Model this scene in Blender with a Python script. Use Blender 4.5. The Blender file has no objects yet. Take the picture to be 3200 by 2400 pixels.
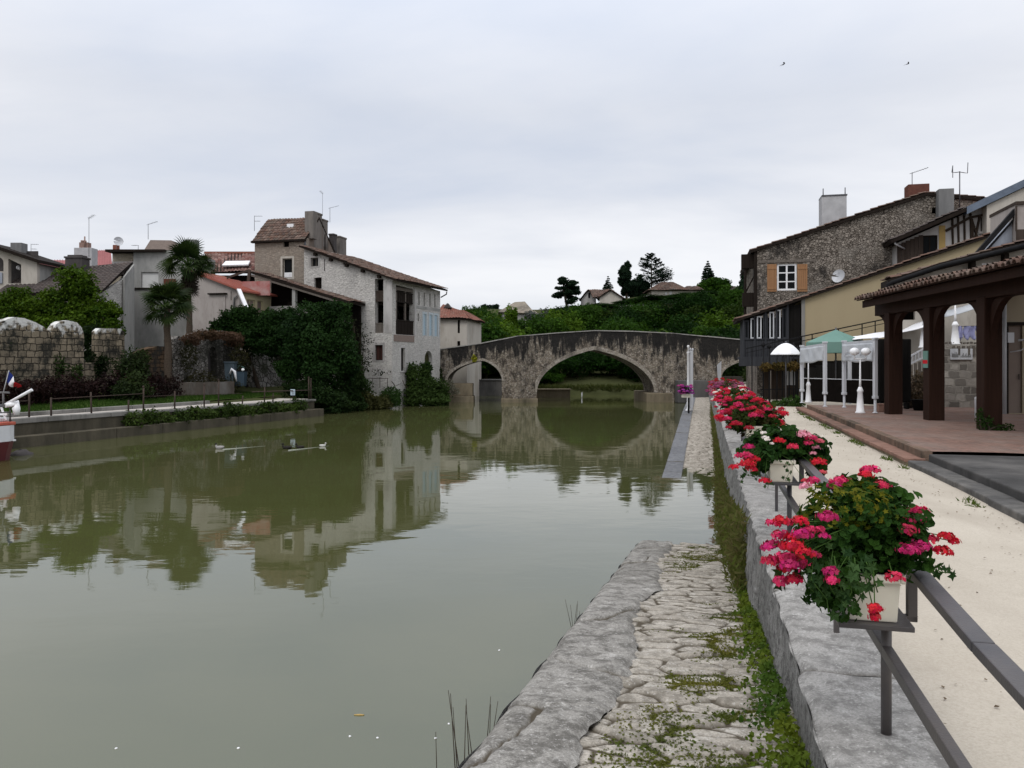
import bpy, math, random
import numpy as np
from mathutils import Vector, Matrix
from mathutils.geometry import tessellate_polygon
random.seed(7)
RNG = np.random.default_rng(11)
scn = bpy.context.scene
COL = scn.collection
# ---------------------------------------------------------------- survey frame
FOC, CX, HY, ZC = 2500.0, 1600.0, 1135.0, 3.05
def P(px, py, Y):
 return Vector(((px - CX) / FOC * Y, Y, ZC + (HY - py) / FOC * Y))
class Plane:
 """A vertical plane in plan: origin o, horizontal direction d (to the right), n into the building."""
 def __init__(s, o, d):
  s.o = Vector((o[0], o[1]))
  s.d = Vector((d[0], d[1])).normalized()
  s.n = Vector((-s.d.y, s.d.x))
 def t(s, px):
  k = (px - CX) / FOC
  return (k * s.o.y - s.o.x) / (s.d.x - k * s.d.y)
 def tz(s, px, py):
  t = s.t(px)
  Y = s.o.y + s.d.y * t
  return (t, ZC + (HY - py) / FOC * Y)
 def tzs(s, pts):
  return [s.tz(*p) for p in pts]
 def w(s, t, z, n=0.0):
  q = s.o + s.d * t + s.n * n
  return Vector((q.x, q.y, z))
 def vec(s, t, z, n):
  return s.w(t, z, n) - s.w(0, 0, 0)
QD = Vector((0.2324, 0.9726))
QN = Vector((0.9726, -0.2324))
def Q(s, t, z):           # right bank: s along the quay, t to the right of the parapet's river face
 return Vector((0.5 + s * QD.x + t * QN.x, s * QD.y + t * QN.y, z))
LD = Vector((0.3503, 0.9366))
LN = Vector((-0.9366, 0.3503))
def L(s, t, z):           # left bank: s along the bank, t inland
 return Vector((-17.7 + s * LD.x + t * LN.x, 28.5 + s * LD.y + t * LN.y, z))
# ---------------------------------------------------------------- mesh builder
class MB:
 def __init__(s):
  s.v, s.f, s.m, s.uv, s.sm = [], [], [], [], []
 def add(s, vs, fs, m=0, uvs=None, smooth=False):
  o = len(s.v)
  s.v.extend([tuple(p) for p in vs])
  for f in fs:
   s.f.append(tuple(i + o for i in f))
   s.m.append(m)
   s.sm.append(smooth)
   s.uv.append(None if uvs is None else [uvs[i] for i in f])
  return s
 def obox(s, o, a, b, c, m=0):
  o, a, b, c = Vector(o), Vector(a), Vector(b), Vector(c)
  vs = [o, o + a, o + a + b, o + b, o + c, o + a + c, o + a + b + c, o + b + c]
  fs = [(0, 3, 2, 1), (4, 5, 6, 7), (0, 1, 5, 4), (1, 2, 6, 5), (2, 3, 7, 6), (3, 0, 4, 7)]
  if a.cross(b).dot(c) < 0:
   fs = [f[::-1] for f in fs]
  return s.add(vs, fs, m)
 def box(s, c, size, rz=0.0, m=0):
  c = Vector(c)
  ca, sa = math.cos(rz), math.sin(rz)
  a = Vector((ca, sa, 0)) * size[0]
  b = Vector((-sa, ca, 0)) * size[1]
  u = Vector((0, 0, size[2]))
  return s.obox(c - a / 2 - b / 2 - u / 2, a, b, u, m)
 def pbox(s, pl, t0, t1, z0, z1, n0, n1, m=0):
  return s.obox(pl.w(t0, z0, n0), pl.vec(t1 - t0, 0, 0), pl.vec(0, 0, n1 - n0), (0, 0, z1 - z0), m)
 def beam(s, p0, p1, w, h, m=0):
  p0, p1 = Vector(p0), Vector(p1)
  d = (p1 - p0)
  up = Vector((0, 0, 1))
  if abs(d.normalized().z) > 0.95:
   up = Vector((1, 0, 0))
  a = d.cross(up).normalized() * w
  b = a.cross(d).normalized() * h
  return s.obox(p0 - a / 2 - b / 2, d, a, b, m)
 def cyl(s, p0, p1, r0, r1=None, n=10, m=0, caps=True, smooth=True):
  return s.tube([p0, p1], [r0, r0 if r1 is None else r1], n, m, caps, smooth)
 def tube(s, pts, r, n=8, m=0, caps=True, smooth=True):
  pts = [Vector(p) for p in pts]
  if not isinstance(r, (list, tuple)):
   r = [r] * len(pts)
  vs = []
  prev = None
  for i, p in enumerate(pts):
   d = (pts[min(i + 1, len(pts) - 1)] - pts[max(i - 1, 0)]).normalized()
   if prev is None:
    a = d.cross(Vector((0, 0, 1)))
    if a.length < 0.05:
     a = d.cross(Vector((1, 0, 0)))
    a.normalize()
   else:
    a = (prev - d * prev.dot(d)).normalized()
   prev = a
   b = d.cross(a)
   for k in range(n):
    an = 2 * math.pi * k / n
    vs.append(p + (a * math.cos(an) + b * math.sin(an)) * r[i])
  fs = []
  for i in range(len(pts) - 1):
   for k in range(n):
    fs.append((i * n + k, i * n + (k + 1) % n, (i + 1) * n + (k + 1) % n, (i + 1) * n + k))
  s.add(vs, fs, m, smooth=smooth)
  if caps:
   o = len(s.v) - len(vs)
   s.f.append(tuple(o + k for k in range(n))[::-1]); s.m.append(m); s.uv.append(None); s.sm.append(False)
   e = o + (len(pts) - 1) * n
   s.f.append(tuple(e + k for k in range(n))); s.m.append(m); s.uv.append(None); s.sm.append(False)
  return s
 def lathe(s, c, prof, n=16, m=0, smooth=True):
  c = Vector(c)
  vs = []
  for r, z in prof:
   for k in range(n):
    a = 2 * math.pi * k / n
    vs.append(c + Vector((r * math.cos(a), r * math.sin(a), z)))
  fs = []
  for i in range(len(prof) - 1):
   for k in range(n):
    fs.append((i * n + k, i * n + (k + 1) % n, (i + 1) * n + (k + 1) % n, (i + 1) * n + k))
  fs.append(tuple(range(n))[::-1])
  fs.append(tuple(range((len(prof) - 1) * n, len(prof) * n)))
  return s.add(vs, fs, m, smooth=smooth)
 def ell(s, c, r, nu=12, nv=8, m=0, jit=0.0, smooth=True):
  c = Vector(c)
  vs, fs = [], []
  for i in range(nv + 1):
   th = math.pi * i / nv
   for k in range(nu):
    a = 2 * math.pi * k / nu
    j = 1 + random.uniform(-jit, jit)
    vs.append(c + Vector((r[0] * math.sin(th) * math.cos(a) * j, r[1] * math.sin(th) * math.sin(a) * j, -r[2] * math.cos(th) * j)))
  for i in range(nv):
   for k in range(nu):
    fs.append((i * nu + k, i * nu + (k + 1) % nu, (i + 1) * nu + (k + 1) % nu, (i + 1) * nu + k))
  return s.add(vs, fs, m, smooth=smooth)
 def prism(s, poly, vec, m=0):
  poly = [Vector(p) for p in poly]
  vec = Vector(vec)
  n = len(poly)
  tris = tess(poly)
  vs = poly + [p + vec for p in poly]
  fs = [t for t in tris] + [(a + n, c + n, b + n) for a, b, c in tris]
  fs += [(i, (i + 1) % n, (i + 1) % n + n, i + n) for i in range(n)]
  return s.add(vs, fs, m)
 def grid(s, pts, nu, nv, m=0, uvs=None, smooth=True):
  fs = []
  for i in range(nu - 1):
   for j in range(nv - 1):
    fs.append((i * nv + j, (i + 1) * nv + j, (i + 1) * nv + j + 1, i * nv + j + 1))
  return s.add(pts, fs, m, uvs, smooth)
 def build(s, name, mats, parent=None, recalc=False, bevel=0.0, loc=None, base=True):
  me = bpy.data.meshes.new(name)
  if not isinstance(mats, (list, tuple)):
   mats = [mats]
  vs = np.array(s.v, dtype=float).reshape(-1, 3)
  if parent is not None:
   org = wloc(parent)
  elif loc is not None:
   org = Vector(loc)
  else:
   lo, hi = vs.min(0), vs.max(0)
   org = Vector(((lo[0] + hi[0]) / 2, (lo[1] + hi[1]) / 2, lo[2]))
  vs = vs - np.array(org)
  me.from_pydata(vs.tolist(), [], s.f)
  for mt in mats:
   me.materials.append(mt)
  me.polygons.foreach_set('material_index', s.m)
  me.polygons.foreach_set('use_smooth', s.sm)
  if any(u is not None for u in s.uv):
   ul = me.uv_layers.new(name='UVMap')
   flat = []
   for f, u in zip(s.f, s.uv):
    flat.extend(u if u is not None else [(0, 0)] * len(f))
   ul.data.foreach_set('uv', np.array(flat, dtype=float).ravel())
  if recalc:
   import bmesh
   bm = bmesh.new(); bm.from_mesh(me)
   bmesh.ops.recalc_face_normals(bm, faces=bm.faces[:])
   bm.to_mesh(me); bm.free()
  me.update()
  o = bpy.data.objects.new(name, me)
  COL.objects.link(o)
  if parent is not None:
   o.parent = parent
  else:
   o.location = org
  if bevel:
   b = o.modifiers.new('Bevel', 'BEVEL')
   b.width = bevel; b.segments = 2; b.limit_method = 'ANGLE'
  return o
def tess(poly):
 return tess_loops([poly])
def tess_loops(loops):
 r = tessellate_polygon(loops)
 return [tuple(t) for t in r]
def wloc(o):
 v = Vector((0, 0, 0))
 while o is not None:
  v += o.location
  o = o.parent
 return v
def tag(o, label=None, cat=None, group=None, kind=None):
 if label: o['label'] = label
 if cat: o['category'] = cat
 if group: o['group'] = group
 if kind: o['kind'] = kind
 return o
def thing(name, label, cat, loc, group=None):
 o = bpy.data.objects.new(name, None)
 o.empty_display_size = 0.3
 COL.objects.link(o)
 o.location = Vector(loc)
 return tag(o, label, cat, group)
def dup(root, loc, label=None, rz=0.0, scale=1.0):
 r = root.copy(); COL.objects.link(r)
 r.location = Vector(loc); r.rotation_euler = (0, 0, rz); r.scale = (scale, scale, scale) if not isinstance(scale, tuple) else scale
 if label: r['label'] = label
 for ch in list(root.children):
  c = ch.copy(); COL.objects.link(c); c.parent = r
  for g in list(ch.children):
   d = g.copy(); COL.objects.link(d); d.parent = c
 return r
def wall(name, pl, outer, holes, th, mat, parent=None, n0=0.0, uvf=None, **kw):
 """A wall of thickness th in a plane, with real openings; outlines are (t, z) lists."""
 loops = [list(outer)] + [list(h) for h in holes]
 tris = tess_loops([[Vector((t, z, 0)) for t, z in l] for l in loops])
 co = [p for l in loops for p in l]
 n = len(co)
 vs = [pl.w(t, z, n0) for t, z in co] + [pl.w(t, z, n0 + th) for t, z in co]
 uvf = uvf or (lambda t, z: (t, z))
 uvs = [uvf(t, z) for t, z in co] + [(uvf(t, z)[0] + th, uvf(t, z)[1]) for t, z in co]
 fs = []
 for a, b, c in tris:
  (ta, za), (tb, zb), (tc, zc) = co[a], co[b], co[c]
  cr = (tb - ta) * (zc - za) - (tc - ta) * (zb - za)
  if cr < 0:
   b, c = c, b
  fs.append((a, b, c)); fs.append((a + n, c + n, b + n))
 o = 0
 for li, l in enumerate(loops):
  k = len(l)
  area = sum(l[i][0] * l[(i + 1) % k][1] - l[(i + 1) % k][0] * l[i][1] for i in range(k))
  flip = (area < 0) != (li > 0)
  for i in range(k):
   a, b = o + i, o + (i + 1) % k
   f = (a, a + n, b + n, b)
   fs.append(f[::-1] if flip else f)
  o += k
 mb = MB().add(vs, fs, 0, uvs)
 return mb.build(name, mat, parent, **kw)
def rect(pl, px0, px1, py0, py1):
 """(t,z) rectangle from its picture corners, measured at the left edge."""
 t0, z1 = pl.tz(px0, py0)
 _, z0 = pl.tz(px0, py1)
 t1 = pl.t(px1)
 return [(t0, z0), (t1, z0), (t1, z1), (t0, z1)]
def rtz(t0, t1, z0, z1):
 return [(t0, z0), (t1, z0), (t1, z1), (t0, z1)]
def archhole(t0, t1, z0, zs, zt, pointed=True, n=7):
 pts = [(t0, z0), (t1, z0), (t1, zs)]
 tm = (t0 + t1) / 2
 for i in range(1, n):
  a = i / n
  pts.append((t1 + (tm - t1) * (1 - math.cos(a * math.pi / 2)), zs + (zt - zs) * math.sin(a * math.pi / 2)))
 pts.append((tm, zt))
 for i in range(n - 1, 0, -1):
  a = i / n
  pts.append((t0 + (tm - t0) * (1 - math.cos(a * math.pi / 2)), zs + (zt - zs) * math.sin(a * math.pi / 2)))
 pts.append((t0, zs))
 return pts
def window(parent, pl, h, frame_mat, pane_mat, n=0.16, bars=(1, 1), fw=0.06, sill=None, surround=None):
 """window = frame (mesh) > pane, sill"""
 t0, z0 = h[0]; t1, z1 = h[2]
 m = MB()
 m.pbox(pl, t0, t1, z0, z0 + fw, n, n + 0.06).pbox(pl, t0, t1, z1 - fw, z1, n, n + 0.06)
 m.pbox(pl, t0, t0 + fw, z0 + fw, z1 - fw, n, n + 0.06).pbox(pl, t1 - fw, t1, z0 + fw, z1 - fw, n, n + 0.06)
 nb, mbr = bars
 for i in range(1, nb + 1):
  tm = t0 + (t1 - t0) * i / (nb + 1)
  m.pbox(pl, tm - fw * .45, tm + fw * .45, z0 + fw, z1 - fw, n + 0.004, n + 0.05)
 for i in range(1, mbr + 1):
  zm = z0 + (z1 - z0) * i / (mbr + 1)
  m.pbox(pl, t0 + fw, t1 - fw, zm - fw * .3, zm + fw * .3, n + 0.008, n + 0.045)
 w = m.build('window', frame_mat, parent)
 MB().pbox(pl, t0 + .01, t1 - .01, z0 + .01, z1 - .01, n + 0.025, n + 0.035).build('pane', pane_mat, w)
 if sill is not None:
  MB().pbox(pl, t0 - .08, t1 + .08, z0 - .1, z0 - 0.003, -0.08, 0.12).build('sill', sill, w)
 if surround is not None:
  s = MB()
  s.pbox(pl, t0 - .16, t0 - .003, z0 - .1, z1 + .16, -0.015, 0.1).pbox(pl, t1 + .003, t1 + .16, z0 - .1, z1 + .16, -0.015, 0.1)
  s.pbox(pl, t0 - .003, t1 + .003, z1 + .003, z1 + .16, -0.015, 0.1).pbox(pl, t0 - .003, t1 + .003, z0 - .1, z0 - .003, -0.03, 0.1)
  s.build('surround', surround, w)
 return w
def roof_sheet(mb, A, u, v, pitch=0.24, row=0.36, amp=0.055, th=0.1, seg=4, m=0):
 """Canal-tiled slope: A top corner, u along the ridge, v down the slope."""
 A, u, v = Vector(A), Vector(u), Vector(v)
 nrm = u.cross(v).normalized()
 if nrm.z < 0:
  nrm = -nrm
 lu, lv = u.length, v.length
 nc = max(2, int(round(lu / pitch))); nr = max(2, int(round(lv / row)))
 U, V, pts, uvs = nc * seg + 1, nr * 2, [], []
 rnd = np.random.default_rng(int(abs(A.x * 131 + A.y * 17 + lu * 7)) + 3)
 jit = rnd.uniform(-.012, .012, (nc + 1, nr + 1))
 for i in range(U):
  fu = i / (U - 1)
  ph = (i % seg) / seg
  hh = amp * abs(math.sin(math.pi * (ph + 0.0))) if True else 0
  for j in range(V):
   r, e = divmod(j, 2)
   fv = (r + e * 0.999) / nr
   hgt = hh + (0.035 * e) + 0.01 + jit[min(i // seg, nc), r] * 1.5
   sag = 0.035 * math.sin(fu * 9.1 + fv * 5) 
   pts.append(A + u * fu + v * fv + nrm * (hgt + sag * .6))
   uvs.append((i / seg + 0.01, r + 0.5 * e + 0.05))
 mb.grid(pts, U, V, m, uvs, smooth=False)
 if u.cross(v).z < 0:
  k = (U - 1) * (V - 1)
  for i in range(len(mb.f) - k, len(mb.f)):
   mb.f[i] = mb.f[i][::-1]; mb.uv[i] = mb.uv[i][::-1]
 mb.obox(A - nrm * (th + .01), u, v, nrm * th, m if th < 0.0 else 1)
 return mb
# ---------------------------------------------------------------- scatter
def scatter_mesh(name, shape_v, shape_f, pos, nrm, scale, cols, mat, parent=None, seed=0, smooth=False, loc=None, stretch=None):
 rng = np.random.default_rng(seed)
 N = len(pos)
 sv = np.asarray(shape_v, float)
 nrm = nrm / (np.linalg.norm(nrm, axis=1, keepdims=True) + 1e-9)
 a = rng.normal(size=(N, 3))
 a -= nrm * (a * nrm).sum(1, keepdims=True)
 a /= np.linalg.norm(a, axis=1, keepdims=True) + 1e-9
 b = np.cross(nrm, a)
 sc = np.broadcast_to(np.asarray(scale, float).reshape(-1, 1, 1), (N, 1, 1))
 W = (sv[None, :, 0:1] * a[:, None, :] + sv[None, :, 1:2] * b[:, None, :] + sv[None, :, 2:3] * nrm[:, None, :]) * sc + pos[:, None, :]
 k = len(sv)
 verts = W.reshape(-1, 3)
 nf = len(shape_f)
 lens = [len(f) for f in shape_f]
 flat = np.concatenate([np.array(f) for f in shape_f])
 loops = (flat[None, :] + (np.arange(N) * k)[:, None]).ravel()
 tot = np.tile(np.array(lens), N)
 start = np.concatenate([[0], np.cumsum(tot)[:-1]])
 return raw_mesh(name, verts, loops, start, tot, np.repeat(cols, k, axis=0), mat, parent, smooth, loc)
def raw_mesh(name, verts, loops, start, tot, vcols, mat, parent=None, smooth=False, loc=None):
 me = bpy.data.meshes.new(name)
 if parent is not None:
  org = np.array(wloc(parent))
 elif loc is not None:
  org = np.array(loc)
 else:
  lo, hi = verts.min(0), verts.max(0)
  org = np.array([(lo[0] + hi[0]) / 2, (lo[1] + hi[1]) / 2, lo[2]])
 verts = verts - org
 me.vertices.add(len(verts)); me.vertices.foreach_set('co', verts.astype(np.float32).ravel())
 me.loops.add(len(loops)); me.loops.foreach_set('vertex_index', loops.astype(np.int32))
 me.polygons.add(len(tot)); me.polygons.foreach_set('loop_start', start.astype(np.int32))
 me.polygons.foreach_set('loop_total', tot.astype(np.int32))
 me.polygons.foreach_set('use_smooth', np.full(len(tot), smooth))
 me.update(calc_edges=True)
 if vcols is not None:
  ca = me.color_attributes.new('Col', 'FLOAT_COLOR', 'POINT')
  c4 = np.ones((len(verts), 4), np.float32); c4[:, :3] = vcols
  ca.data.foreach_set('color', c4.ravel())
 me.materials.append(mat)
 me.validate()
 o = bpy.data.objects.new(name, me)
 COL.objects.link(o)
 if parent is not None: o.parent = parent
 else: o.location = Vector(org)
 return o
LEAF_V = [(-.5, 0, 0), (0, .32, .08), (.5, 0, -.04), (0, -.32, .08)]
LEAF_F = [(0, 3, 2, 1)]
CLUMP_V = [(-.5, 0, 0), (-.1, .3, .1), (.5, .05, -.06), (.05, -.3, .1), (-.3, -.35, .15), (.25, .4, -.1), (-.35, .35, -.05), (.35, -.4, -.1)]
CLUMP_F = [(0, 3, 2, 1), (4, 3, 7), (6, 1, 5)]
def blob_points(blobs, count, rng, shell=0.55):
 """points through the outer volume of lumpy ellipsoids: blob = (centre, radii)"""
 vol = np.array([r[0] * r[1] + r[1] * r[2] + r[0] * r[2] for c, r in blobs])
 ns = np.maximum(8, (vol / vol.sum() * count).astype(int))
 PP, NN, BI = [], [], []
 for bi, ((c, r), n) in enumerate(zip(blobs, ns)):
  d = rng.normal(size=(n, 3)); d /= np.linalg.norm(d, axis=1, keepdims=True)
  ph = rng.uniform(0, 6.28, 6)
  lump = 1 + .13 * np.sin(d[:, 0] * 5 + ph[0]) + .13 * np.sin(d[:, 1] * 6 + ph[1]) + .13 * np.sin(d[:, 2] * 6 + ph[2]) + .09 * np.sin((d[:, 0] + d[:, 2]) * 11 + ph[3]) + .07 * np.sin((d[:, 1] - d[:, 2]) * 14 + ph[4])
  rad = (shell + (1 - shell) * rng.uniform(0, 1, n) ** .6) * lump
  PP.append(np.array(c)[None] + d * np.array(r)[None] * rad[:, None])
  nn = d / np.array(r)[None]; nn /= np.linalg.norm(nn, axis=1, keepdims=True)
  NN.append(nn); BI.append(np.full(n, bi))
 return np.concatenate(PP), np.concatenate(NN), np.concatenate(BI)
def foliage(name, parent, blobs, count, size, c1, c2, mat, seed=1, shell=.5, floor=None, clump=False, loc=None, sizevar=.45, up=.35):
 rng = np.random.default_rng(seed)
 p, n, bi = blob_points(blobs, count, rng, shell)
 if floor is not None:
  k = p[:, 2] > floor
  p, n, bi = p[k], n[k], bi[k]
 N = len(p)
 nn = n * .55 + rng.normal(size=(N, 3)) * .6 + np.array([0, 0, up])
 bt = rng.uniform(0, 1, bi.max() + 1)
 w = np.clip(bt[bi] * .55 + rng.uniform(0, 1, N) * .55 - .05, 0, 1)[:, None]
 cols = (np.array(c1)[None] * (1 - w) + np.array(c2)[None] * w) * rng.uniform(.8, 1.2, (N, 1))
 sc = size * rng.uniform(1 - sizevar, 1 + sizevar, N)
 return scatter_mesh(name, CLUMP_V if clump else LEAF_V, CLUMP_F if clump else LEAF_F, p, nn, sc, cols, mat, parent, seed, loc=loc)
# ---------------------------------------------------------------- materials
class NT:
 def __init__(s, name):
  s.mat = bpy.data.materials.new(name)
  s.mat.use_nodes = True
  s.t = s.mat.node_tree
  s.t.nodes.clear()
  s.out = s.n('ShaderNodeOutputMaterial')
 def n(s, typ, **kw):
  nd = s.t.nodes.new(typ)
  for k, v in kw.items():
   if k.startswith('i_'):
    key = k[2:].replace('_', ' ')
    nd.inputs[int(key) if key.isdigit() else key].default_value = v
   else:
    setattr(nd, k, v)
  return nd
 def l(s, a, b):
  s.t.links.new(a, b)
 def pos(s):
  return s.n('ShaderNodeNewGeometry').outputs['Position']
 def noise(s, scale, detail=4, rough=.55, vec=None, dist=0.0):
  nd = s.n('ShaderNodeTexNoise', i_Scale=scale, i_Detail=detail, i_Roughness=rough, i_Distortion=dist)
  s.l(vec if vec is not None else s.pos(), nd.inputs['Vector'])
  return nd.outputs['Fac']
 def scalevec(s, v, sc):
  m = s.n('ShaderNodeVectorMath', operation='MULTIPLY')
  s.l(v, m.inputs[0]); m.inputs[1].default_value = sc
  return m.outputs[0]
 def ramp(s, fac, stops, interp='LINEAR'):
  r = s.n('ShaderNodeValToRGB')
  e = r.color_ramp.elements
  r.color_ramp.interpolation = interp
  while len(e) < len(stops): e.new(.5)
  for el, (p, c) in zip(e, stops):
   el.position = p
   el.color = (*c, 1) if isinstance(c, (tuple, list)) else (c, c, c, 1)
  s.l(fac, r.inputs[0])
  return r.outputs[0]
 def mix(s, fac, a, b, mode='MIX'):
  m = s.n('ShaderNodeMix', data_type='RGBA', blend_type=mode)
  for sock, v in ((m.inputs[0], fac), (m.inputs[6], a), (m.inputs[7], b)):
   if isinstance(v, (int, float)): sock.default_value = v
   elif isinstance(v, (tuple, list)): sock.default_value = (*v, 1)
   else: s.l(v, sock)
  return m.outputs[2]
 def math(s, op, a, b=0.5, clamp=False):
  m = s.n('ShaderNodeMath', operation=op, use_clamp=clamp)
  for sock, v in ((m.inputs[0], a), (m.inputs[1], b)):
   if isinstance(v, (int, float)): sock.default_value = v
   else: s.l(v, sock)
  return m.outputs[0]
 def bump(s, h, dist=.01, strength=.6, nrm=None):
  b = s.n('ShaderNodeBump', i_Strength=strength, i_Distance=dist)
  s.l(h, b.inputs['Height'])
  if nrm is not None: s.l(nrm, b.inputs['Normal'])
  return b.outputs[0]
 def bsdf(s, col, rough=.85, nrm=None, spec=.3, metal=0.0, **kw):
  b = s.n('ShaderNodeBsdfPrincipled')
  if isinstance(col, (tuple, list)): b.inputs['Base Color'].default_value = (*col, 1)
  else: s.l(col, b.inputs['Base Color'])
  if isinstance(rough, (int, float)): b.inputs['Roughness'].default_value = rough
  else: s.l(rough, b.inputs['Roughness'])
  b.inputs['Specular IOR Level'].default_value = spec if spec >= .4 else spec * .25
  b.inputs['Metallic'].default_value = metal
  for k, v in kw.items(): b.inputs[k].default_value = v
  if nrm is not None: s.l(nrm, b.inputs['Normal'])
  s.l(b.outputs[0], s.out.inputs[0])
  return s.mat
def plain(name, c1, c2=None, scale=3.0, rough=.8, bump=.004, bscale=None, spec=.3, metal=0.0, streak=False, stain=None):
 t = NT(name)
 c2 = c2 or tuple(x * .75 for x in c1)
 v = t.pos()
 if streak: v = t.scalevec(v, (1, 1, .18))
 f = t.noise(scale, 6, .62, v)
 col = t.ramp(f, [(.3, c1), (.7, c2)])
 if stain:
  f2 = t.noise(.7, 7, .65, t.scalevec(t.pos(), (1, 1, .45)))
  col = t.mix(t.ramp(f2, [(.48, 0.0), (.68, 1.0)]), col, stain)
  f3 = t.noise(6, 6, .7, t.scalevec(t.pos(), (1, 1, .25)))
  col = t.mix(t.ramp(f3, [(.55, 0.0), (.75, .6)]), col, tuple(x * .8 for x in stain))
 h = t.noise(bscale or scale * 8, 5, .6)
 return t.bsdf(col, rough, t.bump(h, bump, .7), spec, metal)
def rubble(name, c1, c2, mortar, scale=4.0, zs=1.7, mort=.06, bump=.03, stain=None, stain_amt=(.5, .7), wash=None, lich=None):
 """irregular stones in mortar: voronoi cells, each its own tone"""
 t = NT(name)
 p0 = t.pos()
 nz = t.n('ShaderNodeTexNoise', i_Scale=scale * .9, i_Detail=2.0)
 t.l(p0, nz.inputs['Vector'])
 dsp = t.n('ShaderNodeVectorMath', operation='MULTIPLY_ADD')
 t.l(nz.outputs['Color'], dsp.inputs[0]); dsp.inputs[1].default_value = (.35 / scale * 1.6,) * 3
 t.l(p0, dsp.inputs[2])
 pv = t.scalevec(dsp.outputs[0], (1, 1, zs))
 v1 = t.n('ShaderNodeTexVoronoi', i_Scale=scale); t.l(pv, v1.inputs['Vector'])
 v2 = t.n('ShaderNodeTexVoronoi', feature='DISTANCE_TO_EDGE', i_Scale=scale); t.l(pv, v2.inputs['Vector'])
 sep = t.n('ShaderNodeSeparateColor'); t.l(v1.outputs['Color'], sep.inputs[0])
 tone = t.mix(sep.outputs[0], c1, c2)
 tone = t.mix(t.ramp(t.noise(scale * 4, 5, .65), [(.35, .0), (.75, .55)]), tone, tuple(x * .45 for x in c1))
 ed = t.ramp(v2.outputs['Distance'], [(mort * .35, 0.0), (mort, 1.0)])
 col = t.mix(ed, mortar, tone)
 if wash:   # patchy limewash / render left on the stones
  col = t.mix(t.ramp(t.noise(.9, 6, .6), [(.52, .0), (.66, .6)]), col, wash)
 if stain:
  col = t.mix(t.ramp(t.noise(.8, 8, .68, t.scalevec(p0, (1, 1, .6))), [(stain_amt[0], 0.0), (stain_amt[1], .9)]), col, stain)
 if lich:
  sp = t.n('ShaderNodeSeparateXYZ'); t.l(p0, sp.inputs[0])
  hz_ = t.math('ADD', t.math('MULTIPLY', sp.outputs[2], .8), t.math('MULTIPLY', t.noise(2.2, 7, .6), 2.4))
  col = t.mix(t.ramp(t.math('SUBTRACT', hz_, lich[1]), [(.1, 0.0), (.35, 1.0)]), col, lich[0])
 h = t.math('ADD', t.math('MULTIPLY', ed, .7), t.math('MULTIPLY', t.noise(scale * 7, 5, .65), .5))
 return t.bsdf(col, .92, t.bump(h, bump, .9), .2)
def ashlar(name, c1, c2, mortar, bw=.42, bh=.22, bump=.03, stain=(.03, .03, .028), lichen=None, rot=True):
 """coursed blocks laid out in the wall's own (t, z) map"""
 t = NT(name)
 uv = t.n('ShaderNodeUVMap').outputs[0]
 nz = t.n('ShaderNodeTexNoise', i_Scale=3.6, i_Detail=3.0); t.l(uv, nz.inputs['Vector'])
 d = t.n('ShaderNodeVectorMath', operation='MULTIPLY_ADD'); t.l(nz.outputs['Color'], d.inputs[0]); d.inputs[1].default_value = (.20, .17, 0); t.l(uv, d.inputs[2])
 br = t.n('ShaderNodeTexBrick', offset=.43, squash=.75, squash_frequency=3, i_Scale=1.0)
 br.inputs['Color1'].default_value = (*c1, 1); br.inputs['Color2'].default_value = (*c2, 1); br.inputs['Mortar'].default_value = (*mortar, 1)
 br.inputs['Brick Width'].default_value = bw; br.inputs['Row Height'].default_value = bh; br.inputs['Mortar Size'].default_value = .024
 br.inputs['Mortar Smooth'].default_value = .3
 t.l(d.outputs[0], br.inputs['Vector'])
 col = br.outputs['Color']
 col = t.mix(t.ramp(t.noise(9, 6, .7), [(.4, 0.0), (.75, .6)]), col, tuple(x * .4 for x in c1))
 if stain:
  col = t.mix(t.ramp(t.noise(1.3, 8, .66), [(.47, 0.0), (.60, .94)]), col, stain)
 if lichen:
  sp = t.n('ShaderNodeSeparateXYZ'); t.l(t.pos(), sp.inputs[0])
  hz = t.math('ADD', t.math('MULTIPLY', sp.outputs[2], .8), t.math('MULTIPLY', t.noise(2.2, 7, .6), 2.2))
  col = t.mix(t.ramp(t.math('SUBTRACT', hz, lichen[1]), [(.1, 0.0), (.35, 1.0)]), col, lichen[0])
 h = t.math('ADD', t.math('MULTIPLY', br.outputs['Fac'], -.8), t.math('MULTIPLY', t.noise(14, 5, .65), .45))
 return t.bsdf(col, .92, t.bump(h, bump, .9), .2)
def tiles(name, cols, lich=(.16, .15, .12), lamt=.45):
 """one tone per tile (the slope's map counts tiles), darker old lichen"""
 t = NT(name)
 uv = t.n('ShaderNodeUVMap').outputs[0]
 fl = t.n('ShaderNodeVectorMath', operation='FLOOR'); t.l(uv, fl.inputs[0])
 wn = t.n('ShaderNodeTexWhiteNoise', noise_dimensions='2D'); t.l(fl.outputs[0], wn.inputs['Vector'])
 k = len(cols)
 col = t.ramp(wn.outputs['Value'], [(i / max(1, k - 1) * .96, c) for i, c in enumerate(cols)])
 col = t.mix(t.ramp(t.noise(1.5, 7, .7), [(.45, 0.0), (.7, lamt)]), col, lich)
 col = t.mix(t.ramp(t.noise(11, 5, .7), [(.45, 0.0), (.8, .7)]), col, (.035, .03, .027))
 return t.bsdf(col, .9, t.bump(t.noise(30, 4, .6), .008, .6), .2)
def wood(name, c1, c2, rough=.7, axis=(1, 1, .06), scale=14):
 t = NT(name)
 f = t.noise(scale, 6, .6, t.scalevec(t.pos(), axis))
 col = t.ramp(f, [(.3, c1), (.7, c2)])
 return t.bsdf(col, rough, t.bump(f, .004, .6), .3)
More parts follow.
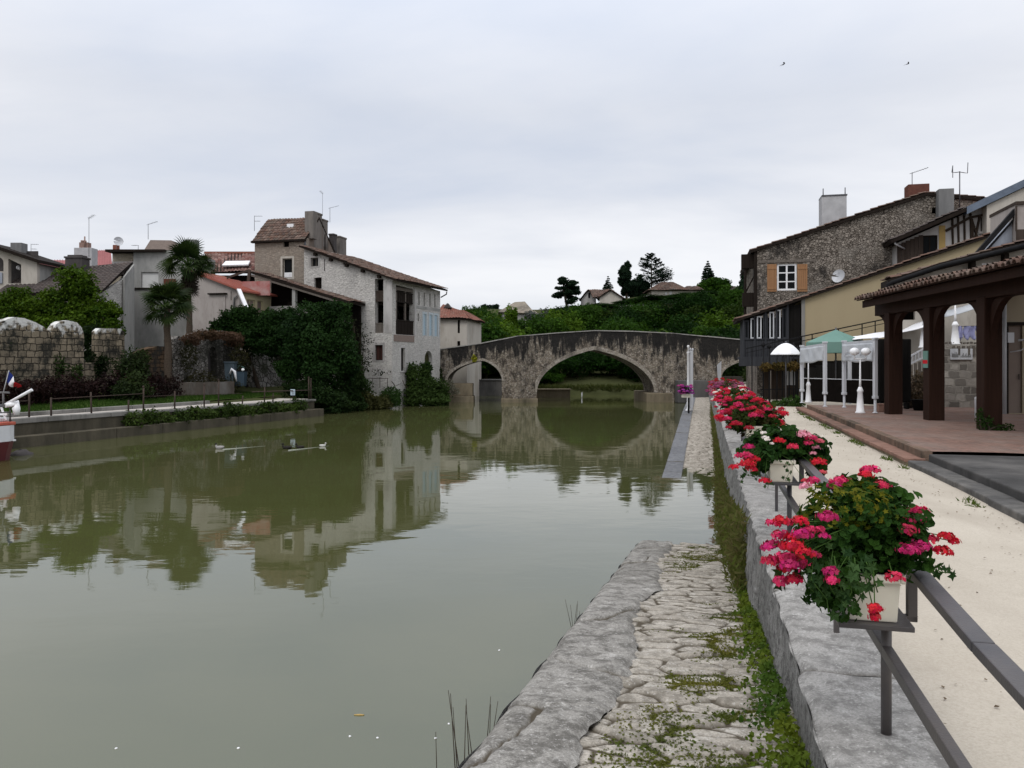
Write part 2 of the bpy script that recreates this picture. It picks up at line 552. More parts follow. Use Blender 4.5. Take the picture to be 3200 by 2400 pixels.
def leafmat(name, trans=.3, rough=.6):
 t = NT(name)
 at = t.n('ShaderNodeAttribute', attribute_name='Col')
 b = t.n('ShaderNodeBsdfPrincipled'); b.inputs['Roughness'].default_value = rough; b.inputs['Specular IOR Level'].default_value = .06
 t.l(at.outputs['Color'], b.inputs['Base Color'])
 tr = t.n('ShaderNodeBsdfTranslucent')
 g = t.mix(.5, at.outputs['Color'], (.9, 1.0, .3), 'MULTIPLY')
 t.l(g, tr.inputs['Color'])
 mx = t.n('ShaderNodeMixShader'); mx.inputs[0].default_value = trans
 t.l(b.outputs[0], mx.inputs[1]); t.l(tr.outputs[0], mx.inputs[2]); t.l(mx.outputs[0], t.out.inputs[0])
 return t.mat
LEAF = leafmat('leaf')
PETAL = leafmat('petal', .3, .7)
WHITEWASH = rubble('limewashed_rubble', (.52, .50, .475), (.62, .60, .57), (.29, .28, .265), 3.6, 3.0, .05, .04, stain=(.30, .29, .28), stain_amt=(.52, .8))
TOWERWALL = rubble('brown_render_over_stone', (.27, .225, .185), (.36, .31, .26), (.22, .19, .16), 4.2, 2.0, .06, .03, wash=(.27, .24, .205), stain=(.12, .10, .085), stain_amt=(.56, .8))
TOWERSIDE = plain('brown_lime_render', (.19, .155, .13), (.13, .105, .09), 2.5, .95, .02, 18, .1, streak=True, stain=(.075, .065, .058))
PLASTER_W = plain('aged_white_plaster', (.46, .44, .43), (.36, .35, .34), 2.2, .92, .008, 24, .2, streak=True, stain=(.24, .23, .22))
PLASTER_C = plain('cream_plaster', (.46, .43, .385), (.39, .36, .32), 1.5, .92, .006, 30, .2, streak=True, stain=(.32, .29, .25))
PLASTER_P = plain('pinkish_grey_plaster', (.40, .365, .345), (.345, .31, .29), 1.2, .92, .005, 30, .2, streak=True, stain=(.27, .24, .225))
PLASTER_Y = plain('pale_yellow_plaster', (.46, .41, .26), (.38, .34, .23), 1.5, .9, .005, 30, .2)
PLASTER_G = plain('grey_plaster', (.34, .335, .32), (.26, .26, .25), 1.4, .92, .006, 30, .2, streak=True, stain=(.19, .19, .185))
BEIGE = plain('beige_plaster', (.345, .285, .185), (.315, .258, .165), .8, .9, .004, 40, .2, streak=True)
BEIGE2 = plain('dusty_beige_plaster', (.30, .25, .175), (.25, .21, .15), 1.0, .9, .005, 40, .2, streak=True, stain=(.29, .25, .19))
OCHRE = plain('ochre_plaster', (.40, .28, .11), (.34, .24, .10), 1.0, .9, .004, 40, .2)
STONEHOUSE = rubble('dark_rubble_stone', (.14, .12, .10), (.38, .335, .29), (.06, .05, .042), 7.5, 1.4, .08, .08, stain=(.03, .028, .027), stain_amt=(.53, .64), wash=(.27, .245, .215))
RUINSTONE = rubble('ruin_rubble', (.14, .13, .115), (.34, .32, .30), (.035, .032, .028), 5.0, 1.3, .09, .05, stain=(.035, .035, .03), stain_amt=(.47, .6))
MERLON = ashlar('old_ashlar', (.30, .25, .18), (.16, .135, .10), (.022, .019, .016), .43, .31, .08, stain=(.028, .028, .024), lichen=((.62, .62, .60), 4.72))
ASHLAR_G = ashlar('grey_ashlar', (.44, .41, .37), (.10, .09, .08), (.30, .28, .25), .34, .24, .05, stain=None)
BRICKWALL = ashlar('red_brick', (.22, .09, .065), (.15, .065, .05), (.18, .15, .13), .22, .07, .01, stain=None)
BUFFBRICK = ashlar('buff_brick', (.42, .36, .27), (.34, .29, .21), (.40, .36, .30), .25, .09, .01, stain=None)
TILE_BROWN = tiles('brown_tiles', [(.10, .06, .045), (.15, .09, .07), (.075, .055, .048), (.17, .12, .10), (.12, .075, .06)])
TILE_DARK = tiles('dark_tiles', [(.075, .062, .058), (.10, .082, .075), (.06, .05, .048), (.088, .075, .07)], (.09, .08, .075), .5)
TILE_RED = tiles('red_tiles', [(.24, .10, .075), (.29, .13, .10), (.20, .085, .065), (.26, .14, .11)], (.22, .16, .13), .5)
TILE_MIX = tiles('mottled_red_tiles', [(.16, .06, .05), (.26, .15, .13), (.09, .04, .035), (.32, .21, .18), (.13, .055, .045)], (.28, .22, .2), .35)
SHEET_RED = plain('red_roof_sheet', (.30, .085, .055), (.25, .07, .05), 3, .55, .002, 30, .4)
SHEET_PINK = plain('faded_red_metal_sheet', (.30, .11, .11), (.25, .095, .095), 2, .6, .002, 30, .3)
SHEET_GREY = plain('pale_metal_sheet', (.45, .46, .48), (.36, .37, .39), 2, .4, .002, 30, .5, .3)
ZINC = plain('zinc_sheet', (.30, .32, .36), (.20, .215, .25), 2.4, .42, .003, 12, .5, .5, streak=True)
BLUESHEET = plain('blue_grey_roof_edge', (.12, .15, .20), (.07, .09, .125), 3, .4, .002, 20, .5, .3)
EAVE = wood('dark_eave_timber', (.011, .008, .0065), (.02, .015, .012), .8)
TIMBER = wood('weathered_timber', (.035, .026, .021), (.065, .05, .042), .85)
OLDTIMBER = wood('grey_old_timber', (.09, .077, .067), (.16, .14, .122), .85)
PERGOLA = wood('brown_stained_timber', (.017, .008, .0052), (.029, .0135, .009), .7, (1, 1, .05), 16)
SHUTTERWOOD = wood('varnished_shutter', (.30, .165, .085), (.24, .125, .062), .6)
BLUEWOOD = plain('pale_blue_paint', (.36, .45, .51), (.29, .385, .45), 5, .6, .002, 40)
BLACKWOOD = wood('black_wood', (.006, .0055, .005), (.011, .01, .0095), .8)
SLATEWOOD = wood('slate_grey_boards', (.026, .027, .031), (.045, .047, .053), .8)
WHITEPAINT = plain('white_paint', (.78, .78, .79), (.66, .66, .68), 5, .45, .002, 40, .4)
WHITEFRAME = plain('worn_white_metal', (.52, .53, .55), (.38, .39, .42), 4, .45, .002, 30, .4, streak=True)
BLACKMETAL = plain('black_metal', (.010, .010, .011), (.016, .016, .017), 8, .7, .001, 60, .25)
RAILMETAL = plain('anthracite_rail', (.034, .033, .038), (.062, .058, .062), 7, .42, .0025, 90, .5, stain=(.085, .072, .064))
RUSTMETAL = plain('rusty_metal', (.07, .05, .04), (.045, .035, .03), 10, .8, .002, 60)
ANTENNA = plain('antenna_metal', (.10, .10, .11), (.07, .07, .075), 8, .5, .001, 60, .5, .6)
GLASS = NT('dark_pane').bsdf((.008, .009, .010), .2, None, .12)
SHUTPANE = plain('white_roller_shutter', (.58, .58, .57), (.52, .52, .51), 3, .6, .001, 40)
DARKIN = plain('dark_shade', (.006, .005, .0045), (.01, .008, .007), 6, .95, .002, 30, .05)  # near-black, so openings and recesses hold their shade in the colour
CURTAIN = plain('pale_curtain', (.42, .42, .42), (.34, .34, .35), 6, .9, .004, 20, .1, streak=True)
CONC = plain('grey_concrete', (.24, .23, .215), (.17, .165, .155), 2.5, .93, .012, 24, .2, streak=True, stain=(.10, .098, .09))
CONC_D = plain('wet_dark_concrete', (.115, .11, .105), (.075, .073, .072), 2.0, .8, .012, 24, .3, streak=True, stain=(.05, .05, .05))
CONC_T = plain('tan_mossy_concrete', (.20, .165, .115), (.13, .11, .078), 2.2, .93, .015, 20, .2, streak=True, stain=(.07, .062, .045))
LEDGE = plain('mossy_ledge', (.105, .092, .068), (.055, .05, .038), 2.0, .9, .015, 20, .2, streak=True, stain=(.045, .042, .03))
CHIMNEY = plain('sooty_render', (.20, .18, .165), (.13, .12, .11), 3, .95, .012, 20, .1, streak=True, stain=(.075, .068, .062))
CHIMNEY_D = plain('dark_chimney', (.085, .078, .076), (.055, .05, .05), 3, .95, .012, 20, .1)
CHIMNEY_G = plain('grey_chimney', (.19, .19, .19), (.13, .13, .13), 3, .9, .01, 20, .2, streak=True)
CHIMNEY_W = plain('pale_chimney', (.42, .42, .43), (.32, .32, .33), 2.5, .9, .006, 30, .2)
BARK = wood('bark', (.035, .027, .02), (.06, .047, .036), .95, (1, 1, .25), 9)
PALMTRUNK = wood('palm_fibre', (.045, .034, .026), (.085, .066, .05), .95, (1, 1, 1.6), 14)
GREENCLOTH = plain('sea_green_canvas', (.15, .255, .22), (.12, .215, .185), 1.5, .8, .002, 60, .1)
WHITECLOTH = plain('white_canvas', (.80, .80, .82), (.72, .72, .75), 2, .8, .002, 60, .1)
BANNERCLOTH = plain('clouded_plastic_banner', (.50, .52, .545), (.40, .42, .45), 3, .5, .003, 14, .3)
LILAC = plain('lilac_cloth', (.40, .40, .62), (.26, .27, .46), 5, .9, .02, 9, .1)
PLANTER = plain('cream_plastic', (.66, .62, .52), (.60, .56, .47), 3, .5, .0012, 50, .4)
SOIL = plain('soil', (.03, .022, .016), (.045, .034, .024), 20, .95, .01, 40, .1)
GLOBE = plain('opal_globe', (.82, .83, .85), (.76, .77, .80), 3, .25, 0.0, 30, .5)
# ---- bridge: black weathering that runs down from the parapet over tan stone (map: v = metres below the parapet)
def bridge_mat():
 t = NT('weathered_bridge_stone')
 p0 = t.pos()
 uv = t.n('ShaderNodeUVMap').outputs[0]
 sp = t.n('ShaderNodeSeparateXYZ'); t.l(uv, sp.inputs[0])
 nz = t.n('ShaderNodeTexNoise', i_Scale=4.0, i_Detail=2.0); t.l(p0, nz.inputs['Vector'])
 d = t.n('ShaderNodeVectorMath', operation='MULTIPLY_ADD'); t.l(nz.outputs['Color'], d.inputs[0]); d.inputs[1].default_value = (.14,) * 3; t.l(p0, d.inputs[2])
 pv = t.scalevec(d.outputs[0], (1, 1, 1.5))
 v1 = t.n('ShaderNodeTexVoronoi', i_Scale=5.5); t.l(pv, v1.inputs['Vector'])
 v2 = t.n('ShaderNodeTexVoronoi', feature='DISTANCE_TO_EDGE', i_Scale=5.5); t.l(pv, v2.inputs['Vector'])
 sc = t.n('ShaderNodeSeparateColor'); t.l(v1.outputs['Color'], sc.inputs[0])
 tone = t.mix(sc.outputs[0], (.17, .142, .112), (.32, .28, .23))
 tone = t.mix(t.ramp(t.noise(5.5, 7, .75), [(.54, 0.0), (.64, .85)]), tone, (.46, .43, .39))
 ed = t.ramp(v2.outputs['Distance'], [(.015, 0.0), (.075, 1.0)])
 col = t.mix(ed, (.06, .05, .042), tone)
 n1 = t.noise(1.1, 8, .68, t.scalevec(p0, (1, 1, .32)))
 n2 = t.noise(3.0, 8, .7, t.scalevec(p0, (1.6, 1, .28)))
 s4 = t.n('ShaderNodeSeparateXYZ'); t.l(p0, s4.inputs[0])
 dx = t.math('SUBTRACT', s4.outputs[0], 6.6)
 tp = t.math('SUBTRACT', 5.6, t.math('MAXIMUM', t.math('MULTIPLY', dx, -.118), t.math('MULTIPLY', dx, .062)))
 w = t.math('ADD', t.math('MULTIPLY', t.math('SUBTRACT', tp, s4.outputs[2]), -.40), t.math('ADD', t.math('MULTIPLY', n1, 3.6), t.math('MULTIPLY', n2, 2.2)))
 blk = t.ramp(t.math('MULTIPLY', w, .25), [(.565, 0.0), (.665, .96)])
 bc = t.mix(t.noise(9, 5, .7), (.008, .008, .009), (.034, .033, .032))
 col = t.mix(t.ramp(t.noise(1.7, 8, .72, t.scalevec(p0, (1, 1, .7))), [(.50, 0.0), (.60, .85)]), col, (.04, .035, .031))
 col = t.mix(blk, col, bc)
 s3 = t.n('ShaderNodeSeparateXYZ'); t.l(p0, s3.inputs[0])
 tide = t.ramp(t.math('ADD', t.math('MULTIPLY', s3.outputs[2], -.55), t.noise(1.5, 6, .6)), [(.25, 0.0), (.62, .8)])
 col = t.mix(tide, col, (.16, .125, .07))
 h = t.math('ADD', t.math('MULTIPLY', ed, .6), t.math('MULTIPLY', t.noise(18, 6, .7), .7))
 return t.bsdf(col, .93, t.bump(h, .05, .95), .2)
BRIDGE = bridge_mat()
VOUSSOIR = rubble('arch_stones', (.30, .265, .22), (.42, .385, .34), (.14, .12, .10), 5.0, 1.2, .05, .03, stain=(.07, .062, .054), stain_amt=(.54, .70))
COPING = plain('bridge_coping', (.34, .33, .31), (.22, .21, .20), 3, .95, .01, 20, .1)
def water_mat():
 t = NT('river_water')
 p = t.pos()
 v = t.scalevec(p, (.55, 1.0, 1.0))
 n1 = t.noise(.9, 3, .5, v, .3)
 n2 = t.noise(4.5, 3, .5, t.scalevec(p, (.5, 1.0, 1)))
 calm = t.ramp(t.noise(.07, 3, .5), [(.35, .25), (.65, 1.0)])
 h = t.math('MULTIPLY', t.math('ADD', n1, t.math('MULTIPLY', n2, .16)), calm)
 silt = t.ramp(t.noise(.12, 4, .5), [(.3, (.061, .066, .022)), (.7, (.073, .077, .032))])
 b = t.n('ShaderNodeBsdfPrincipled')
 t.l(silt, b.inputs['Base Color'])
 b.inputs['Roughness'].default_value = .025
 b.inputs['IOR'].default_value = 1.9
 b.inputs['Specular IOR Level'].default_value = .5
 t.l(t.bump(h, .020, .45), b.inputs['Normal'])
 t.l(b.outputs[0], t.out.inputs[0])
 return t.mat
WATER = water_mat()
def gravel_mat():
 t = NT('fine_pale_gravel')
 p = t.pos()
 c = t.ramp(t.noise(.8, 6, .6), [(.3, (.50, .455, .385)), (.7, (.42, .378, .315))])
 c = t.mix(t.ramp(t.noise(60, 4, .7), [(.35, .4), (.6, 0.0)]), c, (.30, .26, .21))
 c = t.mix(t.ramp(t.noise(150, 3, .7), [(.6, .0), (.75, .6)]), c, (.62, .58, .52))
 c = t.mix(t.ramp(t.noise(2.5, 7, .7), [(.58, .0), (.76, .35)]), c, (.27, .24, .185))
 c = t.mix(t.ramp(t.noise(.45, 5, .6, t.scalevec(p, (1.6, .5, 1))), [(.45, .0), (.62, .5)]), c, (.33, .29, .24))
 h = t.math('ADD', t.noise(90, 4, .7), t.math('MULTIPLY', t.noise(2, 4, .6), 2.0))
 return t.bsdf(c, .95, t.bump(h, .006, .7), .15)
GRAVEL = gravel_mat()
def slab_mat(name, c1, c2, dark, lich):
 """quay paving: 'crack' attribute carries the joints, 'tone' each stone's own shade"""
 t = NT(name)
 cr = t.n('ShaderNodeAttribute', attribute_name='crack').outputs['Fac']
 tn = t.n('ShaderNodeAttribute', attribute_name='tone').outputs['Fac']
 c = t.mix(tn, c1, c2)
 c = t.mix(t.ramp(t.noise(7, 9, .78), [(.45, 0.0), (.58, .8)]), c, dark)
 c = t.mix(t.ramp(t.noise(4, 9, .76), [(.55, 0.0), (.64, .65)]), c, lich)
 c = t.mix(t.ramp(t.noise(80, 5, .7), [(.38, .5), (.56, 0.0)]), c, dark)
 c = t.mix(t.ramp(t.noise(45, 4, .7), [(.58, 0.0), (.68, .6)]), c, (.56, .55, .53))
 c = t.mix(t.ramp(cr, [(.2, .95), (.75, 0.0)]), c, (.07, .058, .042))
 h = t.math('ADD', t.math('MULTIPLY', t.noise(26, 6, .7), 1.0), t.math('MULTIPLY', t.noise(110, 4, .7), .35))
 return t.bsdf(c, .95, t.bump(h, .006, .9), .15)
SLAB = slab_mat('worn_limestone_setts', (.46, .425, .37), (.32, .292, .25), (.15, .135, .112), (.52, .495, .45))
SLAB_FAR = slab_mat('pale_cobbles', (.46, .42, .365), (.32, .29, .25), (.18, .16, .13), (.50, .47, .42))
EDGESTONE = slab_mat('lichened_edge_stone', (.225, .215, .195), (.30, .288, .265), (.085, .08, .072), (.48, .465, .435))
SLATEKERB = slab_mat('slate_grey_kerb', (.15, .155, .165), (.20, .205, .215), (.09, .092, .10), (.24, .245, .25))
WALLTOP = slab_mat('grey_parapet_stone', (.36, .35, .332), (.30, .292, .278), (.15, .145, .137), (.50, .49, .47))
def facemat():
 t = NT('rough_wall_face')
 c = t.ramp(t.noise(3, 7, .68), [(.3, (.36, .355, .34)), (.7, (.19, .187, .178))])
 c = t.mix(t.ramp(t.noise(11, 7, .72), [(.45, 0.0), (.65, .8)]), c, (.055, .053, .05))
 c = t.mix(t.ramp(t.noise(30, 5, .7), [(.56, 0.0), (.68, .6)]), c, (.44, .43, .42))
 h = t.math('ADD', t.noise(9, 7, .72), t.math('MULTIPLY', t.noise(40, 5, .7), .4))
 return t.bsdf(c, .95, t.bump(h, .07, 1.0), .15)
WALLFACE = facemat()
def paver_mat():
 t = NT('red_brick_paving')
 p = t.pos()
 mp = t.n('ShaderNodeMapping'); mp.inputs['Rotation'].default_value = (0, 0, math.radians(13.4 + 45)); t.l(p, mp.inputs['Vector'])
 br = t.n('ShaderNodeTexBrick', i_Scale=1.0)
 br.inputs['Color1'].default_value = (.235, .14, .11, 1); br.inputs['Color2'].default_value = (.155, .098, .08, 1); br.inputs['Mortar'].default_value = (.085, .07, .06, 1)
 br.inputs['Brick Width'].default_value = .22; br.inputs['Row Height'].default_value = .11; br.inputs['Mortar Size'].default_value = .006
 t.l(mp.outputs[0], br.inputs['Vector'])
 c = t.mix(t.ramp(t.noise(1.1, 7, .68), [(.4, 0.0), (.7, .6)]), br.outputs['Color'], (.20, .175, .155))
 c = t.mix(t.ramp(t.noise(9, 6, .7), [(.5, 0.0), (.75, .55)]), c, (.07, .055, .048))
 return t.bsdf(c, .85, t.bump(t.math('ADD', t.math('MULTIPLY', br.outputs['Fac'], -1.0), t.noise(30, 4, .6)), .006, .7), .25)
PAVER = paver_mat()
STEPBRICK = plain('red_step_edge', (.25, .15, .115), (.165, .095, .075), 4, .9, .012, 30, .2, stain=(.085, .066, .055))
STEPFACE = plain('worn_step_face', (.20, .135, .10), (.10, .078, .062), 2.5, .95, .03, 14, .15, stain=(.05, .045, .036))
DARKKERB = plain('dark_kerb_stone', (.115, .112, .108), (.06, .058, .057), 4, .9, .02, 30, .2, stain=(.19, .18, .165))
ASPHALT = plain('old_asphalt', (.075, .073, .071), (.045, .044, .043), 2, .9, .01, 90, .25, stain=(.115, .11, .105))
GRASSBED = plain('grass_bed', (.035, .06, .012), (.05, .075, .018), 3, .95, .02, 40, .1)
EARTH = plain('earth_bank', (.055, .06, .025), (.04, .045, .02), .6, .95, .05, 8, .1)
LPATH = plain('pale_path', (.42, .39, .355), (.33, .305, .275), 1.5, .95, .01, 50, .15)
SAND = plain('bare_bank', (.22, .17, .11), (.15, .12, .08), 1.2, .95, .03, 16, .1)
# ---------------------------------------------------------------- sky, sun, camera
def make_world():
 w = bpy.data.worlds.new('World'); scn.world = w
 w.use_nodes = True
 t = w.node_tree; t.nodes.clear()
 N = t.nodes.new; Lk = t.links.new
 out = N('ShaderNodeOutputWorld')
 sky = N('ShaderNodeTexSky'); sky.sky_type = 'NISHITA'; sky.sun_disc = False
 sky.sun_elevation = math.radians(SUN_EL); sky.sun_rotation = math.radians(SUN_AZ)
 b1 = N('ShaderNodeBackground'); b1.inputs[1].default_value = .1; Lk(sky.outputs[0], b1.inputs[0])
 tc = N('ShaderNodeTexCoord')
 sp = N('ShaderNodeSeparateXYZ'); Lk(tc.outputs['Generated'], sp.inputs[0])
 def mth(op, a, b=None, clamp=False):
  m = N('ShaderNodeMath'); m.operation = op; m.use_clamp = clamp
  for i, v in enumerate((a, b)):
   if v is None: continue
   if isinstance(v, (int, float)): m.inputs[i].default_value = v
   else: Lk(v, m.inputs[i])
  return m.outputs[0]
 zc = mth('MAXIMUM', sp.outputs[2], 0.0)
 den = mth('ADD', zc, .16)
 cb = N('ShaderNodeCombineXYZ')
 Lk(mth('DIVIDE', sp.outputs[0], den), cb.inputs[0]); Lk(mth('DIVIDE', sp.outputs[1], den), cb.inputs[1])
 def noise(scale, detail, rough, off, dist=0.0, sx=1.0):
  mp = N('ShaderNodeMapping'); mp.inputs['Location'].default_value = off; mp.inputs['Scale'].default_value = (sx, 1, 1)
  mp.inputs['Rotation'].default_value = (0, 0, .25)
  Lk(cb.outputs[0], mp.inputs['Vector'])
  n = N('ShaderNodeTexNoise'); n.inputs['Scale'].default_value = scale; n.inputs['Detail'].default_value = detail
  n.inputs['Roughness'].default_value = rough; n.inputs['Distortion'].default_value = dist
  Lk(mp.outputs[0], n.inputs['Vector'])
  return n.outputs['Fac']
 def ramp(f, stops):
  r = N('ShaderNodeValToRGB'); e = r.color_ramp.elements
  while len(e) < len(stops): e.new(.5)
  for el, (p, c) in zip(e, stops):
   el.position = p; el.color = (*c, 1)
  Lk(f, r.inputs[0]); return r.outputs[0]
 def mix(f, a, b, mode='MIX'):
  m = N('ShaderNodeMix'); m.data_type = 'RGBA'; m.blend_type = mode
  for sk, v in ((m.inputs[0], f), (m.inputs[6], a), (m.inputs[7], b)):
   if isinstance(v, (int, float)): sk.default_value = v
   elif isinstance(v, tuple): sk.default_value = (*v, 1)
   else: Lk(v, sk)
  return m.outputs[2]
 a = noise(.42, 7, .5, (3.1, 1.7, 0), .4, .6)
 b = noise(1.5, 6, .52, (0.4, 5.2, 0), .3, .6)
 f = mth('ADD', mth('MULTIPLY', a, .7), mth('MULTIPLY', b, .3))
 col = ramp(f, [(.35, (.615, .66, .755)), (.45, (.735, .757, .815)), (.55, (.885, .89, .92))])
 hor = N('ShaderNodeValToRGB'); e = hor.color_ramp.elements
 e[0].position = 0.0; e[0].color = (1.0, 1.0, 1.0, 1); e[1].position = .14; e[1].color = (0, 0, 0, 1)
 Lk(zc, hor.inputs[0])
 col = mix(mth('MULTIPLY', hor.outputs[0], .6), col, (.84, .848, .885))
 br = N('ShaderNodeValToRGB'); e = br.color_ramp.elements
 e[0].position = .30; e[0].color = (.5, .5, .5, 1); e[1].position = .85; e[1].color = (1, 1, 1, 1)
 Lk(zc, br.inputs[0])
 st = mth('MULTIPLY', br.outputs[0], SKY_GAIN * 2)
 b2 = N('ShaderNodeBackground'); Lk(col, b2.inputs[0]); Lk(st, b2.inputs[1])
 ms = N('ShaderNodeMixShader'); ms.inputs[0].default_value = .93
 Lk(b1.outputs[0], ms.inputs[1]); Lk(b2.outputs[0], ms.inputs[2]); Lk(ms.outputs[0], out.inputs[0])
SUN_EL, SUN_AZ, SKY_GAIN = 52.0, 205.0, 1.0
make_world()
sl = bpy.data.lights.new('sun', 'SUN'); sl.energy = .9; sl.angle = math.radians(22); sl.color = (1, .97, .92)
so = bpy.data.objects.new('sun', sl); COL.objects.link(so)
_az = math.radians(SUN_AZ)
_dir = Vector((math.sin(_az) * math.cos(math.radians(SUN_EL)), math.cos(_az) * math.cos(math.radians(SUN_EL)), math.sin(math.radians(SUN_EL))))
so.rotation_euler = (-_dir).to_track_quat('-Z', 'Y').to_euler()
so.location = (0, -20, 60)
cam = bpy.data.cameras.new('camera'); co = bpy.data.objects.new('camera', cam); COL.objects.link(co)
co.location = (0, 0, ZC); co.rotation_euler = (math.pi / 2, 0, 0)
cam.sensor_width = 36; cam.lens = 36 * FOC / 3200; cam.shift_y = -65 / 3200
cam.clip_start = .05; cam.clip_end = 3000
scn.camera = co
scn.view_settings.view_transform = 'Standard'; scn.view_settings.look = 'None'
scn.view_settings.exposure = 0.12; scn.view_settings.gamma = 1.0
scn.render.resolution_x, scn.render.resolution_y = 1024, 768
scn.cycles.max_bounces = 6; scn.cycles.diffuse_bounces = 3; scn.cycles.glossy_bounces = 3
scn.cycles.transmission_bounces = 4; scn.cycles.transparent_max_bounces = 6
# ================================================================ SETTING
def struct(o, kind='structure'):
 o['kind'] = kind
 return o
m = MB(); m.add([(-160, -40, 0), (60, -40, 0), (60, 78, 0), (-160, 78, 0)], [(0, 1, 2, 3)])
struct(m.build('river_water', WATER))
def smooth(a, b, x):
 x = np.clip((x - a) / (b - a), 0, 1)
 return x * x * (3 - 2 * x)
def hill_h(x, y):
 base = .7 + 1.2 * smooth(76, 84, y)
 rise = smooth(86, 124, y + .10 * (x - 10)) * (9.3 + 2.2 * smooth(0, 25, x) - 2.5 * smooth(-2, -30, x))
 far = smooth(150, 420, y) * 4
 bump_ = .5 * np.sin(x * .13 + y * .08) + .4 * np.sin(x * .07 - y * .11 + 2)
 h = base + rise + far + bump_ * smooth(80, 95, y)
 return np.where(y < 77, -1.0, h)
xs = np.concatenate([np.linspace(-900, -80, 12), np.linspace(-75, 75, 60), np.linspace(80, 900, 12)])
ys = np.concatenate([[76.2, 77.4, 78.2, 80, 82], np.linspace(85, 150, 30), np.linspace(160, 1500, 14)])
pts = [(x, y, float(hill_h(x, y))) for x in xs for y in ys]
m = MB(); m.grid(pts, len(xs), len(ys)); struct(m.build('hill_ground', EARTH))
pts, ss, ts = [], np.concatenate([np.linspace(-60, 50, 28), [53, 56, 60, 90, 140]]), [.62, 2.35, 2.5, 5, 6.2, 8, 12, 20, 40, 120]
for s_ in ss:
 for t_ in ts:
  z_ = .90 if t_ < 2.4 else (1.06 if t_ < 5.5 else 1.3 + min(.9, (t_ - 6) * .2))
  z_ -= .35 * (1 if s_ > 20 else 0) * (1 if t_ < 6 else 0)
  if s_ > 33 and t_ < 3: z_ = -.6
  pts.append(L(s_, t_, z_))
m = MB(); m.grid(pts, len(ss), len(ts)); m.f = [f[::-1] for f in m.f]; struct(m.build('left_bank_ground', EARTH))
m = MB(); pts = []
ss, ts = np.linspace(-30, 85, 24), [.3, 3, 6, 12, 25, 60, 140]
for s_ in ss:
 for t_ in ts: pts.append(Q(s_, t_, 1.3 if t_ < 20 else 1.3 + (t_ - 20) * .02))
m.grid(pts, len(ss), len(ts)); m.f = [f[::-1] for f in m.f]; struct(m.build('right_bank_ground', EARTH))
m = MB(); pts = []
ss, ts = np.linspace(-20, 80, 101), np.linspace(.5, 2.9, 9)
for s_ in ss:
 for t_ in ts:
  t2 = t_ if s_ < 27 else .5 + (t_ - .5) * (1 + min(1, (s_ - 27) / 3) * (1.4 if s_ < 60 else 2.5))
  pts.append(Q(s_, t2, 1.405 + .010 * math.sin(s_ * 1.3 + t_ * 2) * math.sin(t_ * 3) + .02 * max(0, (t_ - 2.3) / .5) * (s_ < 14)))
m.grid(pts, len(ss), len(ts)); m.f = [f[::-1] for f in m.f]; struct(m.build('riverside_path', GRAVEL))
# ---- stone paving with real joints
def vor(pts2, cs, ct, seed, jit=.9):
 """jittered-grid voronoi: returns f1-f2 edge distance and cell hash (numpy)"""
 rng = np.random.default_rng(seed)
 gs = pts2 / np.array([cs, ct])
 base = np.floor(gs).astype(int)
 mn = base.min(0) - 2
 sz = base.max(0) - mn + 4
 jx = rng.uniform(.5 - jit / 2, .5 + jit / 2, (sz[0], sz[1], 2)); hs = rng.uniform(0, 1, (sz[0], sz[1])); tl = rng.normal(size=(sz[0], sz[1], 2))
 d1 = np.full(len(gs), 9.0); d2 = np.full(len(gs), 9.0); hh = np.zeros(len(gs)); tt = np.zeros((len(gs), 2)); cc = np.zeros((len(gs), 2))
 for i in (-1, 0, 1, 2, -2):
  for j in (-1, 0, 1, 2, -2):
   if abs(i) == 2 and abs(j) == 2: continue
   c = base + np.array([i, j]); k = c - mn
   k = np.clip(k, 0, sz - 1)
   ctr = c + jx[k[:, 0], k[:, 1]]
   d = np.linalg.norm((gs - ctr), axis=1)
   lt = d < d1
   d2 = np.where(lt, d1, np.minimum(d2, d))
   hh = np.where(lt, hs[k[:, 0], k[:, 1]], hh)
   tt = np.where(lt[:, None], tl[k[:, 0], k[:, 1]], tt); cc = np.where(lt[:, None], ctr, cc)
   d1 = np.where(lt, d, d1)
 return d2 - d1, hh, tt, gs - cc
def nz2(x, y, seed, octs=4, f=1.0):
 rng = np.random.default_rng(seed)
 o = np.zeros_like(x); a = 1.0
 for _ in range(octs):
  for _ in range(3):
   an = rng.uniform(0, 6.28); k = f * rng.uniform(.7, 1.4)
   o += a * np.sin((x * math.cos(an) + y * math.sin(an)) * k * 6.28 + rng.uniform(0, 6.28)) / 3
  f *= 2.1; a *= .55
 return o
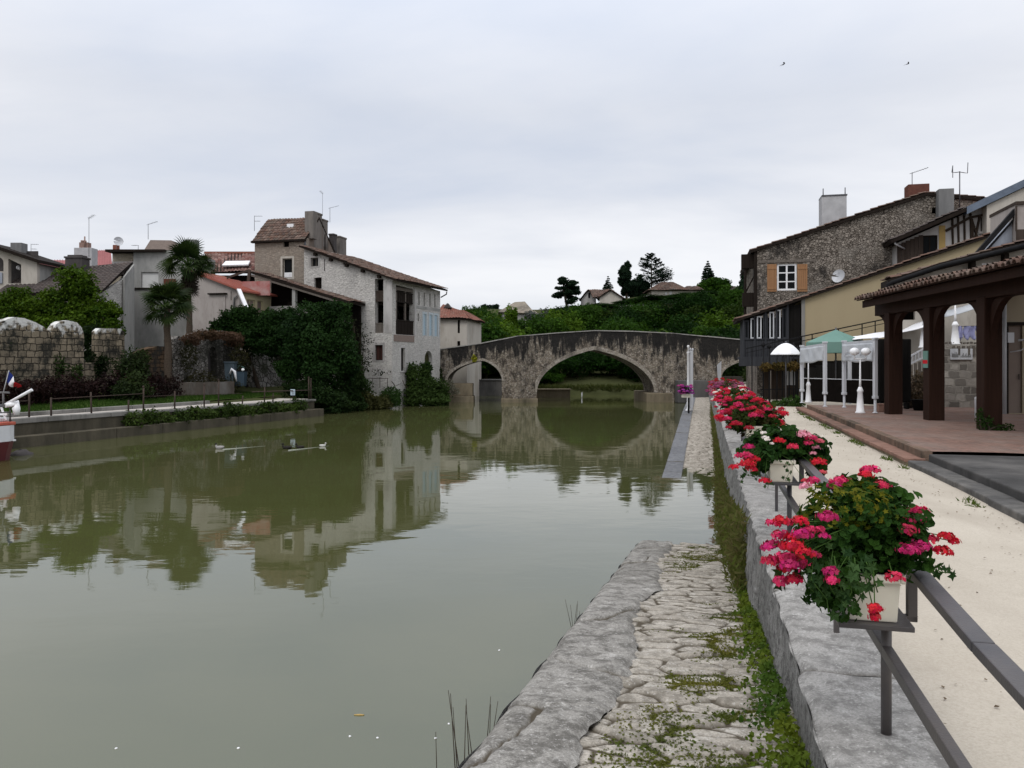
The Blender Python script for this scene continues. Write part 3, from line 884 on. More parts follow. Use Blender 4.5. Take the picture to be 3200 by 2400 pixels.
def paving(name, s0, s1, t0, t1, step, zf, cs, ct, seed, mat, depth=.03, rough=.008, jw=.055, kind='structure', t_fun=None):
 ss = np.arange(s0, s1 + 1e-6, step); tt = np.linspace(t0, t1, max(2, int(round((t1 - t0) / step)) + 1))
 S, T = np.meshgrid(ss, tt, indexing='ij')
 S1, T1 = S.ravel(), T.ravel()
 w = np.stack([S1 + .03 * nz2(S1, T1, seed + 5, 3, 1.3), T1 + .04 * nz2(S1, T1, seed + 6, 3, 1.3)], 1)
 ed, hh, tl, off = vor(w, cs, ct, seed)
 jn = np.clip(ed * math.sqrt(cs * ct) / jw, 0, 1)
 jn = jn * jn * (3 - 2 * jn)
 z = zf(S1, T1) + depth * (jn - 1) * (.6 + .6 * hh) + .012 * (hh - .5) * 2 * jn + (tl * off).sum(1) * .008 * jn + rough * nz2(S1, T1, seed + 9, 4, 2.0)
 if t_fun is not None: T1 = t_fun(S1, T1)
 X = .5 + S1 * QD.x + T1 * QN.x; Y = S1 * QD.y + T1 * QN.y
 verts = np.stack([X, Y, z], 1)
 nu, nv = len(ss), len(tt)
 i, j = np.meshgrid(np.arange(nu - 1), np.arange(nv - 1), indexing='ij')
 q = np.stack([i * nv + j, i * nv + j + 1, (i + 1) * nv + j + 1, (i + 1) * nv + j], -1).reshape(-1, 4)[:, ::-1]
 loops = q.ravel(); tot = np.full(len(q), 4); start = np.arange(len(q)) * 4
 o = raw_mesh(name, verts, loops, start, tot, None, mat, None, True)
 for nm, val in (('crack', jn), ('tone', hh)):
  at = o.data.attributes.new(nm, 'FLOAT', 'POINT'); at.data.foreach_set('value', val.astype(np.float32))
 o['kind'] = kind
 return o, (S1, T1, z, jn)
def ramp_z(S, T):
 return 1.19 - .1186 * (S - 3.8)
NEAR, near_data = paving('quay_ramp', .8, 16.5, -1.20, .06, .017, lambda S, T: ramp_z(S, T) + .02 * T, .17, .32, 21, SLAB, .020, .006, jw=.05)
def edge_z(S, T):
 return ramp_z(S, T) + .012 - .045 * np.clip((T + 1.10) / .10, 0, 1) ** 2 - .05 * np.clip((-1.47 - T) / .09, 0, 1) ** 2 + .005 * np.sin(S * 2.1)
EDGE, _ = paving('ramp_edge_stones', .8, 16.5, -1.56, -1.01, .026, edge_z, 1.1, 1.7, 5, EDGESTONE, .03, .006, jw=.05, t_fun=lambda S, T: T + (.07 * nz2(S, S * 0, 3, 3, .35) + .02 * nz2(S, S * 0, 4, 2, 2.0)) * np.clip((T + 1.45) / .4, 0, 1))
m = MB(); pts = []
for s_ in np.linspace(.8, 16.5, 120):
 for k, zz in enumerate((0, .25, .6, 1.6)):
  z0 = float(ramp_z(s_, 0)) - .03
  pts.append(Q(s_, -1.56 + .015 * math.sin(s_ * 7 + k * 2) - .02 * k, z0 - zz))
m.grid(pts, 120, 4); struct(m.build('ramp_side', WALLFACE))
def far_z(S, T):
 return np.where(S < 43, -.02 + .47 * (S - 21.3) / 21.7, .45 + 0 * S)
paving('cobbled_quay', 20.0, 66.0, -1.06, .06, .05, lambda S, T: far_z(S, T) + .02 * T, .19, .30, 33, SLAB_FAR, .05, .012)
paving('quay_edge_kerb', 21.2, 66.0, -1.56, -1.055, .09, lambda S, T: far_z(S, T) + .012, 2.2, 2.5, 8, SLATEKERB, .02, .004, jw=.1)
m = MB(); pts = []
for s_ in np.linspace(20, 66, 60):
 z0 = float(far_z(np.array(s_), 0)) + .02
 for k, zz in enumerate((0, .2, 1.2)): pts.append(Q(s_, -1.56, z0 - zz))
m.grid(pts, 60, 3); struct(m.build('quay_edge_side', CONC_D))
# ---- quay parapet wall: separate long blocks, worn arrises
q = thing('quay_wall', 'long low grey stone quay wall carrying the metal railing beside the gravel path', 'wall', Q(10, .25, 0))
rng = np.random.default_rng(4)
s_, k = -2.0, 0
wt_v, fc = [], MB()
edges = [-2.0]
while edges[-1] < 66: edges.append(edges[-1] + rng.uniform(1.05, 1.9) * (1 if edges[-1] < 25 else 2.2))
top = MB()
cr_, tn_ = [], []
for a_, b_ in zip(edges[:-1], edges[1:]):
 n_s = max(3, int((b_ - a_) / (.05 if a_ < 14 else .2))); n_t = 15 if a_ < 14 else 7
 zt = 1.45 + rng.uniform(-.006, .006); tl = rng.uniform(-.006, .006); sh = rng.uniform(-.012, .008); tone = rng.uniform(0, 1)
 pts = []
 for i in range(n_s + 1):
  fs = i / n_s; ss_ = a_ + (b_ - a_) * fs
  je = min(fs, 1 - fs) * (b_ - a_)
  jd = max(0, 1 - je / .02)
  for j in range(n_t + 1):
   ft = j / n_t
   t_ = sh + ft * (.50 - sh)
   e = max(0, 1 - (t_ - sh) / .05)
   z = zt + tl * ft - .022 * e * e - .022 * jd * jd + .006 * math.sin(ss_ * 9 + t_ * 7) * math.sin(t_ * 13 + ss_ * 3)
   if e > .5: z -= .012 * abs(math.sin(ss_ * 5.3)) * e
   pts.append(Q(ss_, t_ - (.01 * math.sin(ss_ * 11) if j == 0 else 0), z)); cr_.append(1 - jd * .55); tn_.append(tone)
 top.grid(pts, n_s + 1, n_t + 1)
 pts = []
 nz_ = 14 if a_ < 14 else 5
 for i in range(n_s + 1):
  ss_ = a_ + (b_ - a_) * i / n_s
  je = min(i / n_s, 1 - i / n_s) * (b_ - a_)
  jd = max(0, 1 - je / .03)
  for j in range(nz_ + 1):
   fz = j / nz_
   z = zt - .02 - fz * 1.9
   bul = .022 * math.sin(ss_ * 4.1 + z * 5) * math.sin(z * 7.3 + ss_ * 1.9) + .016 * math.sin(ss_ * 13 + z * 9) * math.sin(z * 17 - ss_ * 4)
   pts.append(Q(ss_, sh + (.0 if j == 0 else -.012) + bul * min(1, fz * 8) + jd * .03 * min(1, fz * 8) - .06 * fz, z))
 fc.grid(pts, n_s + 1, nz_ + 1)
top.f = [f[::-1] for f in top.f]
o = top.build('coping', WALLTOP, q)
for nm, val in (('crack', cr_), ('tone', tn_)):
 at = o.data.attributes.new(nm, 'FLOAT', 'POINT'); at.data.foreach_set('value', np.array(val, np.float32))
fc.f = [f[::-1] for f in fc.f]
fc.obox(Q(-2, .06, -1.0), Q(66, .06, 0) - Q(-2, .06, 0), Q(0, .43, 0) - Q(0, 0, 0), (0, 0, 2.40))
fc.build('wall_face', WALLFACE, q)
# ---------------------------------------------------------------- terrace, steps and kerbs (right of the path)
S_RED, S_END = 13.9, 28.6
m = MB()
pts = []
for s_ in np.linspace(S_RED, S_END, 60):
 for t_ in np.linspace(2.98, 16, 27): pts.append(Q(s_, t_, 1.64 + .006 * math.sin(s_ * 2 + t_ * 3)))
m.grid(pts, 60, 27); m.f = [f[::-1] for f in m.f]
struct(m.build('terrace_paving', PAVER))
m = MB()
for a_, b_ in zip(np.linspace(S_RED, S_END, 25)[:-1], np.linspace(S_RED, S_END, 25)[1:]):
 w = random.uniform(-.008, .008)
 m.obox(Q(a_ + .004, 2.93 + w, 1.46), QD.to_3d() * (b_ - a_ - .008), QN.to_3d() * .16, (0, 0, .187 + random.uniform(-.004, .004)))
struct(m.build('upper_step_kerb', STEPFACE, bevel=.012))
m = MB(); m2 = MB()
e = np.linspace(S_RED - .05, S_END + .7, 19)
for a_, b_ in zip(e[:-1], e[1:]):
 w = random.uniform(-.012, .012)
 m.obox(Q(a_ + .004, 2.66 + w, 1.46), QD.to_3d() * (b_ - a_ - .008), QN.to_3d() * .31, (0, 0, .065 + random.uniform(-.004, .004)))
 m2.obox(Q(a_ + .002, 2.69 + w, 1.2), QD.to_3d() * (b_ - a_ - .004), QN.to_3d() * .3, (0, 0, .262))
struct(m.build('red_step', STEPBRICK, bevel=.012)); struct(m2.build('step_riser', CONC_T, bevel=.01))
m = MB()
e = np.linspace(-6, S_RED - .06, 17)
for a_, b_ in zip(e[:-1], e[1:]):
 m.obox(Q(a_ + .005, 2.70 + random.uniform(-.012, .012), 1.2), QD.to_3d() * (b_ - a_ - .01), QN.to_3d() * .30, (0, 0, .30 + random.uniform(-.006, .006)))
struct(m.build('stone_kerb', DARKKERB, bevel=.018))
m = MB(); m.obox(Q(-6, 3.0, 1.2), QD.to_3d() * (S_RED + 5.9), QN.to_3d() * 14, (0, 0, .405))
struct(m.build('asphalt_terrace', ASPHALT, bevel=.02))
# ---------------------------------------------------------------- left bank
m = MB()
for a_, b_ in zip(np.linspace(-45, 19.3, 27)[:-1], np.linspace(-45, 19.3, 27)[1:]):
 m.obox(L(a_ + .01, 0 + random.uniform(-.01, .01), -1), LD.to_3d() * (b_ - a_ - .02), LN.to_3d() * .75, (0, 0, 1.40 + random.uniform(-.006, .006)))
o = m.build('mooring_ledge', LEDGE, bevel=.02)
tag(o, 'low mossy concrete mooring ledge along the far bank of the river', 'ledge')
q = thing('embankment_wall', 'stone embankment wall with pale coping above the mooring ledge', 'wall', L(8, .8, 0))
m = MB(); m.obox(L(-45, .6, -.5), LD.to_3d() * 64.2, LN.to_3d() * .4, (0, 0, 1.33)); m.build('wall_body', LEDGE, q)
m = MB()
e = np.linspace(-45, 19.3, 45)
for a_, b_ in zip(e[:-1], e[1:]):
 zz = .19 if a_ < 6 else .12
 m.obox(L(a_ + .006, .54 + random.uniform(-.02, .02), .835), LD.to_3d() * (b_ - a_ - .012), LN.to_3d() * .42, (0, 0, zz + random.uniform(-.01, .01)))
m.build('coping', CONC, q, bevel=.02)
m = MB(); pts = []
for s_ in np.linspace(-45, 19.2, 40):
 for t_ in (.95, 1.6, 2.3): pts.append(L(s_, t_ + (max(0, s_ - 12) * .12 if t_ > 1 else 0), .965))
m.grid(pts, 40, 3); m.f = [f[::-1] for f in m.f]; struct(m.build('embankment_path', LPATH))
m = MB()
for a_, b_ in zip(np.linspace(-30, 12.5, 18)[:-1], np.linspace(-30, 12.5, 18)[1:]):
 m.obox(L(a_ + .01, 2.3, .8), LD.to_3d() * (b_ - a_ - .02), LN.to_3d() * .22, (0, 0, .33 + random.uniform(-.01, .01)))
tag(m.build('lawn_kerb', CONC, bevel=.02), 'low pale kerb edging the lawn on the far bank', 'kerb')
m = MB(); pts = []
for s_ in np.linspace(-30, 21, 40):
 for t_ in (2.51, 3.5, 5, 6.6): pts.append(L(s_, t_ + max(0, s_ - 12.5) * .16, 1.1 + .03 * math.sin(s_) + .05 * (t_ - 2.5)))
m.grid(pts, 40, 4); m.f = [f[::-1] for f in m.f]; struct(m.build('lawn_bed', GRASSBED))
BLADE_V = [(-.12, 0, 0), (.12, 0, 0), (.03, .25, .9)]
BLADE_F = [(0, 1, 2)]
def blades(name, pos, size, c1, c2, seed, kind='stuff', lean=.35, parent=None, mat=None):
 rng = np.random.default_rng(seed)
 n = len(pos)
 nrm = np.array([0, 0, 1.0]) + rng.normal(size=(n, 3)) * lean
 w = rng.uniform(0, 1, (n, 1))
 o = scatter_mesh(name, BLADE_V, BLADE_F, pos, nrm, size * rng.uniform(.5, 1.4, n), np.array(c1) * (1 - w) + np.array(c2) * w, mat or LEAF, parent, seed)
 if kind: o['kind'] = kind
 return o
rng = np.random.default_rng(2)
a_ = rng.uniform(-6, 21, 26000); b_ = rng.uniform(2.55, 6.6, 26000)
tt_ = b_ + np.maximum(0, a_ - 12.5) * .16
pp = np.stack([-17.7 + a_ * LD.x + tt_ * LN.x, 28.5 + a_ * LD.y + tt_ * LN.y, 1.1 + .03 * np.sin(a_) + .05 * (b_ - 2.5)], 1)
blades('lawn_grass', pp, .11, (.016, .042, .006), (.042, .08, .014), 3)
# ================================================================ FOREGROUND: railing, flower boxes, weeds
BOX_S = [3.75, 7.75, 11.75, 15.75, 19.75, 23.75, 27.75]
rl = thing('metal_railing', 'low anthracite metal railing along the parapet wall, hung with flower boxes', 'railing', Q(8, .3, 1.45))
e = [-3.0, -.6, 1.9, 2.75, 3.6, 5.6, 7.6, 9.7, 11.6, 15.6, 19.6, 23.6, 27.6, 30.0]
m = MB()
hz = [2.17, 2.15, 2.12, 2.13, 2.165, 2.15, 2.16, 2.14, 2.155, 2.15, 2.15, 2.15, 2.15, 2.15]
for i in range(len(e) - 1):
 a_, b_ = Q(e[i] + .004, .395, hz[i]), Q(e[i + 1] - .004, .395, hz[i + 1])
 m.beam(a_, b_, .072, .038)
 m.beam(Q(e[i] - .02, .395, hz[i] - .001), Q(e[i] + .02, .395, hz[i] - .001), .066, .032)
m.build('top_rail', RAILMETAL, rl, bevel=.005)
m = MB()
m.beam(Q(-3, .285, 1.80), Q(30, .285, 1.83), .042, .05)
m.build('lower_rail', RAILMETAL, rl, bevel=.004)
for s_ in [-.3] + BOX_S:
 p = MB()
 p.cyl(Q(s_ - .12, .285, 1.40), Q(s_ - .12, .285, 1.975), .022, n=12)
 p.lathe(Q(s_ - .12, .285, 1.435), [(.032, 0), (.032, .006), (.024, .012)], 12)
 p.build('post', RAILMETAL, rl)
 b = MB()
 if s_ > 0:
  b.obox(Q(s_ - .33, .06, 1.955), QD.to_3d() * .66, QN.to_3d() * .29, (0, 0, .022))
  MB().obox(Q(s_ + 1.2, .27, 1.44), QD.to_3d() * .03, QN.to_3d() * .03, (0, 0, .37)).build('post', RAILMETAL, rl)
  b.obox(Q(s_ - .10, .30, 1.93), QD.to_3d() * .04, QN.to_3d() * .115, (0, 0, .025))
  b.obox(Q(s_ - .10, .375, 1.93), QD.to_3d() * .04, QN.to_3d() * .04, (0, 0, .21))
  b.build('bracket', RAILMETAL, rl, bevel=.003)
def geranium_leaf():
 vs = [(0, 0, -.06)]
 n = 11
 for k in range(n):
  a = 2 * math.pi * (k + .5) / n
  r = .5 * (1 - .16 * (k % 2)) * (1 if abs(math.atan2(math.sin(a - math.pi), math.cos(a - math.pi))) > .35 else .45)
  vs.append((r * math.cos(a), r * math.sin(a), .10 * (1 if k % 2 else .4)))
 return vs, [(0, 1 + k, 1 + (k + 1) % n) for k in range(n)]
def ivy_leaf():
 o = [(.5, 0), (.16, .12), (.12, .45), (-.1, .22), (-.42, .34), (-.34, 0), (-.42, -.34), (-.1, -.22), (.12, -.45), (.16, -.12)]
 vs = [(0, 0, -.05)] + [(x, y, .06 * (i % 2)) for i, (x, y) in enumerate(o)]
 return vs, [(0, 1 + k, 1 + (k + 1) % len(o)) for k in range(len(o))]
def floret():
 vs, fs = [], []
 for k in range(5):
  a = 2 * math.pi * k / 5
  c, s = math.cos(a), math.sin(a)
  R = lambda x, y, z: (x * c - y * s, x * s + y * c, z)
  o = len(vs)
  vs += [(0, 0, 0), R(.22, -.2, .10), R(.5, -.14, .06), R(.5, .14, .06), R(.22, .2, .10)]
  fs.append((o, o + 1, o + 2, o + 3, o + 4))
 return vs, fs
GLV, GLF = geranium_leaf(); IVV, IVF = ivy_leaf(); FLV, FLF = floret()
RED, PINK, MAG, LPINK, WHITE, PURP = (.56, .010, .03), (.60, .026, .12), (.50, .016, .14), (.72, .30, .40), (.80, .74, .74), (.30, .05, .15)
def heads_mesh(name, parent, heads, seed, fl=.0165):
 rng = np.random.default_rng(seed)
 PP, NN, CC = [], [], []
 for (c, r, col) in heads:
  n = int(52 * (r / .045) ** 2) + 10
  d = rng.normal(size=(n, 3)); d /= np.linalg.norm(d, axis=1, keepdims=True)
  d[:, 2] = np.abs(d[:, 2]) * .9 - .35 * rng.uniform(0, 1, n)
  PP.append(np.array(c) + d * np.array([1, 1, .72]) * r * rng.uniform(.55, 1.05, (n, 1))); NN.append(d + rng.normal(size=(n, 3)) * .25)
  CC.append(np.clip(np.array(col)[None] * rng.uniform(.72, 1.25, (n, 1)) + rng.uniform(0, .03, (n, 3)), 0, .95))
 p, n_, c = np.concatenate(PP), np.concatenate(NN), np.concatenate(CC)
 return scatter_mesh(name, FLV, FLF, p, n_, fl * rng.uniform(.85, 1.35, len(p)), c, PETAL, parent, seed)
def stems_mesh(name, parent, base, heads, seed):
 rr = random.Random(seed); m = MB()
 for c, r, col in heads:
  b = Vector(base) + Vector((rr.uniform(-.08, .08), rr.uniform(-.1, .1), 0))
  c = Vector(c); mid = (b + c) / 2 + Vector((rr.uniform(-.03, .03), rr.uniform(-.03, .03), .05))
  m.tube([b, mid, c], .0022, 4)
 return m.build(name, STEM, parent)
STEM = plain('green_stem', (.05, .10, .02), (.035, .07, .015), 10, .7, .001, 40)
def trough(parent, s_, t0=.095, w=.21, ln=.60, z0=1.978, h=.20):
 m = MB()
 b = [Q(s_ - ln / 2 + .012, t0 + .012, z0), Q(s_ + ln / 2 - .012, t0 + .012, z0), Q(s_ + ln / 2 - .012, t0 + w - .012, z0), Q(s_ - ln / 2 + .012, t0 + w - .012, z0)]
 a = [Q(s_ - ln / 2, t0, z0 + h), Q(s_ + ln / 2, t0, z0 + h), Q(s_ + ln / 2, t0 + w, z0 + h), Q(s_ - ln / 2, t0 + w, z0 + h)]
 m.add(b + a, [(0, 1, 2, 3), (0, 4, 5, 1), (1, 5, 6, 2), (2, 6, 7, 3), (3, 7, 4, 0)])
 r = .016
 for (x0, x1, y0, y1) in ((-ln / 2 - r, ln / 2 + r, -r, .004), (-ln / 2 - r, ln / 2 + r, w - .004, w + r), (-ln / 2 - r, -ln / 2 + .004, .005, w - .005), (ln / 2 - .004, ln / 2 + r, .005, w - .005)):
  m.obox(Q(s_ + x0, t0 + y0, z0 + h - .034), QD.to_3d() * (x1 - x0), QN.to_3d() * (y1 - y0), (0, 0, .036))
 o = m.build('trough', PLANTER, parent, recalc=True, bevel=.006)
 MB().obox(Q(s_ - ln / 2 + .01, t0 + .01, z0 + h - .03), QD.to_3d() * (ln - .02), QN.to_3d() * (w - .02), (0, 0, .012)).build('soil', SOIL, parent)
 return o
def flower_box(s_, label, fol_blobs, heads, nleaf, c1, c2, seed, lsize=.05, ivy=None, yellow=None):
 base = Q(s_, .2, 1.978)
 f = thing('flower_box', label, 'flower box', base, 'flower boxes along the quay railing')
 trough(f, s_)
 rng = np.random.default_rng(seed)
 p, n, bi = blob_points(fol_blobs, nleaf, rng, .35)
 w = rng.uniform(0, 1, (len(p), 1))
 cols = (np.array(c1) * (1 - w) + np.array(c2) * w)
 o = scatter_mesh('foliage', GLV, GLF, p, n * .7 + rng.normal(size=p.shape) * .45 + np.array([0, -.15, .35]), lsize * rng.uniform(.6, 1.35, len(p)), cols, LEAF, f, seed)
 if ivy:
  ps, ns = [], []
  m = MB()
  for path in ivy:
   path = [Vector(v) for v in path]
   m.tube(path, .0025, 4)
   for a_, b_ in zip(path[:-1], path[1:]):
    k = max(2, int((b_ - a_).length / .018))
    for i in range(k):
     c = a_.lerp(b_, i / k)
     ps.append(np.array(c) + rng.normal(size=3) * .018); ns.append(np.array([rng.normal() * .5, -1 + rng.normal() * .4, .35 + rng.normal() * .4]))
  ps, ns = np.array(ps), np.array(ns)
  w = rng.uniform(0, 1, (len(ps), 1))
  scatter_mesh('ivy', IVV, IVF, ps, ns, .047 * rng.uniform(.6, 1.3, len(ps)), np.array((.018, .045, .014)) * (1 - w) + np.array((.05, .095, .03)) * w, LEAF, f, seed + 1)
  m.build('vine', STEM, f)
 if yellow:
  p, n, bi = blob_points(yellow[0], yellow[1], rng, .7)
  w = rng.uniform(0, 1, (len(p), 1))
  scatter_mesh('variegated_leaves', IVV, IVF, p, n + rng.normal(size=p.shape) * .5 + np.array([0, -.2, .4]), .036 * rng.uniform(.6, 1.3, len(p)), np.array((.035, .06, .006)) * (1 - w ** 2) + np.array((.19, .17, .014)) * w ** 2, LEAF, f, seed + 2)
 heads_mesh('blossoms', f, heads, seed + 3)
 stems_mesh('flower_stems', f, base + Vector((0, 0, .26)), heads, seed)
 return f
def z7(x, y, Y): return P(2200 + x * .4521, 1250 + y * .4521, Y)
h1 = [((1150, 490, 3.55), .042, PINK), ((1120, 520, 3.5), .03, RED), ((940, 570, 3.6), .044, PINK), ((900, 600, 3.55), .03, MAG), ((1230, 600, 3.5), .045, (.62, .03, .09)), ((855, 812, 3.22), .04, MAG), ((1465, 775, 3.5), .036, PINK), ((1530, 845, 3.5), .025, RED), ((1410, 905, 3.4), .038, (.62, .03, .1)), ((1410, 1040, 3.32), .042, MAG), ((1500, 1020, 3.35), .042, MAG), ((1560, 960, 3.45), .032, (.55, .02, .07)), ((1640, 1045, 3.45), .038, RED), ((1450, 1000, 3.4), .032, PINK), ((480, 855, 3.5), .032, PINK), ((535, 940, 3.45), .038, PINK), ((470, 1000, 3.5), .034, MAG), ((680, 930, 3.3), .040, MAG), ((730, 905, 3.35), .03, PINK), ((620, 1010, 3.3), .042, RED), ((690, 1062, 3.25), .034, RED), ((560, 1090, 3.35), .040, PINK), ((455, 1110, 3.4), .034, (.62, .03, .09)), ((600, 1150, 3.3), .042, MAG), ((625, 1240, 3.35), .036, (.52, .01, .05)), ((560, 1020, 3.4), .036, (.55, .015, .06)), ((870, 1190, 3.15), .03, MAG), ((885, 1250, 3.13), .028, PINK), ((1310, 1230, 3.25), .034, (.64, .03, .09)), ((1180, 1440, 3.1), .030, RED), ((1185, 1500, 3.1), .024, (.45, .01, .03)), ((830, 945, 3.2), .02, MAG), ((800, 900, 3.25), .018, PINK), ((760, 560, 3.9), .03, PINK), ((700, 600, 4.0), .028, LPINK)]
heads1 = [(z7(a[0], a[1], a[2] - (.16 if a[0] > 1300 else .1 if a[1] > 640 else 0)), r * 1.12, c) for a, r, c in h1]
c1 = Q(3.62, .22, 2.34)
rx = random.Random(77)
for _k in range(13): heads1.append((z7(rx.gauss(580, 75), rx.gauss(1030, 95), 3.28), rx.uniform(.026, .042), rx.choice([RED, PINK, MAG, (.45, .01, .05)])))
for _k in range(7): heads1.append((z7(rx.gauss(1500, 80), rx.gauss(960, 80), 3.3), rx.uniform(.024, .038), rx.choice([RED, PINK, MAG, LPINK])))
fol1 = [(c1, (.18, .28, .16)), (c1 + Vector((.07, -.06, -.03)), (.14, .18, .14)), (c1 + Vector((-.16, .02, -.08)), (.14, .24, .14)), (c1 + Vector((.13, .03, .02)), (.08, .18, .10)), (c1 + Vector((-.22, -.12, -.20)), (.09, .14, .14)), (c1 + Vector((.03, .1, .13)), (.15, .2, .07))]
ivy1 = [[z7(760, 1080, 3.2), z7(740, 1240, 3.14), z7(850, 1380, 3.12), z7(860, 1470, 3.1)], [z7(900, 1080, 3.12), z7(930, 1250, 3.08), z7(990, 1420, 3.07), z7(930, 1480, 3.1)], [z7(1040, 1090, 3.1), z7(1050, 1220, 3.06), z7(1100, 1330, 3.06), z7(1030, 1440, 3.07)], [z7(1120, 1120, 3.1), z7(1170, 1220, 3.08), z7(1200, 1330, 3.08)],
  [z7(820, 1150, 3.15), z7(880, 1310, 3.1), z7(950, 1400, 3.1)], [z7(1480, 1090, 3.4), z7(1570, 1160, 3.42), z7(1640, 1190, 3.45), z7(1740, 1200, 3.5)], [z7(1000, 1080, 3.1), z7(1010, 1200, 3.07), z7(1020, 1330, 3.06), z7(960, 1430, 3.07)], [z7(560, 1120, 3.3), z7(545, 1220, 3.3), z7(560, 1270, 3.3)], [z7(660, 1150, 3.25), z7(700, 1260, 3.22), z7(760, 1330, 3.2)]]
flower_box(BOX_S[0], 'nearest cream flower box with bushy geraniums, pink and red heads and trailing ivy', fol1, heads1, 5200, (.012, .036, .007), (.032, .080, .012), 41, .037, ivy1, ([(c1 + Vector((-.12, -.06, .10)), (.17, .2, .09))], 300))
def random_heads(s_, n, pal, seed, spread=(.36, .34, .2), zc=2.34, tb=.2, r=(.03, .05)):
 rr = random.Random(seed); out = []
 for _ in range(n):
  a = rr.uniform(0, 6.28); el = rr.uniform(-.5, 1.1)
  x, y, z = math.cos(a) * math.cos(el), math.sin(a) * math.cos(el), math.sin(el)
  k = rr.uniform(.85, 1.15)
  c = Q(s_ + y * spread[1] * k, tb + x * spread[0] * k, zc + z * spread[2] * k)
  out.append((c, rr.uniform(*r), rr.choice(pal)))
 return out
def z7h(l): return [(z7(a[0], a[1], a[2] - .38), r * .95, c) for a, r, c in l]
h2 = z7h([((520, 285, 7.2), .06, RED), ((615, 325, 7.15), .055, (.62, .03, .09)), ((690, 240, 7.5), .075, LPINK), ((740, 265, 7.5), .06, PINK), ((800, 285, 7.5), .045, (.6, .12, .16)), ((790, 430, 7.3), .075, RED), ((310, 325, 7.6), .055, MAG), ((290, 385, 7.4), .07, PINK), ((250, 390, 7.5), .06, PINK), ((300, 445, 7.3), .09, RED), ((330, 480, 7.3), .06, (.5, .01, .03)), ((210, 465, 7.3), .05, RED), ((420, 560, 7.2), .06, (.5, .01, .03)), ((410, 230, 7.5), .03, WHITE), ((425, 260, 7.5), .035, WHITE), ((440, 275, 7.45), .03, WHITE), ((470, 300, 7.3), .018, WHITE), ((720, 300, 7.5), .05, PINK), ((770, 330, 7.6), .05, LPINK), ((700, 560, 6.9), .04, (.6, .05, .07)), ((820, 500, 7.2), .04, (.6, .08, .1)), ((345, 410, 7.4), .06, RED), ((755, 370, 7.5), .035, LPINK)])
c2 = Q(7.7, .22, 2.32)
fol2 = [(c2, (.24, .30, .14)), (c2 + Vector((.2, 0, -.04)), (.18, .28, .14)), (c2 + Vector((-.2, 0, -.1)), (.16, .3, .16)), (c2 + Vector((.3, -.05, -.16)), (.1, .22, .14))]
ivy2 = [[z7(560, 430, 7.1), z7(590, 500, 7.06), z7(560, 560, 7.06)], [z7(380, 480, 7.2), z7(360, 560, 7.15)], [z7(450, 560, 7.2), z7(440, 610, 7.1)], [z7(300, 500, 7.3), z7(260, 560, 7.3)]]
flower_box(BOX_S[1], 'second flower box from the front, dark leaves with few white, red and pink heads', fol2, h2, 3200, (.010, .032, .007), (.026, .066, .012), 52, .055, ivy2)
palA = [(.52, .012, .05), RED, PINK, (.42, .008, .035), (.38, .008, .03), (.5, .02, .10)]
for i, (lab, pal, n, nl, colr) in enumerate([
  ('third flower box from the front, scarlet and pink geraniums beyond the dark leafy box', palA, 42, 1500, (.03, .02, .008)),
  ('fourth flower box from the front, heavy crimson geranium heads over the cobbled quay', [RED, RED, (.5, .01, .05), PINK], 44, 1300, (.02, .03, .008)),
  ('fifth flower box from the front, dense bright red geraniums with a white tuft on top', [RED, RED, RED, PINK, WHITE], 46, 900, (.02, .03, .008)),
  ('mauve-pink flower box, a dense ball of purple pink blossom far along the railing', [PURP, (.40, .12, .22), (.34, .08, .17)], 60, 700, (.05, .02, .03)),
  ('farthest flower box on the railing, a round red ball of blossom', [(.42, .015, .02), (.36, .012, .02)], 60, 500, (.08, .01, .01))]):
 s_ = BOX_S[i + 2]
 c = Q(s_, .22, 2.30)
 k = [1, 1, 1, 1.25, 1.15][i]
 fb = [(c, (.28 * k, .4 * k, .19 * k)), (c + Vector((.2, 0, -.06)), (.18 * k, .34, .16)), (c + Vector((-.2, 0, -.08)), (.17 * k, .34, .17))]
 flower_box(s_, lab, fb, random_heads(s_, int(n * 1.5), pal, 60 + i, (.44 * k, .60 * k, .22 * k), 2.26, r=(.045, .082)), nl, colr, (.035, .065, .012), 70 + i, .06)
# ---- moss, weeds
rng = np.random.default_rng(9)
S1, T1, Zr, Jn = near_data
msk = nz2(S1, T1, 77, 4, .55)
wgt = np.clip((msk - .30) * 1.6, 0, 1) * (.12 + .88 * (1 - Jn)) * np.clip((T1 + 1.05) / .15, 0, 1) * (S1 < 13.4) * np.clip((T1 + .95) * 1.6, .15, 1)
idx = rng.choice(len(S1), 30000, p=wgt / wgt.sum())
s2 = S1[idx] + rng.normal(size=len(idx)) * .014; t2 = T1[idx] + rng.normal(size=len(idx)) * .014
pos = np.stack([.5 + s2 * QD.x + t2 * QN.x, s2 * QD.y + t2 * QN.y, Zr[idx] + .004], 1)
w = np.clip(nz2(s2, t2, 5, 3, .9) * .5 + .5, 0, 1)[:, None]
o = scatter_mesh('moss', CLUMP_V, CLUMP_F, pos, np.array([0, 0, 1.0]) + rng.normal(size=pos.shape) * .5, .017 * rng.uniform(.5, 1.5, len(pos)), np.array((.12, .115, .02)) * w + np.array((.06, .085, .018)) * (1 - w), LEAF, None, 5)
o['kind'] = 'stuff'
n = 5600
s2 = .9 + 10.5 * rng.uniform(0, 1, n) ** 1.25
keep = (nz2(s2, s2 * 0, 31, 3, .35) > -.45) | (s2 < 5.5)
s2 = s2[keep]; n = len(s2)
wd = np.clip(.26 - .02 * s2, .07, .26)
t2 = -.03 - np.abs(rng.normal(size=n)) * wd * .6
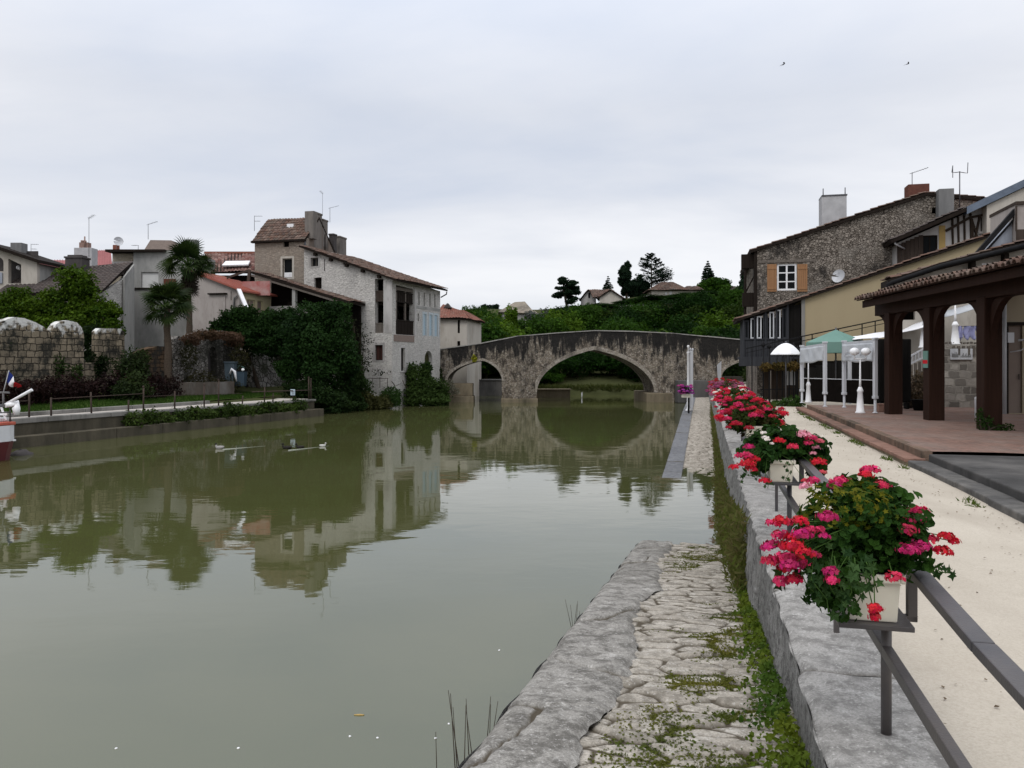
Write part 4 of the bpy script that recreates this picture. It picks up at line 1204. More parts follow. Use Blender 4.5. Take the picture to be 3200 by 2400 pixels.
hgt = np.clip(.15 - .008 * s2, .04, .2) * np.exp(-((t2 + .06) / wd) ** 2 * 1.5)
pos = np.stack([.5 + s2 * QD.x + t2 * QN.x, s2 * QD.y + t2 * QN.y, ramp_z(s2, 0) + rng.uniform(0, 1, n) * hgt], 1)
w = np.clip(nz2(s2, t2, 8, 3, .8) * .6 + .5, 0, 1)[:, None]
o = scatter_mesh('weeds', LEAF_V, LEAF_F, pos, np.array([-.3, -.2, .8]) + rng.normal(size=(n, 3)) * .6, .034 * rng.uniform(.5, 1.5, n), np.array((.10, .13, .012)) * w + np.array((.035, .075, .010)) * (1 - w), LEAF, None, 6)
o['kind'] = 'stuff'
n = 4200
s2 = .9 + 12 * rng.uniform(0, 1, n) ** 1.2; s2 = s2[nz2(s2, s2 * 0, 91, 3, .6) > .1]; n = len(s2); t2 = -.02 - np.abs(rng.normal(size=n)) * .055
pos = np.stack([.5 + s2 * QD.x + t2 * QN.x, s2 * QD.y + t2 * QN.y, ramp_z(s2, 0)], 1)
blades('grass_tufts', pos, .075, (.07, .11, .015), (.13, .155, .03), 16, lean=.5)
n = 16000
s2 = rng.uniform(8.6, 46, n) ** 1.0
s2 = 8.6 + (s2 - 8.6) * rng.uniform(.2, 1, n)
t2 = -.04 - np.abs(rng.normal(size=n)) * np.where(s2 < 22, .075, .045)
zb = np.where(s2 < 14, ramp_z(s2, 0), np.where(s2 < 21, -.02, far_z(s2, 0)))
pos = np.stack([.5 + s2 * QD.x + t2 * QN.x, s2 * QD.y + t2 * QN.y, zb + rng.uniform(0, .85, n) ** 1.3 * np.clip(1.0 - (s2 - 20) * .02, .25, 1)], 1)
w = np.clip(nz2(s2, pos[:, 2], 18, 3, .3) * .7 + .45, 0, 1)[:, None]
blades('wall_grass', pos, .10, (.12, .10, .045), (.085, .11, .022), 14, lean=.9)
n = 2600
s2 = rng.uniform(7, 28, n); keep = nz2(s2, s2 * 0, 13, 3, .5) > .15; s2 = s2[keep]
t2 = 2.62 - np.abs(rng.normal(size=len(s2))) * .06
pos = np.stack([.5 + s2 * QD.x + t2 * QN.x, s2 * QD.y + t2 * QN.y, np.full(len(s2), 1.405)], 1)
blades('kerb_weeds', pos, .07, (.09, .12, .02), (.06, .10, .02), 15, lean=.6)
for (sx, h) in ((3.55, .34), (4.05, .26), (7.3, .20)):
 m = MB()
 for k in range(5):
  b = Q(sx + random.uniform(-.1, .1), -1.64 + random.uniform(-.03, .02), ramp_z(sx, 0) - .55)
  tip = b + Vector((random.uniform(-.12, .05), random.uniform(-.05, .05), h * random.uniform(.8, 1.3) + .35))
  m.tube([b, (b + tip) / 2 + Vector((random.uniform(-.02, .02), 0, .02)), tip], [.004, .003, .0015], 5)
 tag(m.build('bare_twig', BARK), {3.55: 'bare twigs standing in the water beside the nearest edge stones', 4.05: 'sparse thin stalks poking up next to the quay edge stones, behind the nearest twigs', 7.3: 'small dry sprig halfway along the edge stones of the quay ramp'}[sx], 'twig')
# ---- things afloat
def afloat(name, label, cat, px, py, r, mat, group=None, n=7):
 Y = ZC * FOC / (py - HY)
 c = P(px, py, Y)
 m = MB(); a0 = random.uniform(0, 3)
 vs = [(c.x, c.y, .012)] + [(c.x + r[0] * math.cos(k / n * 6.283) * random.uniform(.7, 1.1), c.y + r[1] * math.sin(k / n * 6.283) * random.uniform(.7, 1.1), .006) for k in range(n)]
 low = [(x, y, -.004) for x, y, z in vs[1:]]
 m.add(vs + low, [(0, 1 + k, 1 + (k + 1) % n) for k in range(n)] + [(1 + k, 1 + n + k, 1 + n + (k + 1) % n, 1 + (k + 1) % n) for k in range(n)])
 o = m.build(name, mat)
 return tag(o, label, cat, group)
rng = np.random.default_rng(44); n = 1500
s2 = rng.uniform(1, 30, n); t2 = np.where(rng.uniform(0, 1, n) < .55, 2.66 - np.abs(rng.normal(size=n)) * .22, rng.uniform(.55, 2.6, n))
pos = np.stack([.5 + s2 * QD.x + t2 * QN.x, s2 * QD.y + t2 * QN.y, np.full(n, 1.418)], 1); w = rng.uniform(0, 1, (n, 1))
o = scatter_mesh('leaf_litter', LEAF_V, LEAF_F, pos, np.array([0, 0, 1.0]) + rng.normal(size=(n, 3)) * .25, .022 * rng.uniform(.3, 1.5, n), np.array((.20, .15, .10)) * (1 - w) + np.array((.09, .065, .045)) * w, LEAF, None, 45)
o['kind'] = 'stuff'
afloat('floating_leaf', 'thin yellow leaf floating on the river near the quay', 'leaf', 1124, 2235, (.055, .012), OCHRE)
for px, py in ((745, 2339), (1093, 2302), (1180, 2307), (1402, 2263), (1361, 2308), (363, 2340), (1560, 2033)):
 afloat('floating_petal', 'tiny white petal floating on the grey open water', 'petal', px, py, (.012, .012), WHITEPAINT, 'white petals drifting on the river')
# ================================================================ BRIDGE
BR = Plane((0, 63.0), (1, 0))
def bx(px): return (px - CX) / FOC * 63.0
def bz(py): return ZC + (HY - py) / FOC * 63.0
br = thing('stone_bridge', 'old humpbacked stone bridge with a pointed main arch across the river', 'bridge', (6.5, 63, 0))
TOP = [(-8.5, 3.35), (bx(1365), bz(1094)), (bx(1500), bz(1075)), (bx(1618), bz(1052)), (bx(1740), bz(1042)), (bx(1857), bz(1034.5)), (bx(1980), bz(1037)), (bx(2101), bz(1043)), (bx(2210), bz(1053)), (bx(2324), bz(1063.5)), (26.5, 4.1)]
def topz(x):
 for (a, za), (b, zb) in zip(TOP[:-1], TOP[1:]):
  if x <= b: return za + (zb - za) * (x - a) / (b - a)
 return TOP[-1][1]
def pointed(x0, x1, zs, xa, za, n=12):
 """pointed arch from right spring to left spring"""
 out = []
 for i in range(n + 1):
  a = i / n; 
  out.append((x1 + (xa - x1) * (1 - math.cos(a * 1.18)) / (1 - math.cos(1.18)), zs + (za - zs) * math.sin(a * 1.18) / math.sin(1.18)))
 for i in range(n - 1, -1, -1):
  a = i / n
  out.append((x0 + (xa - x0) * (1 - math.cos(a * 1.18)) / (1 - math.cos(1.18)), zs + (za - zs) * math.sin(a * 1.18) / math.sin(1.18)))
 return out
A1 = pointed(bx(1399), bx(1568), bz(1190), bx(1508), bz(1127))
A2 = pointed(bx(1678), bx(2044), .75, bx(1857), bz(1093), 20)
A3 = pointed(bx(2255), 22.0, 2.0, 19.2, 3.42)
out = [(-8.5, -.6), (bx(1399), -.6)] + A1[::-1] + [(bx(1568), -.6), (bx(1678), -.6)] + A2[::-1] + [(bx(2044), -.6), (bx(2255), -.6)] + A3[::-1] + [(22, -.6), (26.5, -.6)] + TOP[::-1]
uvb = lambda t, z: (t, topz(t) - z)
def densify(o, step=.6):
 r = []
 for (a, b) in zip(o, o[1:] + o[:1]):
  k = max(1, int(math.hypot(b[0] - a[0], b[1] - a[1]) / step))
  r += [(a[0] + (b[0] - a[0]) * i / k, a[1] + (b[1] - a[1]) * i / k) for i in range(k)]
 return r
wall('bridge_body', BR, densify(out, 1.0), [], 5.0, BRIDGE, br, uvf=uvb)
def ring(name, A, w, lo):
 """voussoirs: the outer line follows the arch at distance w"""
 A = A[::-1]
 outer = []
 for i, (x, z) in enumerate(A):
  x0, z0 = A[max(0, i - 1)]; x1, z1 = A[min(len(A) - 1, i + 1)]
  dx, dz = x1 - x0, z1 - z0; l = math.hypot(dx, dz)
  outer.append((x - dz / l * w, z + dx / l * w))
 m = MB()
 for i in range(len(A) - 1):
  q_ = [A[i], A[i + 1], outer[i + 1], outer[i]]
  vs = [BR.w(t, z, -.05 - .012 * (i % 2)) for t, z in q_] + [BR.w(t, z, .35) for t, z in q_]
  m.add(vs, [(0, 1, 2, 3), (0, 4, 5, 1), (3, 2, 6, 7), (1, 5, 6, 2), (0, 3, 7, 4)], 0)
 return m.build(name, VOUSSOIR, br, recalc=True)
ring('arch_ring', A2, .30, 0); ring('arch_ring', A1, .2, 0); ring('arch_ring', A3, .22, 0)
def cutwater(x0, xa, x1, dep, zb, zt_off=.0):
 poly = [(x0, 0), (xa, -dep), (x1, 0)]
 vs, uvs = [], []
 for zz in (-.6, None):
  for x, n in poly + [(x1, .3), (x0, .3)]:
   z = zz if zz is not None else topz(x) + zt_off
   vs.append(BR.w(x, z, n)); uvs.append((x, topz(x) - z))
 m = MB(); m.add(vs, [(0, 5, 6, 1), (1, 6, 7, 2), (2, 7, 8, 3), (4, 9, 5, 0), (5, 9, 8, 7, 6)], 0, uvs)
 return m.build('cutwater', BRIDGE, br, recalc=True)
cutwater(bx(1570), bx(1621), bx(1676), 1.0, 0)
cutwater(bx(2062), bx(2100), bx(2150), .8, 0)
mA, mB = MB(), MB()
for (a, za), (b, zb) in zip(TOP[:-1], TOP[1:]):
 k = max(1, int((b - a) / 1.1))
 for i in range(k):
  x0, x1 = a + (b - a) * i / k + .01, a + (b - a) * (i + 1) / k - .01
  z0, z1 = za + (zb - za) * i / k, za + (zb - za) * (i + 1) / k
  for m, n0, n1 in ((mA, -.07, .3), (mB, 4.7, 5.07)):
   vs = [BR.w(x0, z0 + .004, n0), BR.w(x1, z1 + .004, n0), BR.w(x1, z1 + .004, n1), BR.w(x0, z0 + .004, n1)]
   m.prism(vs, (0, 0, .075 + random.uniform(-.012, .012)))
mA.build('parapet_coping', COPING, br, recalc=True); mB.build('parapet_coping', COPING, br, recalc=True)
for x0, x1, zz in ((bx(1566), bx(1680), .30), (bx(2016), bx(2152), .72)):
 m = MB(); m.obox((x0, 62.0 if x0 < 5 else 62.3, -.6), (x1 - x0, 0, 0), (0, 6.6, 0), (0, 0, zz + .6)); m.build('footing', CONC_T, br, bevel=.05)
m = MB(); m.obox((bx(2103), 61.2, 0), (bx(2240) - bx(2103), 0, 0), (0, 1.75, 0), (0, 0, 1.72)); tag(m.build('masonry_bench', CONC_D, bevel=.05), 'grey masonry block built against the foot of the bridge by the quay', 'masonry')
m = MB(); m.prism([(bx(2262), 66.2, 1.30), (bx(2360), 66.2, 1.30), (bx(2360), 66.2, 1.95), (bx(2285), 66.2, 1.98)], (0, 1.2, 0)); m.prism([(bx(2290), 65.1, 1.3), (bx(2340), 65.1, 1.3), (bx(2346), 65.1, 1.62), (bx(2290), 65.1, 1.64)], (0, 1.0, 0))
tag(m.build('stone_steps', LPATH, recalc=True), 'two pale broad stone steps under the right hand bridge arch', 'steps')
m = MB(); m.obox((bx(1487) * 1.18, 74.6, -.6), (3.4, 0, 0), (0, 1.5, 0), (0, 0, 2.02)); m.obox((bx(1487) * 1.18 - .06, 74.52, 1.42), (3.5, 0, 0), (0, 1.7, 0), (0, 0, .12))
tag(m.build('lock_wall', CONC_D, bevel=.03), 'dark grey concrete lock wall seen through the small left arch', 'wall')
m = MB(); m.obox((-5.6, 62.4, -.6), (2.6, 0, 0), (0, 2.4, 0), (0, 0, 1.05)); m.obox((-5.5, 63.0, .45), (2.4, 0, 0), (0, 1.7, 0), (0, 0, 1.0))
tag(m.build('landing_block', CONC_T, bevel=.04), 'tan concrete landing block at the waterline below the small left arch', 'block')
m = MB(); m.obox((bx(1678) + .05, 70.3, -.6), (3.1, 0, 0), (0, 1.1, 0), (0, 0, 1.28)); m.obox((bx(1678), 70.22, .68), (3.25, 0, 0), (0, 1.3, 0), (0, 0, .1))
tag(m.build('jetty', CONC_T, bevel=.03), 'low flat topped jetty just behind the big arch, beside the left pier', 'jetty')
m = MB(); pts = []
for i in range(40):
 x = -1 + i * .55
 for k, (dy, z) in enumerate(((0, -.3), (.35, .25), (.6, .62), (3, .75), (6, .95))): pts.append((x, 76.0 + dy + .2 * math.sin(i * 1.3 + k), z + .06 * math.sin(i * 2.1 + k * 2)))
m.grid(pts, 40, 5); struct(m.build('far_bank', EARTH, recalc=True))
rng = np.random.default_rng(3); n = 14000
pos = np.stack([rng.uniform(-1, 20, n), 76.4 + 5.5 * rng.uniform(0, 1, n) ** 2, rng.uniform(.35, .85, n)], 1)
blades('bank_grass', pos, .30, (.03, .045, .010), (.07, .075, .022), 5)
m = MB(); m.cyl((bx(1846), 71, -.2), (bx(1846), 71, .42), .05, n=10); m.lathe((bx(1846), 71, .42), [(.05, 0), (.03, .05), (.0, .07)], 10)
tag(m.build('marker_post', WHITEPAINT), 'short white marker post in the water below the main arch', 'post')
pl = thing('wall_plant', 'bright yellow-green plant growing on the bridge above the small left arch', 'plant', (bx(1481), 62.9, 3.2))
foliage('leaves', pl, [((bx(1481), 62.85, 3.42), (.2, .16, .24))], 220, .14, (.25, .26, .02), (.34, .32, .03), LEAF, 4)
MB().cyl((bx(1481), 63.05, 3.05), (bx(1481), 62.85, 3.4), .02).build('stem', BARK, pl)
# ================================================================ RIGHT BANK BUILDINGS
QNd = (QN.x, QN.y)
def verge_roof(parent, pl, a, b, n0, n1, mat, th=.12, ext=.35, under=EAVE, name='roof', pitch=.22, drop=.0):
 """pitched slope whose verge runs a->b (t,z) in the plane; a is the low end, extended past the eave"""
 (ta, za), (tb, zb) = a, b
 sl_ = (zb - za) / (tb - ta)
 if ext: 
  sg = -1 if tb > ta else 1
  ta, za = ta + sg * ext, za + sg * ext * sl_
 m = MB()
 top = pl.w(tb, zb, n0); low = pl.w(ta, za, n0)
 roof_sheet(m, top, pl.vec(0, 0, n1 - n0), low - top, pitch=pitch, th=th)
 return m.build(name, [mat, under], parent)
def antenna(label, base, h, kind=0, rz=0.0, s=1.0):
 m = MB(); b = Vector(base)
 m.cyl(b, b + Vector((0, 0, h)), .022 * s, n=6)
 ca, sa = math.cos(rz), math.sin(rz)
 ax = Vector((ca, sa, 0)); pe = Vector((-sa, ca, 0))
 top = b + Vector((0, 0, h * .97))
 if kind == 0:
  d = (ax * .8 + Vector((0, 0, -.25))).normalized()
  m.cyl(top + d * .15 * s, top - d * .95 * s, .014 * s, n=5)
  for k in range(6): 
   c = top - d * (.1 + .15 * k) * s
   m.cyl(c - pe * .22 * s, c + pe * .22 * s, .009 * s, n=4)
 elif kind == 1:
  for zz, l in ((0, .8), (-.5 * s, .6)):
   c = top + Vector((0, 0, zz)); m.cyl(c, c + ax * l * s, .013 * s, n=5)
   for k in range(4): 
    q_ = c + ax * l * s * (k + .6) / 4.2; m.cyl(q_ - pe * .25 * s, q_ + pe * .25 * s, .009 * s, n=4)
 else:
  c = top
  m.tube([c + ax * -.30 * s + Vector((0, 0, .28 * s)), c + ax * -.34 * s, c + ax * -.18 * s, c + Vector((0, 0, .03)), c + ax * .18 * s, c + ax * .34 * s + Vector((0, 0, -.02)), c + ax * .36 * s + Vector((0, 0, .42 * s))], .016 * s, 5)
  m.cyl(c + ax * -.3 * s + Vector((0, 0, -.25)), c + ax * -.3 * s + Vector((0, 0, .3)), .014 * s, n=5)
 return tag(m.build('tv_antenna', ANTENNA), label, 'antenna')
def dish(label, c, r, nrm, mount):
 c = Vector(c); n = Vector(nrm).normalized(); m = MB()
 a = n.cross(Vector((0, 0, 1))).normalized(); b = n.cross(a)
 for side in (0, .012):
  pts = []
  for i in range(6):
   rr = r * i / 5
   for k in range(20):
    an = 2 * math.pi * k / 20
    pts.append(c + (a * math.cos(an) + b * math.sin(an)) * rr + n * (.32 * rr * rr / r - side))
  m.grid(pts, 6, 20)
 m.tube([c, c - n * .12, Vector(mount)], .02, 6)
 m.tube([c - b * r * .6 + n * .05, c + n * r * 1.1], .012, 5); m.ell(c + n * r * 1.1, (.04, .04, .05), 8, 6)
 return tag(m.build('satellite_dish', WHITEFRAME, recalc=False), label, 'satellite dish')
def shell(parent, pl, outline, D, mat, n0, name='wall'):
 """side and back walls behind a front wall (the top stays open to the roof slabs)"""
 m = MB(); k = len(outline)
 for i in range(k):
  a, b = outline[i], outline[(i + 1) % k]
  if abs(a[0] - b[0]) < .05:
   sg = .3 if a[0] == min(p[0] for p in outline) else -.3
   m.prism([pl.w(a[0], a[1], n0), pl.w(b[0], b[1], n0), pl.w(b[0], b[1], n0 + D), pl.w(a[0], a[1], n0 + D)], pl.vec(sg, 0, 0))
 m.prism([pl.w(t, z, n0 + D) for t, z in outline], pl.vec(0, 0, -.3))
 return m.build(name, mat, parent, recalc=True)
# ---- tall rubble house behind
G1 = Plane((12.26, 40.0), QNd)
h = thing('stone_house', 'tall dark rubble stone house with wooden shutters and a long sloping gable', 'house', G1.w(4, 1.4, 5))
tl, zl = 0.0, G1.tz(2366, 776)[1]
tr, zr = G1.tz(2894, 603)
trr = tr + 5.0; zrr = zr - 5 * .16
win = rect(G1, 2428, 2490, 825, 908)
hole2 = rect(G1, 2912, 2932, 648, 668)
out = [(0, .5), (trr, .5), (trr, zrr), (tr + .8, zr - .05), (tr, zr), (0, zl)]
wall('wall', G1, out, [win, hole2], .45, STONEHOUSE, h)
shell(h, G1, [(0, .5), (trr, .5), (trr, zrr), (tr, zr), (0, zl)], 10, STONEHOUSE, .45)
verge_roof(h, G1, (0, zl), (tr, zr), -.16, 10.6, TILE_BROWN, ext=.35)
verge_roof(h, G1, (trr, zrr + .02), (tr + .02, zr), -.10, 10.6, TILE_BROWN, ext=.3)
window(h, G1, win, WHITEPAINT, GLASS, n=.06, bars=(1, 2), fw=.09)
for (p0, p1) in ((2397, 2427), (2491, 2523)):
 r = rect(G1, p0, p1, 826, 912); m = MB()
 for i in range(5):
  a_ = r[0][0] + (r[1][0] - r[0][0]) * i / 5; b_ = r[0][0] + (r[1][0] - r[0][0]) * (i + 1) / 5
  m.pbox(G1, a_ + .004, b_ - .004, r[0][1], r[2][1], -.055, -.02)
 for zz in (.12, .85): m.pbox(G1, r[0][0] + .02, r[1][0] - .02, r[0][1] + (r[2][1] - r[0][1]) * zz - .05, r[0][1] + (r[2][1] - r[0][1]) * zz + .05, -.075, -.056)
 m.build('shutter', SHUTTERWOOD, h)
m = MB(); m.pbox(G1, win[0][0] - .9, win[1][0] + .9, win[2][1] + .07, win[2][1] + .2, -.03, .1); m.build('lintel', OLDTIMBER, h)
m = MB()
m.pbox(G1, -.62, -.5, 3.9, zl - .25, .3, .5); m.pbox(G1, -.16, -.004, 3.9, zl - .05, -.03, .3)
m.pbox(G1, -.75, 0, zl - .95, zl - .25, .2, .6); m.pbox(G1, -.7, 0, 5.9, 6.6, .2, .5); m.pbox(G1, -.6, 0, 4.2, 4.5, .2, .5)
for z0, z1 in ((4.5, 5.9), (6.6, 7.6)): m.beam(G1.w(-.55, z0, .35), G1.w(-.05, z1, .35), .07, .07)
m.build('gallery', EAVE, h)
def chimney(parent, pl, px0, px1, py0, zb, n, dep, mat, cap=None, name='chimney', pots=0):
 Yc = (pl.o + pl.d * pl.t((px0 + px1) / 2) + pl.n * n)
 sub = Plane((pl.o + pl.n * n), pl.d)
 t0, z1 = sub.tz(px0, py0); t1 = sub.t(px1)
 m = MB(); m.pbox(sub, t0, t1, zb, z1, 0, dep)
 if cap: m.pbox(sub, t0 - .06, t1 + .06, z1 - .12, z1 + .0, -.06, dep + .06); m.pbox(sub, t0 + .1, t1 - .1, z1, z1 + .12, .1, dep - .1)
 o = m.build(name, mat, parent, bevel=.02)
 for k in range(pots):
  tm = t0 + (t1 - t0) * (k + .5) / pots
  p = MB(); p.lathe(sub.w(tm, z1, dep / 2), [(.13, 0), (.11, .3), (.14, .34), (.09, .34)], 10); p.build('chimney_pot', TILE_RED_P, o)
 return o, sub, t0, t1, z1
TILE_RED_P = plain('terracotta', (.25, .10, .07), (.18, .07, .05), 5, .85, .004, 30, .2)
o, sub, t0, t1, z1 = chimney(h, G1, 2568, 2646, 614, 8.4, 1.6, 1.1, CHIMNEY_W)
m = MB(); m.pbox(sub, t0 + .0, t1 + .03, z1 + .003, z1 + .07, -.03, 1.14); m.pbox(sub, t0 - .005, t1 + .005, z1 - 1.95, z1 - 1.9, -.012, 1.11)
for t_ in (t0 + .08, t1 - .06): MB().cyl(sub.w(t_, z1, .1), sub.w(t_, z1 + .42, .1), .025, n=6).build('rod', ANTENNA, o)
m.build('chimney_cap', ANTENNA, o)
chimney(h, G1, 2838, 2905, 576, 10.3, .35, .8, BRICKCH := plain('old_red_brick', (.14, .06, .045), (.09, .042, .034), 8, .95, .02, 26, .1))
chimney(h, G1, 2934, 2982, 590, 8.6, -.55, .55, CHIMNEY_G)
antenna('thin aerial with a drooping boom on the red brick chimney of the tall stone house', G1.w(G1.t(2862), 11.3, .7), 1.05, 0, 2.9, .8)
antenna('branched aerial shaped like a pitchfork beside the grey chimney on the right bank', P(2999, 665, 37.6), 1.95, 2, .1, 1.15)
dc = G1.tz(2620, 866)
dish('oval white satellite dish on the rubble gable wall of the tall stone house', G1.w(dc[0], dc[1], -.25), .33, (-.75, -.6, .25), G1.w(dc[0] + .1, dc[1] - .05, .02))
# ---- beige house with timber gallery over the quay
G2 = Plane((10.4, 36.0), QNd)
h = thing('beige_house', 'long beige gabled house with a dark glazed timber gallery over the quay', 'house', G2.w(4, 1.4, 1))
A = G2.tz(2322, 991); B = G2.tz(2508, 930); C_ = G2.tz(2808, 829); D_ = G2.tz(3066, 764)
tb = B[0]
z_at = lambda t: A[1] + (C_[1] - A[1]) * (t - A[0]) / (C_[0] - A[0])
dr = G2.t(2880)
dor = [rect(G2, 2655, 2700, 1135, 1262), rect(G2, 2560, 2622, 1130, 1262)]
dor = [[(t, max(1.66, z)) for t, z in d_] for d_ in dor]
wall('wall', G2, [(tb, 1.3), (11.5, 1.3), (11.5, z_at(11.5) - .06), (tb, z_at(tb) - .06)], dor, .3, BEIGE, h)
m = MB()
for d_ in dor: m.pbox(G2, d_[0][0] + .01, d_[1][0] - .01, d_[0][1] + .01, d_[2][1] - .01, .14, .18)
m.build('door', DARKIN, h)
shell(h, G2, [(tb, 1.3), (11.5, 1.3), (11.5, z_at(11.5) - .1), (tb, z_at(tb) - .1)], 3.0, BEIGE, .3)
verge_roof(h, G2, (A[0], z_at(A[0])), (11.8, z_at(11.8)), -.18, 3.3, TILE_BROWN, ext=.32, th=.09)
zf = 3.34; zsill = G2.tz(2360, 1058)[1]; zhead = G2.tz(2360, 992)[1]
m = MB(); m.pbox(G2, A[0] - .18, tb - .45, zf - .42, zf, -.12, .1); m.pbox(G2, A[0] - .12, tb, zf - .1, zf, .103, 3.2)
m.build('deck_fascia', SLATEWOOD, h, bevel=.01)
m = MB(); tsp = np.linspace(A[0] + .02, tb - .62, 5)
for a_, b_ in zip(tsp[:-1], tsp[1:]):
 n_ = 5
 for i in range(n_):
  m.pbox(G2, a_ + (b_ - a_) * i / n_ + .006, a_ + (b_ - a_) * (i + 1) / n_ - .006, zf + .003, zsill - .05, .0, .03)
for t_ in tsp: m.pbox(G2, t_ - .035, t_ + .035, zf + .003, z_at(t_) - .1, -.05, -.003)
m.pbox(G2, tsp[0], tsp[-1], zsill - .045, zsill, -.045, .08)
m.build('gallery_front', SLATEWOOD, h)
m = MB()
for i in range(8):   # side of the gallery towards the river, boarded
 pass
m.pbox(G2, A[0], A[0] + .06, zf, z_at(A[0]) - .1, .03, 3.1); m.build('gallery_side', SLATEWOOD, h)
m = MB(); m.pbox(G2, A[0] + .07, tb - .01, zf, z_at(A[0] + .2) - .03, 1.2, 1.3); m.build('back_boards', BLACKWOOD, h)
m = MB(); m.pbox(G2, tb - .60, tb - .08, zf + .01, z_at(tb - .6) - .12, .1, .16); m.build('dark_screen', BLACKWOOD, h)
for i in range(7):
 a_ = tsp[0] + (tsp[-1] - tsp[0]) * (i + .12) / 7; b_ = tsp[0] + (tsp[-1] - tsp[0]) * (i + .88) / 7
 zt_ = z_at(a_) - .16
 window(h, G2, rtz(a_, b_, zsill + .003, zt_), WHITEFRAME if i in (1, 2, 4, 5) else SLATEWOOD, GLASS, n=.02, bars=(0, 0), fw=.055)
cu = MB()
for i in (1, 3, 5):
 a_ = tsp[0] + (tsp[-1] - tsp[0]) * (i + .2) / 7; cu.pbox(G2, a_, a_ + .1, zsill + .06, z_at(a_) - .3, .10, .12)
cu.build('curtain', CURTAIN, h)
m = MB(); m.pbox(G2, tb - .05, tb + .10, 1.3, z_at(tb) - .07, -.04, -.003); m.build('corner_post', CONC, h)
m = MB(); m.pbox(G2, tb + .12, 11.4, 1.35, 3.15, -.06, -.003); m.build('painted_shade', DARKIN, h)  # near-black sheet: shade beneath the awning put into the wall colour
m = MB(); m.pbox(G2, A[0] + .95, tb - .06, 1.3, zf - .11, 1.0, 1.15); m.build('lower_wall', TIMBER_D := wood('dark_brown_boards', (.028, .02, .015), (.045, .033, .025), .8), h)
sub = Plane(G2.o + G2.n * 1.0, G2.d)
for (p0, p1) in ((2454, 2470), (2471, 2486)):
 r = rect(sub, p0, p1, 1158, 1203); r = [(t, z) for t, z in r]
 window(h, sub, r, WHITEFRAME, CURTAIN, n=-.05, bars=(0, 0), fw=.03)
for t_, n_ in ((A[0] + 1.16, .0), (tb - .25, .05)):
 m = MB(); m.pbox(G2, t_ - .05, t_ + .05, 1.35, zf - .43, n_, n_ + .1); m.build('gallery_post', OLDTIMBER if n_ == 0 else BLACKWOOD, h)
# ---- half-timbered house
G3 = Plane((17.65, 37.0), QNd)
h = thing('half_timbered_house', 'half timbered house with white panels, ochre strip and a deep dark eave', 'house', G3.w(4, 3, 2))
a3 = G3.tz(2793, 745); k3 = G3.tz(3019, 648); b3 = G3.tz(3230, 548)
W3 = .75          # wall stands back under the verge
S3 = Plane(G3.o + G3.n * W3, G3.d)
z3 = lambda t: a3[1] + (k3[1] - a3[1]) * (t - a3[0]) / (k3[0] - a3[0]) if t < k3[0] else k3[1] + (b3[1] - k3[1]) * (t - k3[0]) / (b3[0] - k3[0])
ta, tk, tb3 = S3.t(2802), S3.t(3028), S3.t(3235)
zb3 = 4.0
w1 = rect(S3, 2883, 2930, 736, 798); w2 = rect(S3, 3064, 3083, 678, 724)
wall('wall', S3, [(ta, zb3), (tb3, zb3), (tb3, z3(tb3) - .25), (tk, z3(tk) - .25), (ta, z3(ta) - .25)], [w1, w2], .3, PLASTER_W, h)
shell(h, S3, [(ta, zb3), (tb3, zb3), (tb3, z3(tb3) - .3), (tk, z3(tk) - .3), (ta, z3(ta) - .3)], 6, PLASTER_W, .3)
window(h, S3, w1, EAVE, GLASS, n=.05, bars=(1, 0), fw=.06); window(h, S3, w2, OLDTIMBER, GLASS, n=.05, bars=(0, 0), fw=.05, sill=PLASTER_W)
m = MB()
def bar(pl, px0, py0, px1, py1, w_, n0=-.05):
 a_, b_ = pl.tz(px0, py0), pl.tz(px1, py1)
 m.beam(pl.w(a_[0], a_[1], n0), pl.w(b_[0], b_[1], n0), .10, w_)
for x in (2975, 2993, 3012, 3032): bar(S3, x, 690 - (x - 2955) * .3, x + 2, 788 - (x - 2955) * .2, .055)
bar(S3, 3033, 680, 3059, 762, .07); bar(S3, 3060, 678, 3042, 765, .07)
bar(S3, 2955, 722, 3030, 680, .12); bar(S3, 3030, 680, 3085, 670, .1); bar(S3, 3036, 686, 3040, 772, .07)
bar(S3, 2955, 790, 3056, 764, .09)
m.build('timber_framing', TIMBER_D, h)
r = rect(S3, 2934, 2954, 712, 800); m = MB(); m.pbox(S3, r[0][0], r[1][0], 5.5, r[2][1] + .1, -.02, -.003); m.build('ochre_panel', OCHRE, h)
m = MB()
r = rect(S3, 2803, 2884, 745, 830)
for i in range(6):
 t_ = r[0][0] + (r[1][0] - r[0][0]) * (i + .5) / 6; m.pbox(S3, t_ - (r[1][0] - r[0][0]) / 12.6, t_ + (r[1][0] - r[0][0]) / 12.6, 5.6, z3(t_) - .35, -.03 - .01 * (i % 2), -.003)
m.build('weathered_boards', TIMBER, h)
verge_roof(h, G3, (a3[0], z3(a3[0])), (k3[0], z3(k3[0])), -.05, 7, TILE_DARK, ext=.15, th=.16)
m = MB(); tt0, tt1 = k3[0] + .02, tb3 + 1.5
m.prism([G3.w(tt0, z3(tt0) - .32, -.06), G3.w(tt1, z3(tt1) - .32, -.06), G3.w(tt1, z3(tt1) + .02, -.06), G3.w(tt0, z3(tt0) + .02, -.06)], G3.vec(0, 0, .5)); m.build('roof_edge', BLUESHEET, h, recalc=True)
m = MB(); m.prism([G3.w(tt0, z3(tt0) - .12, .45), G3.w(tt1, z3(tt1) - .12, .45), G3.w(tt1, z3(tt1), .45), G3.w(tt0, z3(tt0), .45)], G3.vec(0, 0, 6.5)); m.build('roof', TILE_RED_P, h, recalc=True)
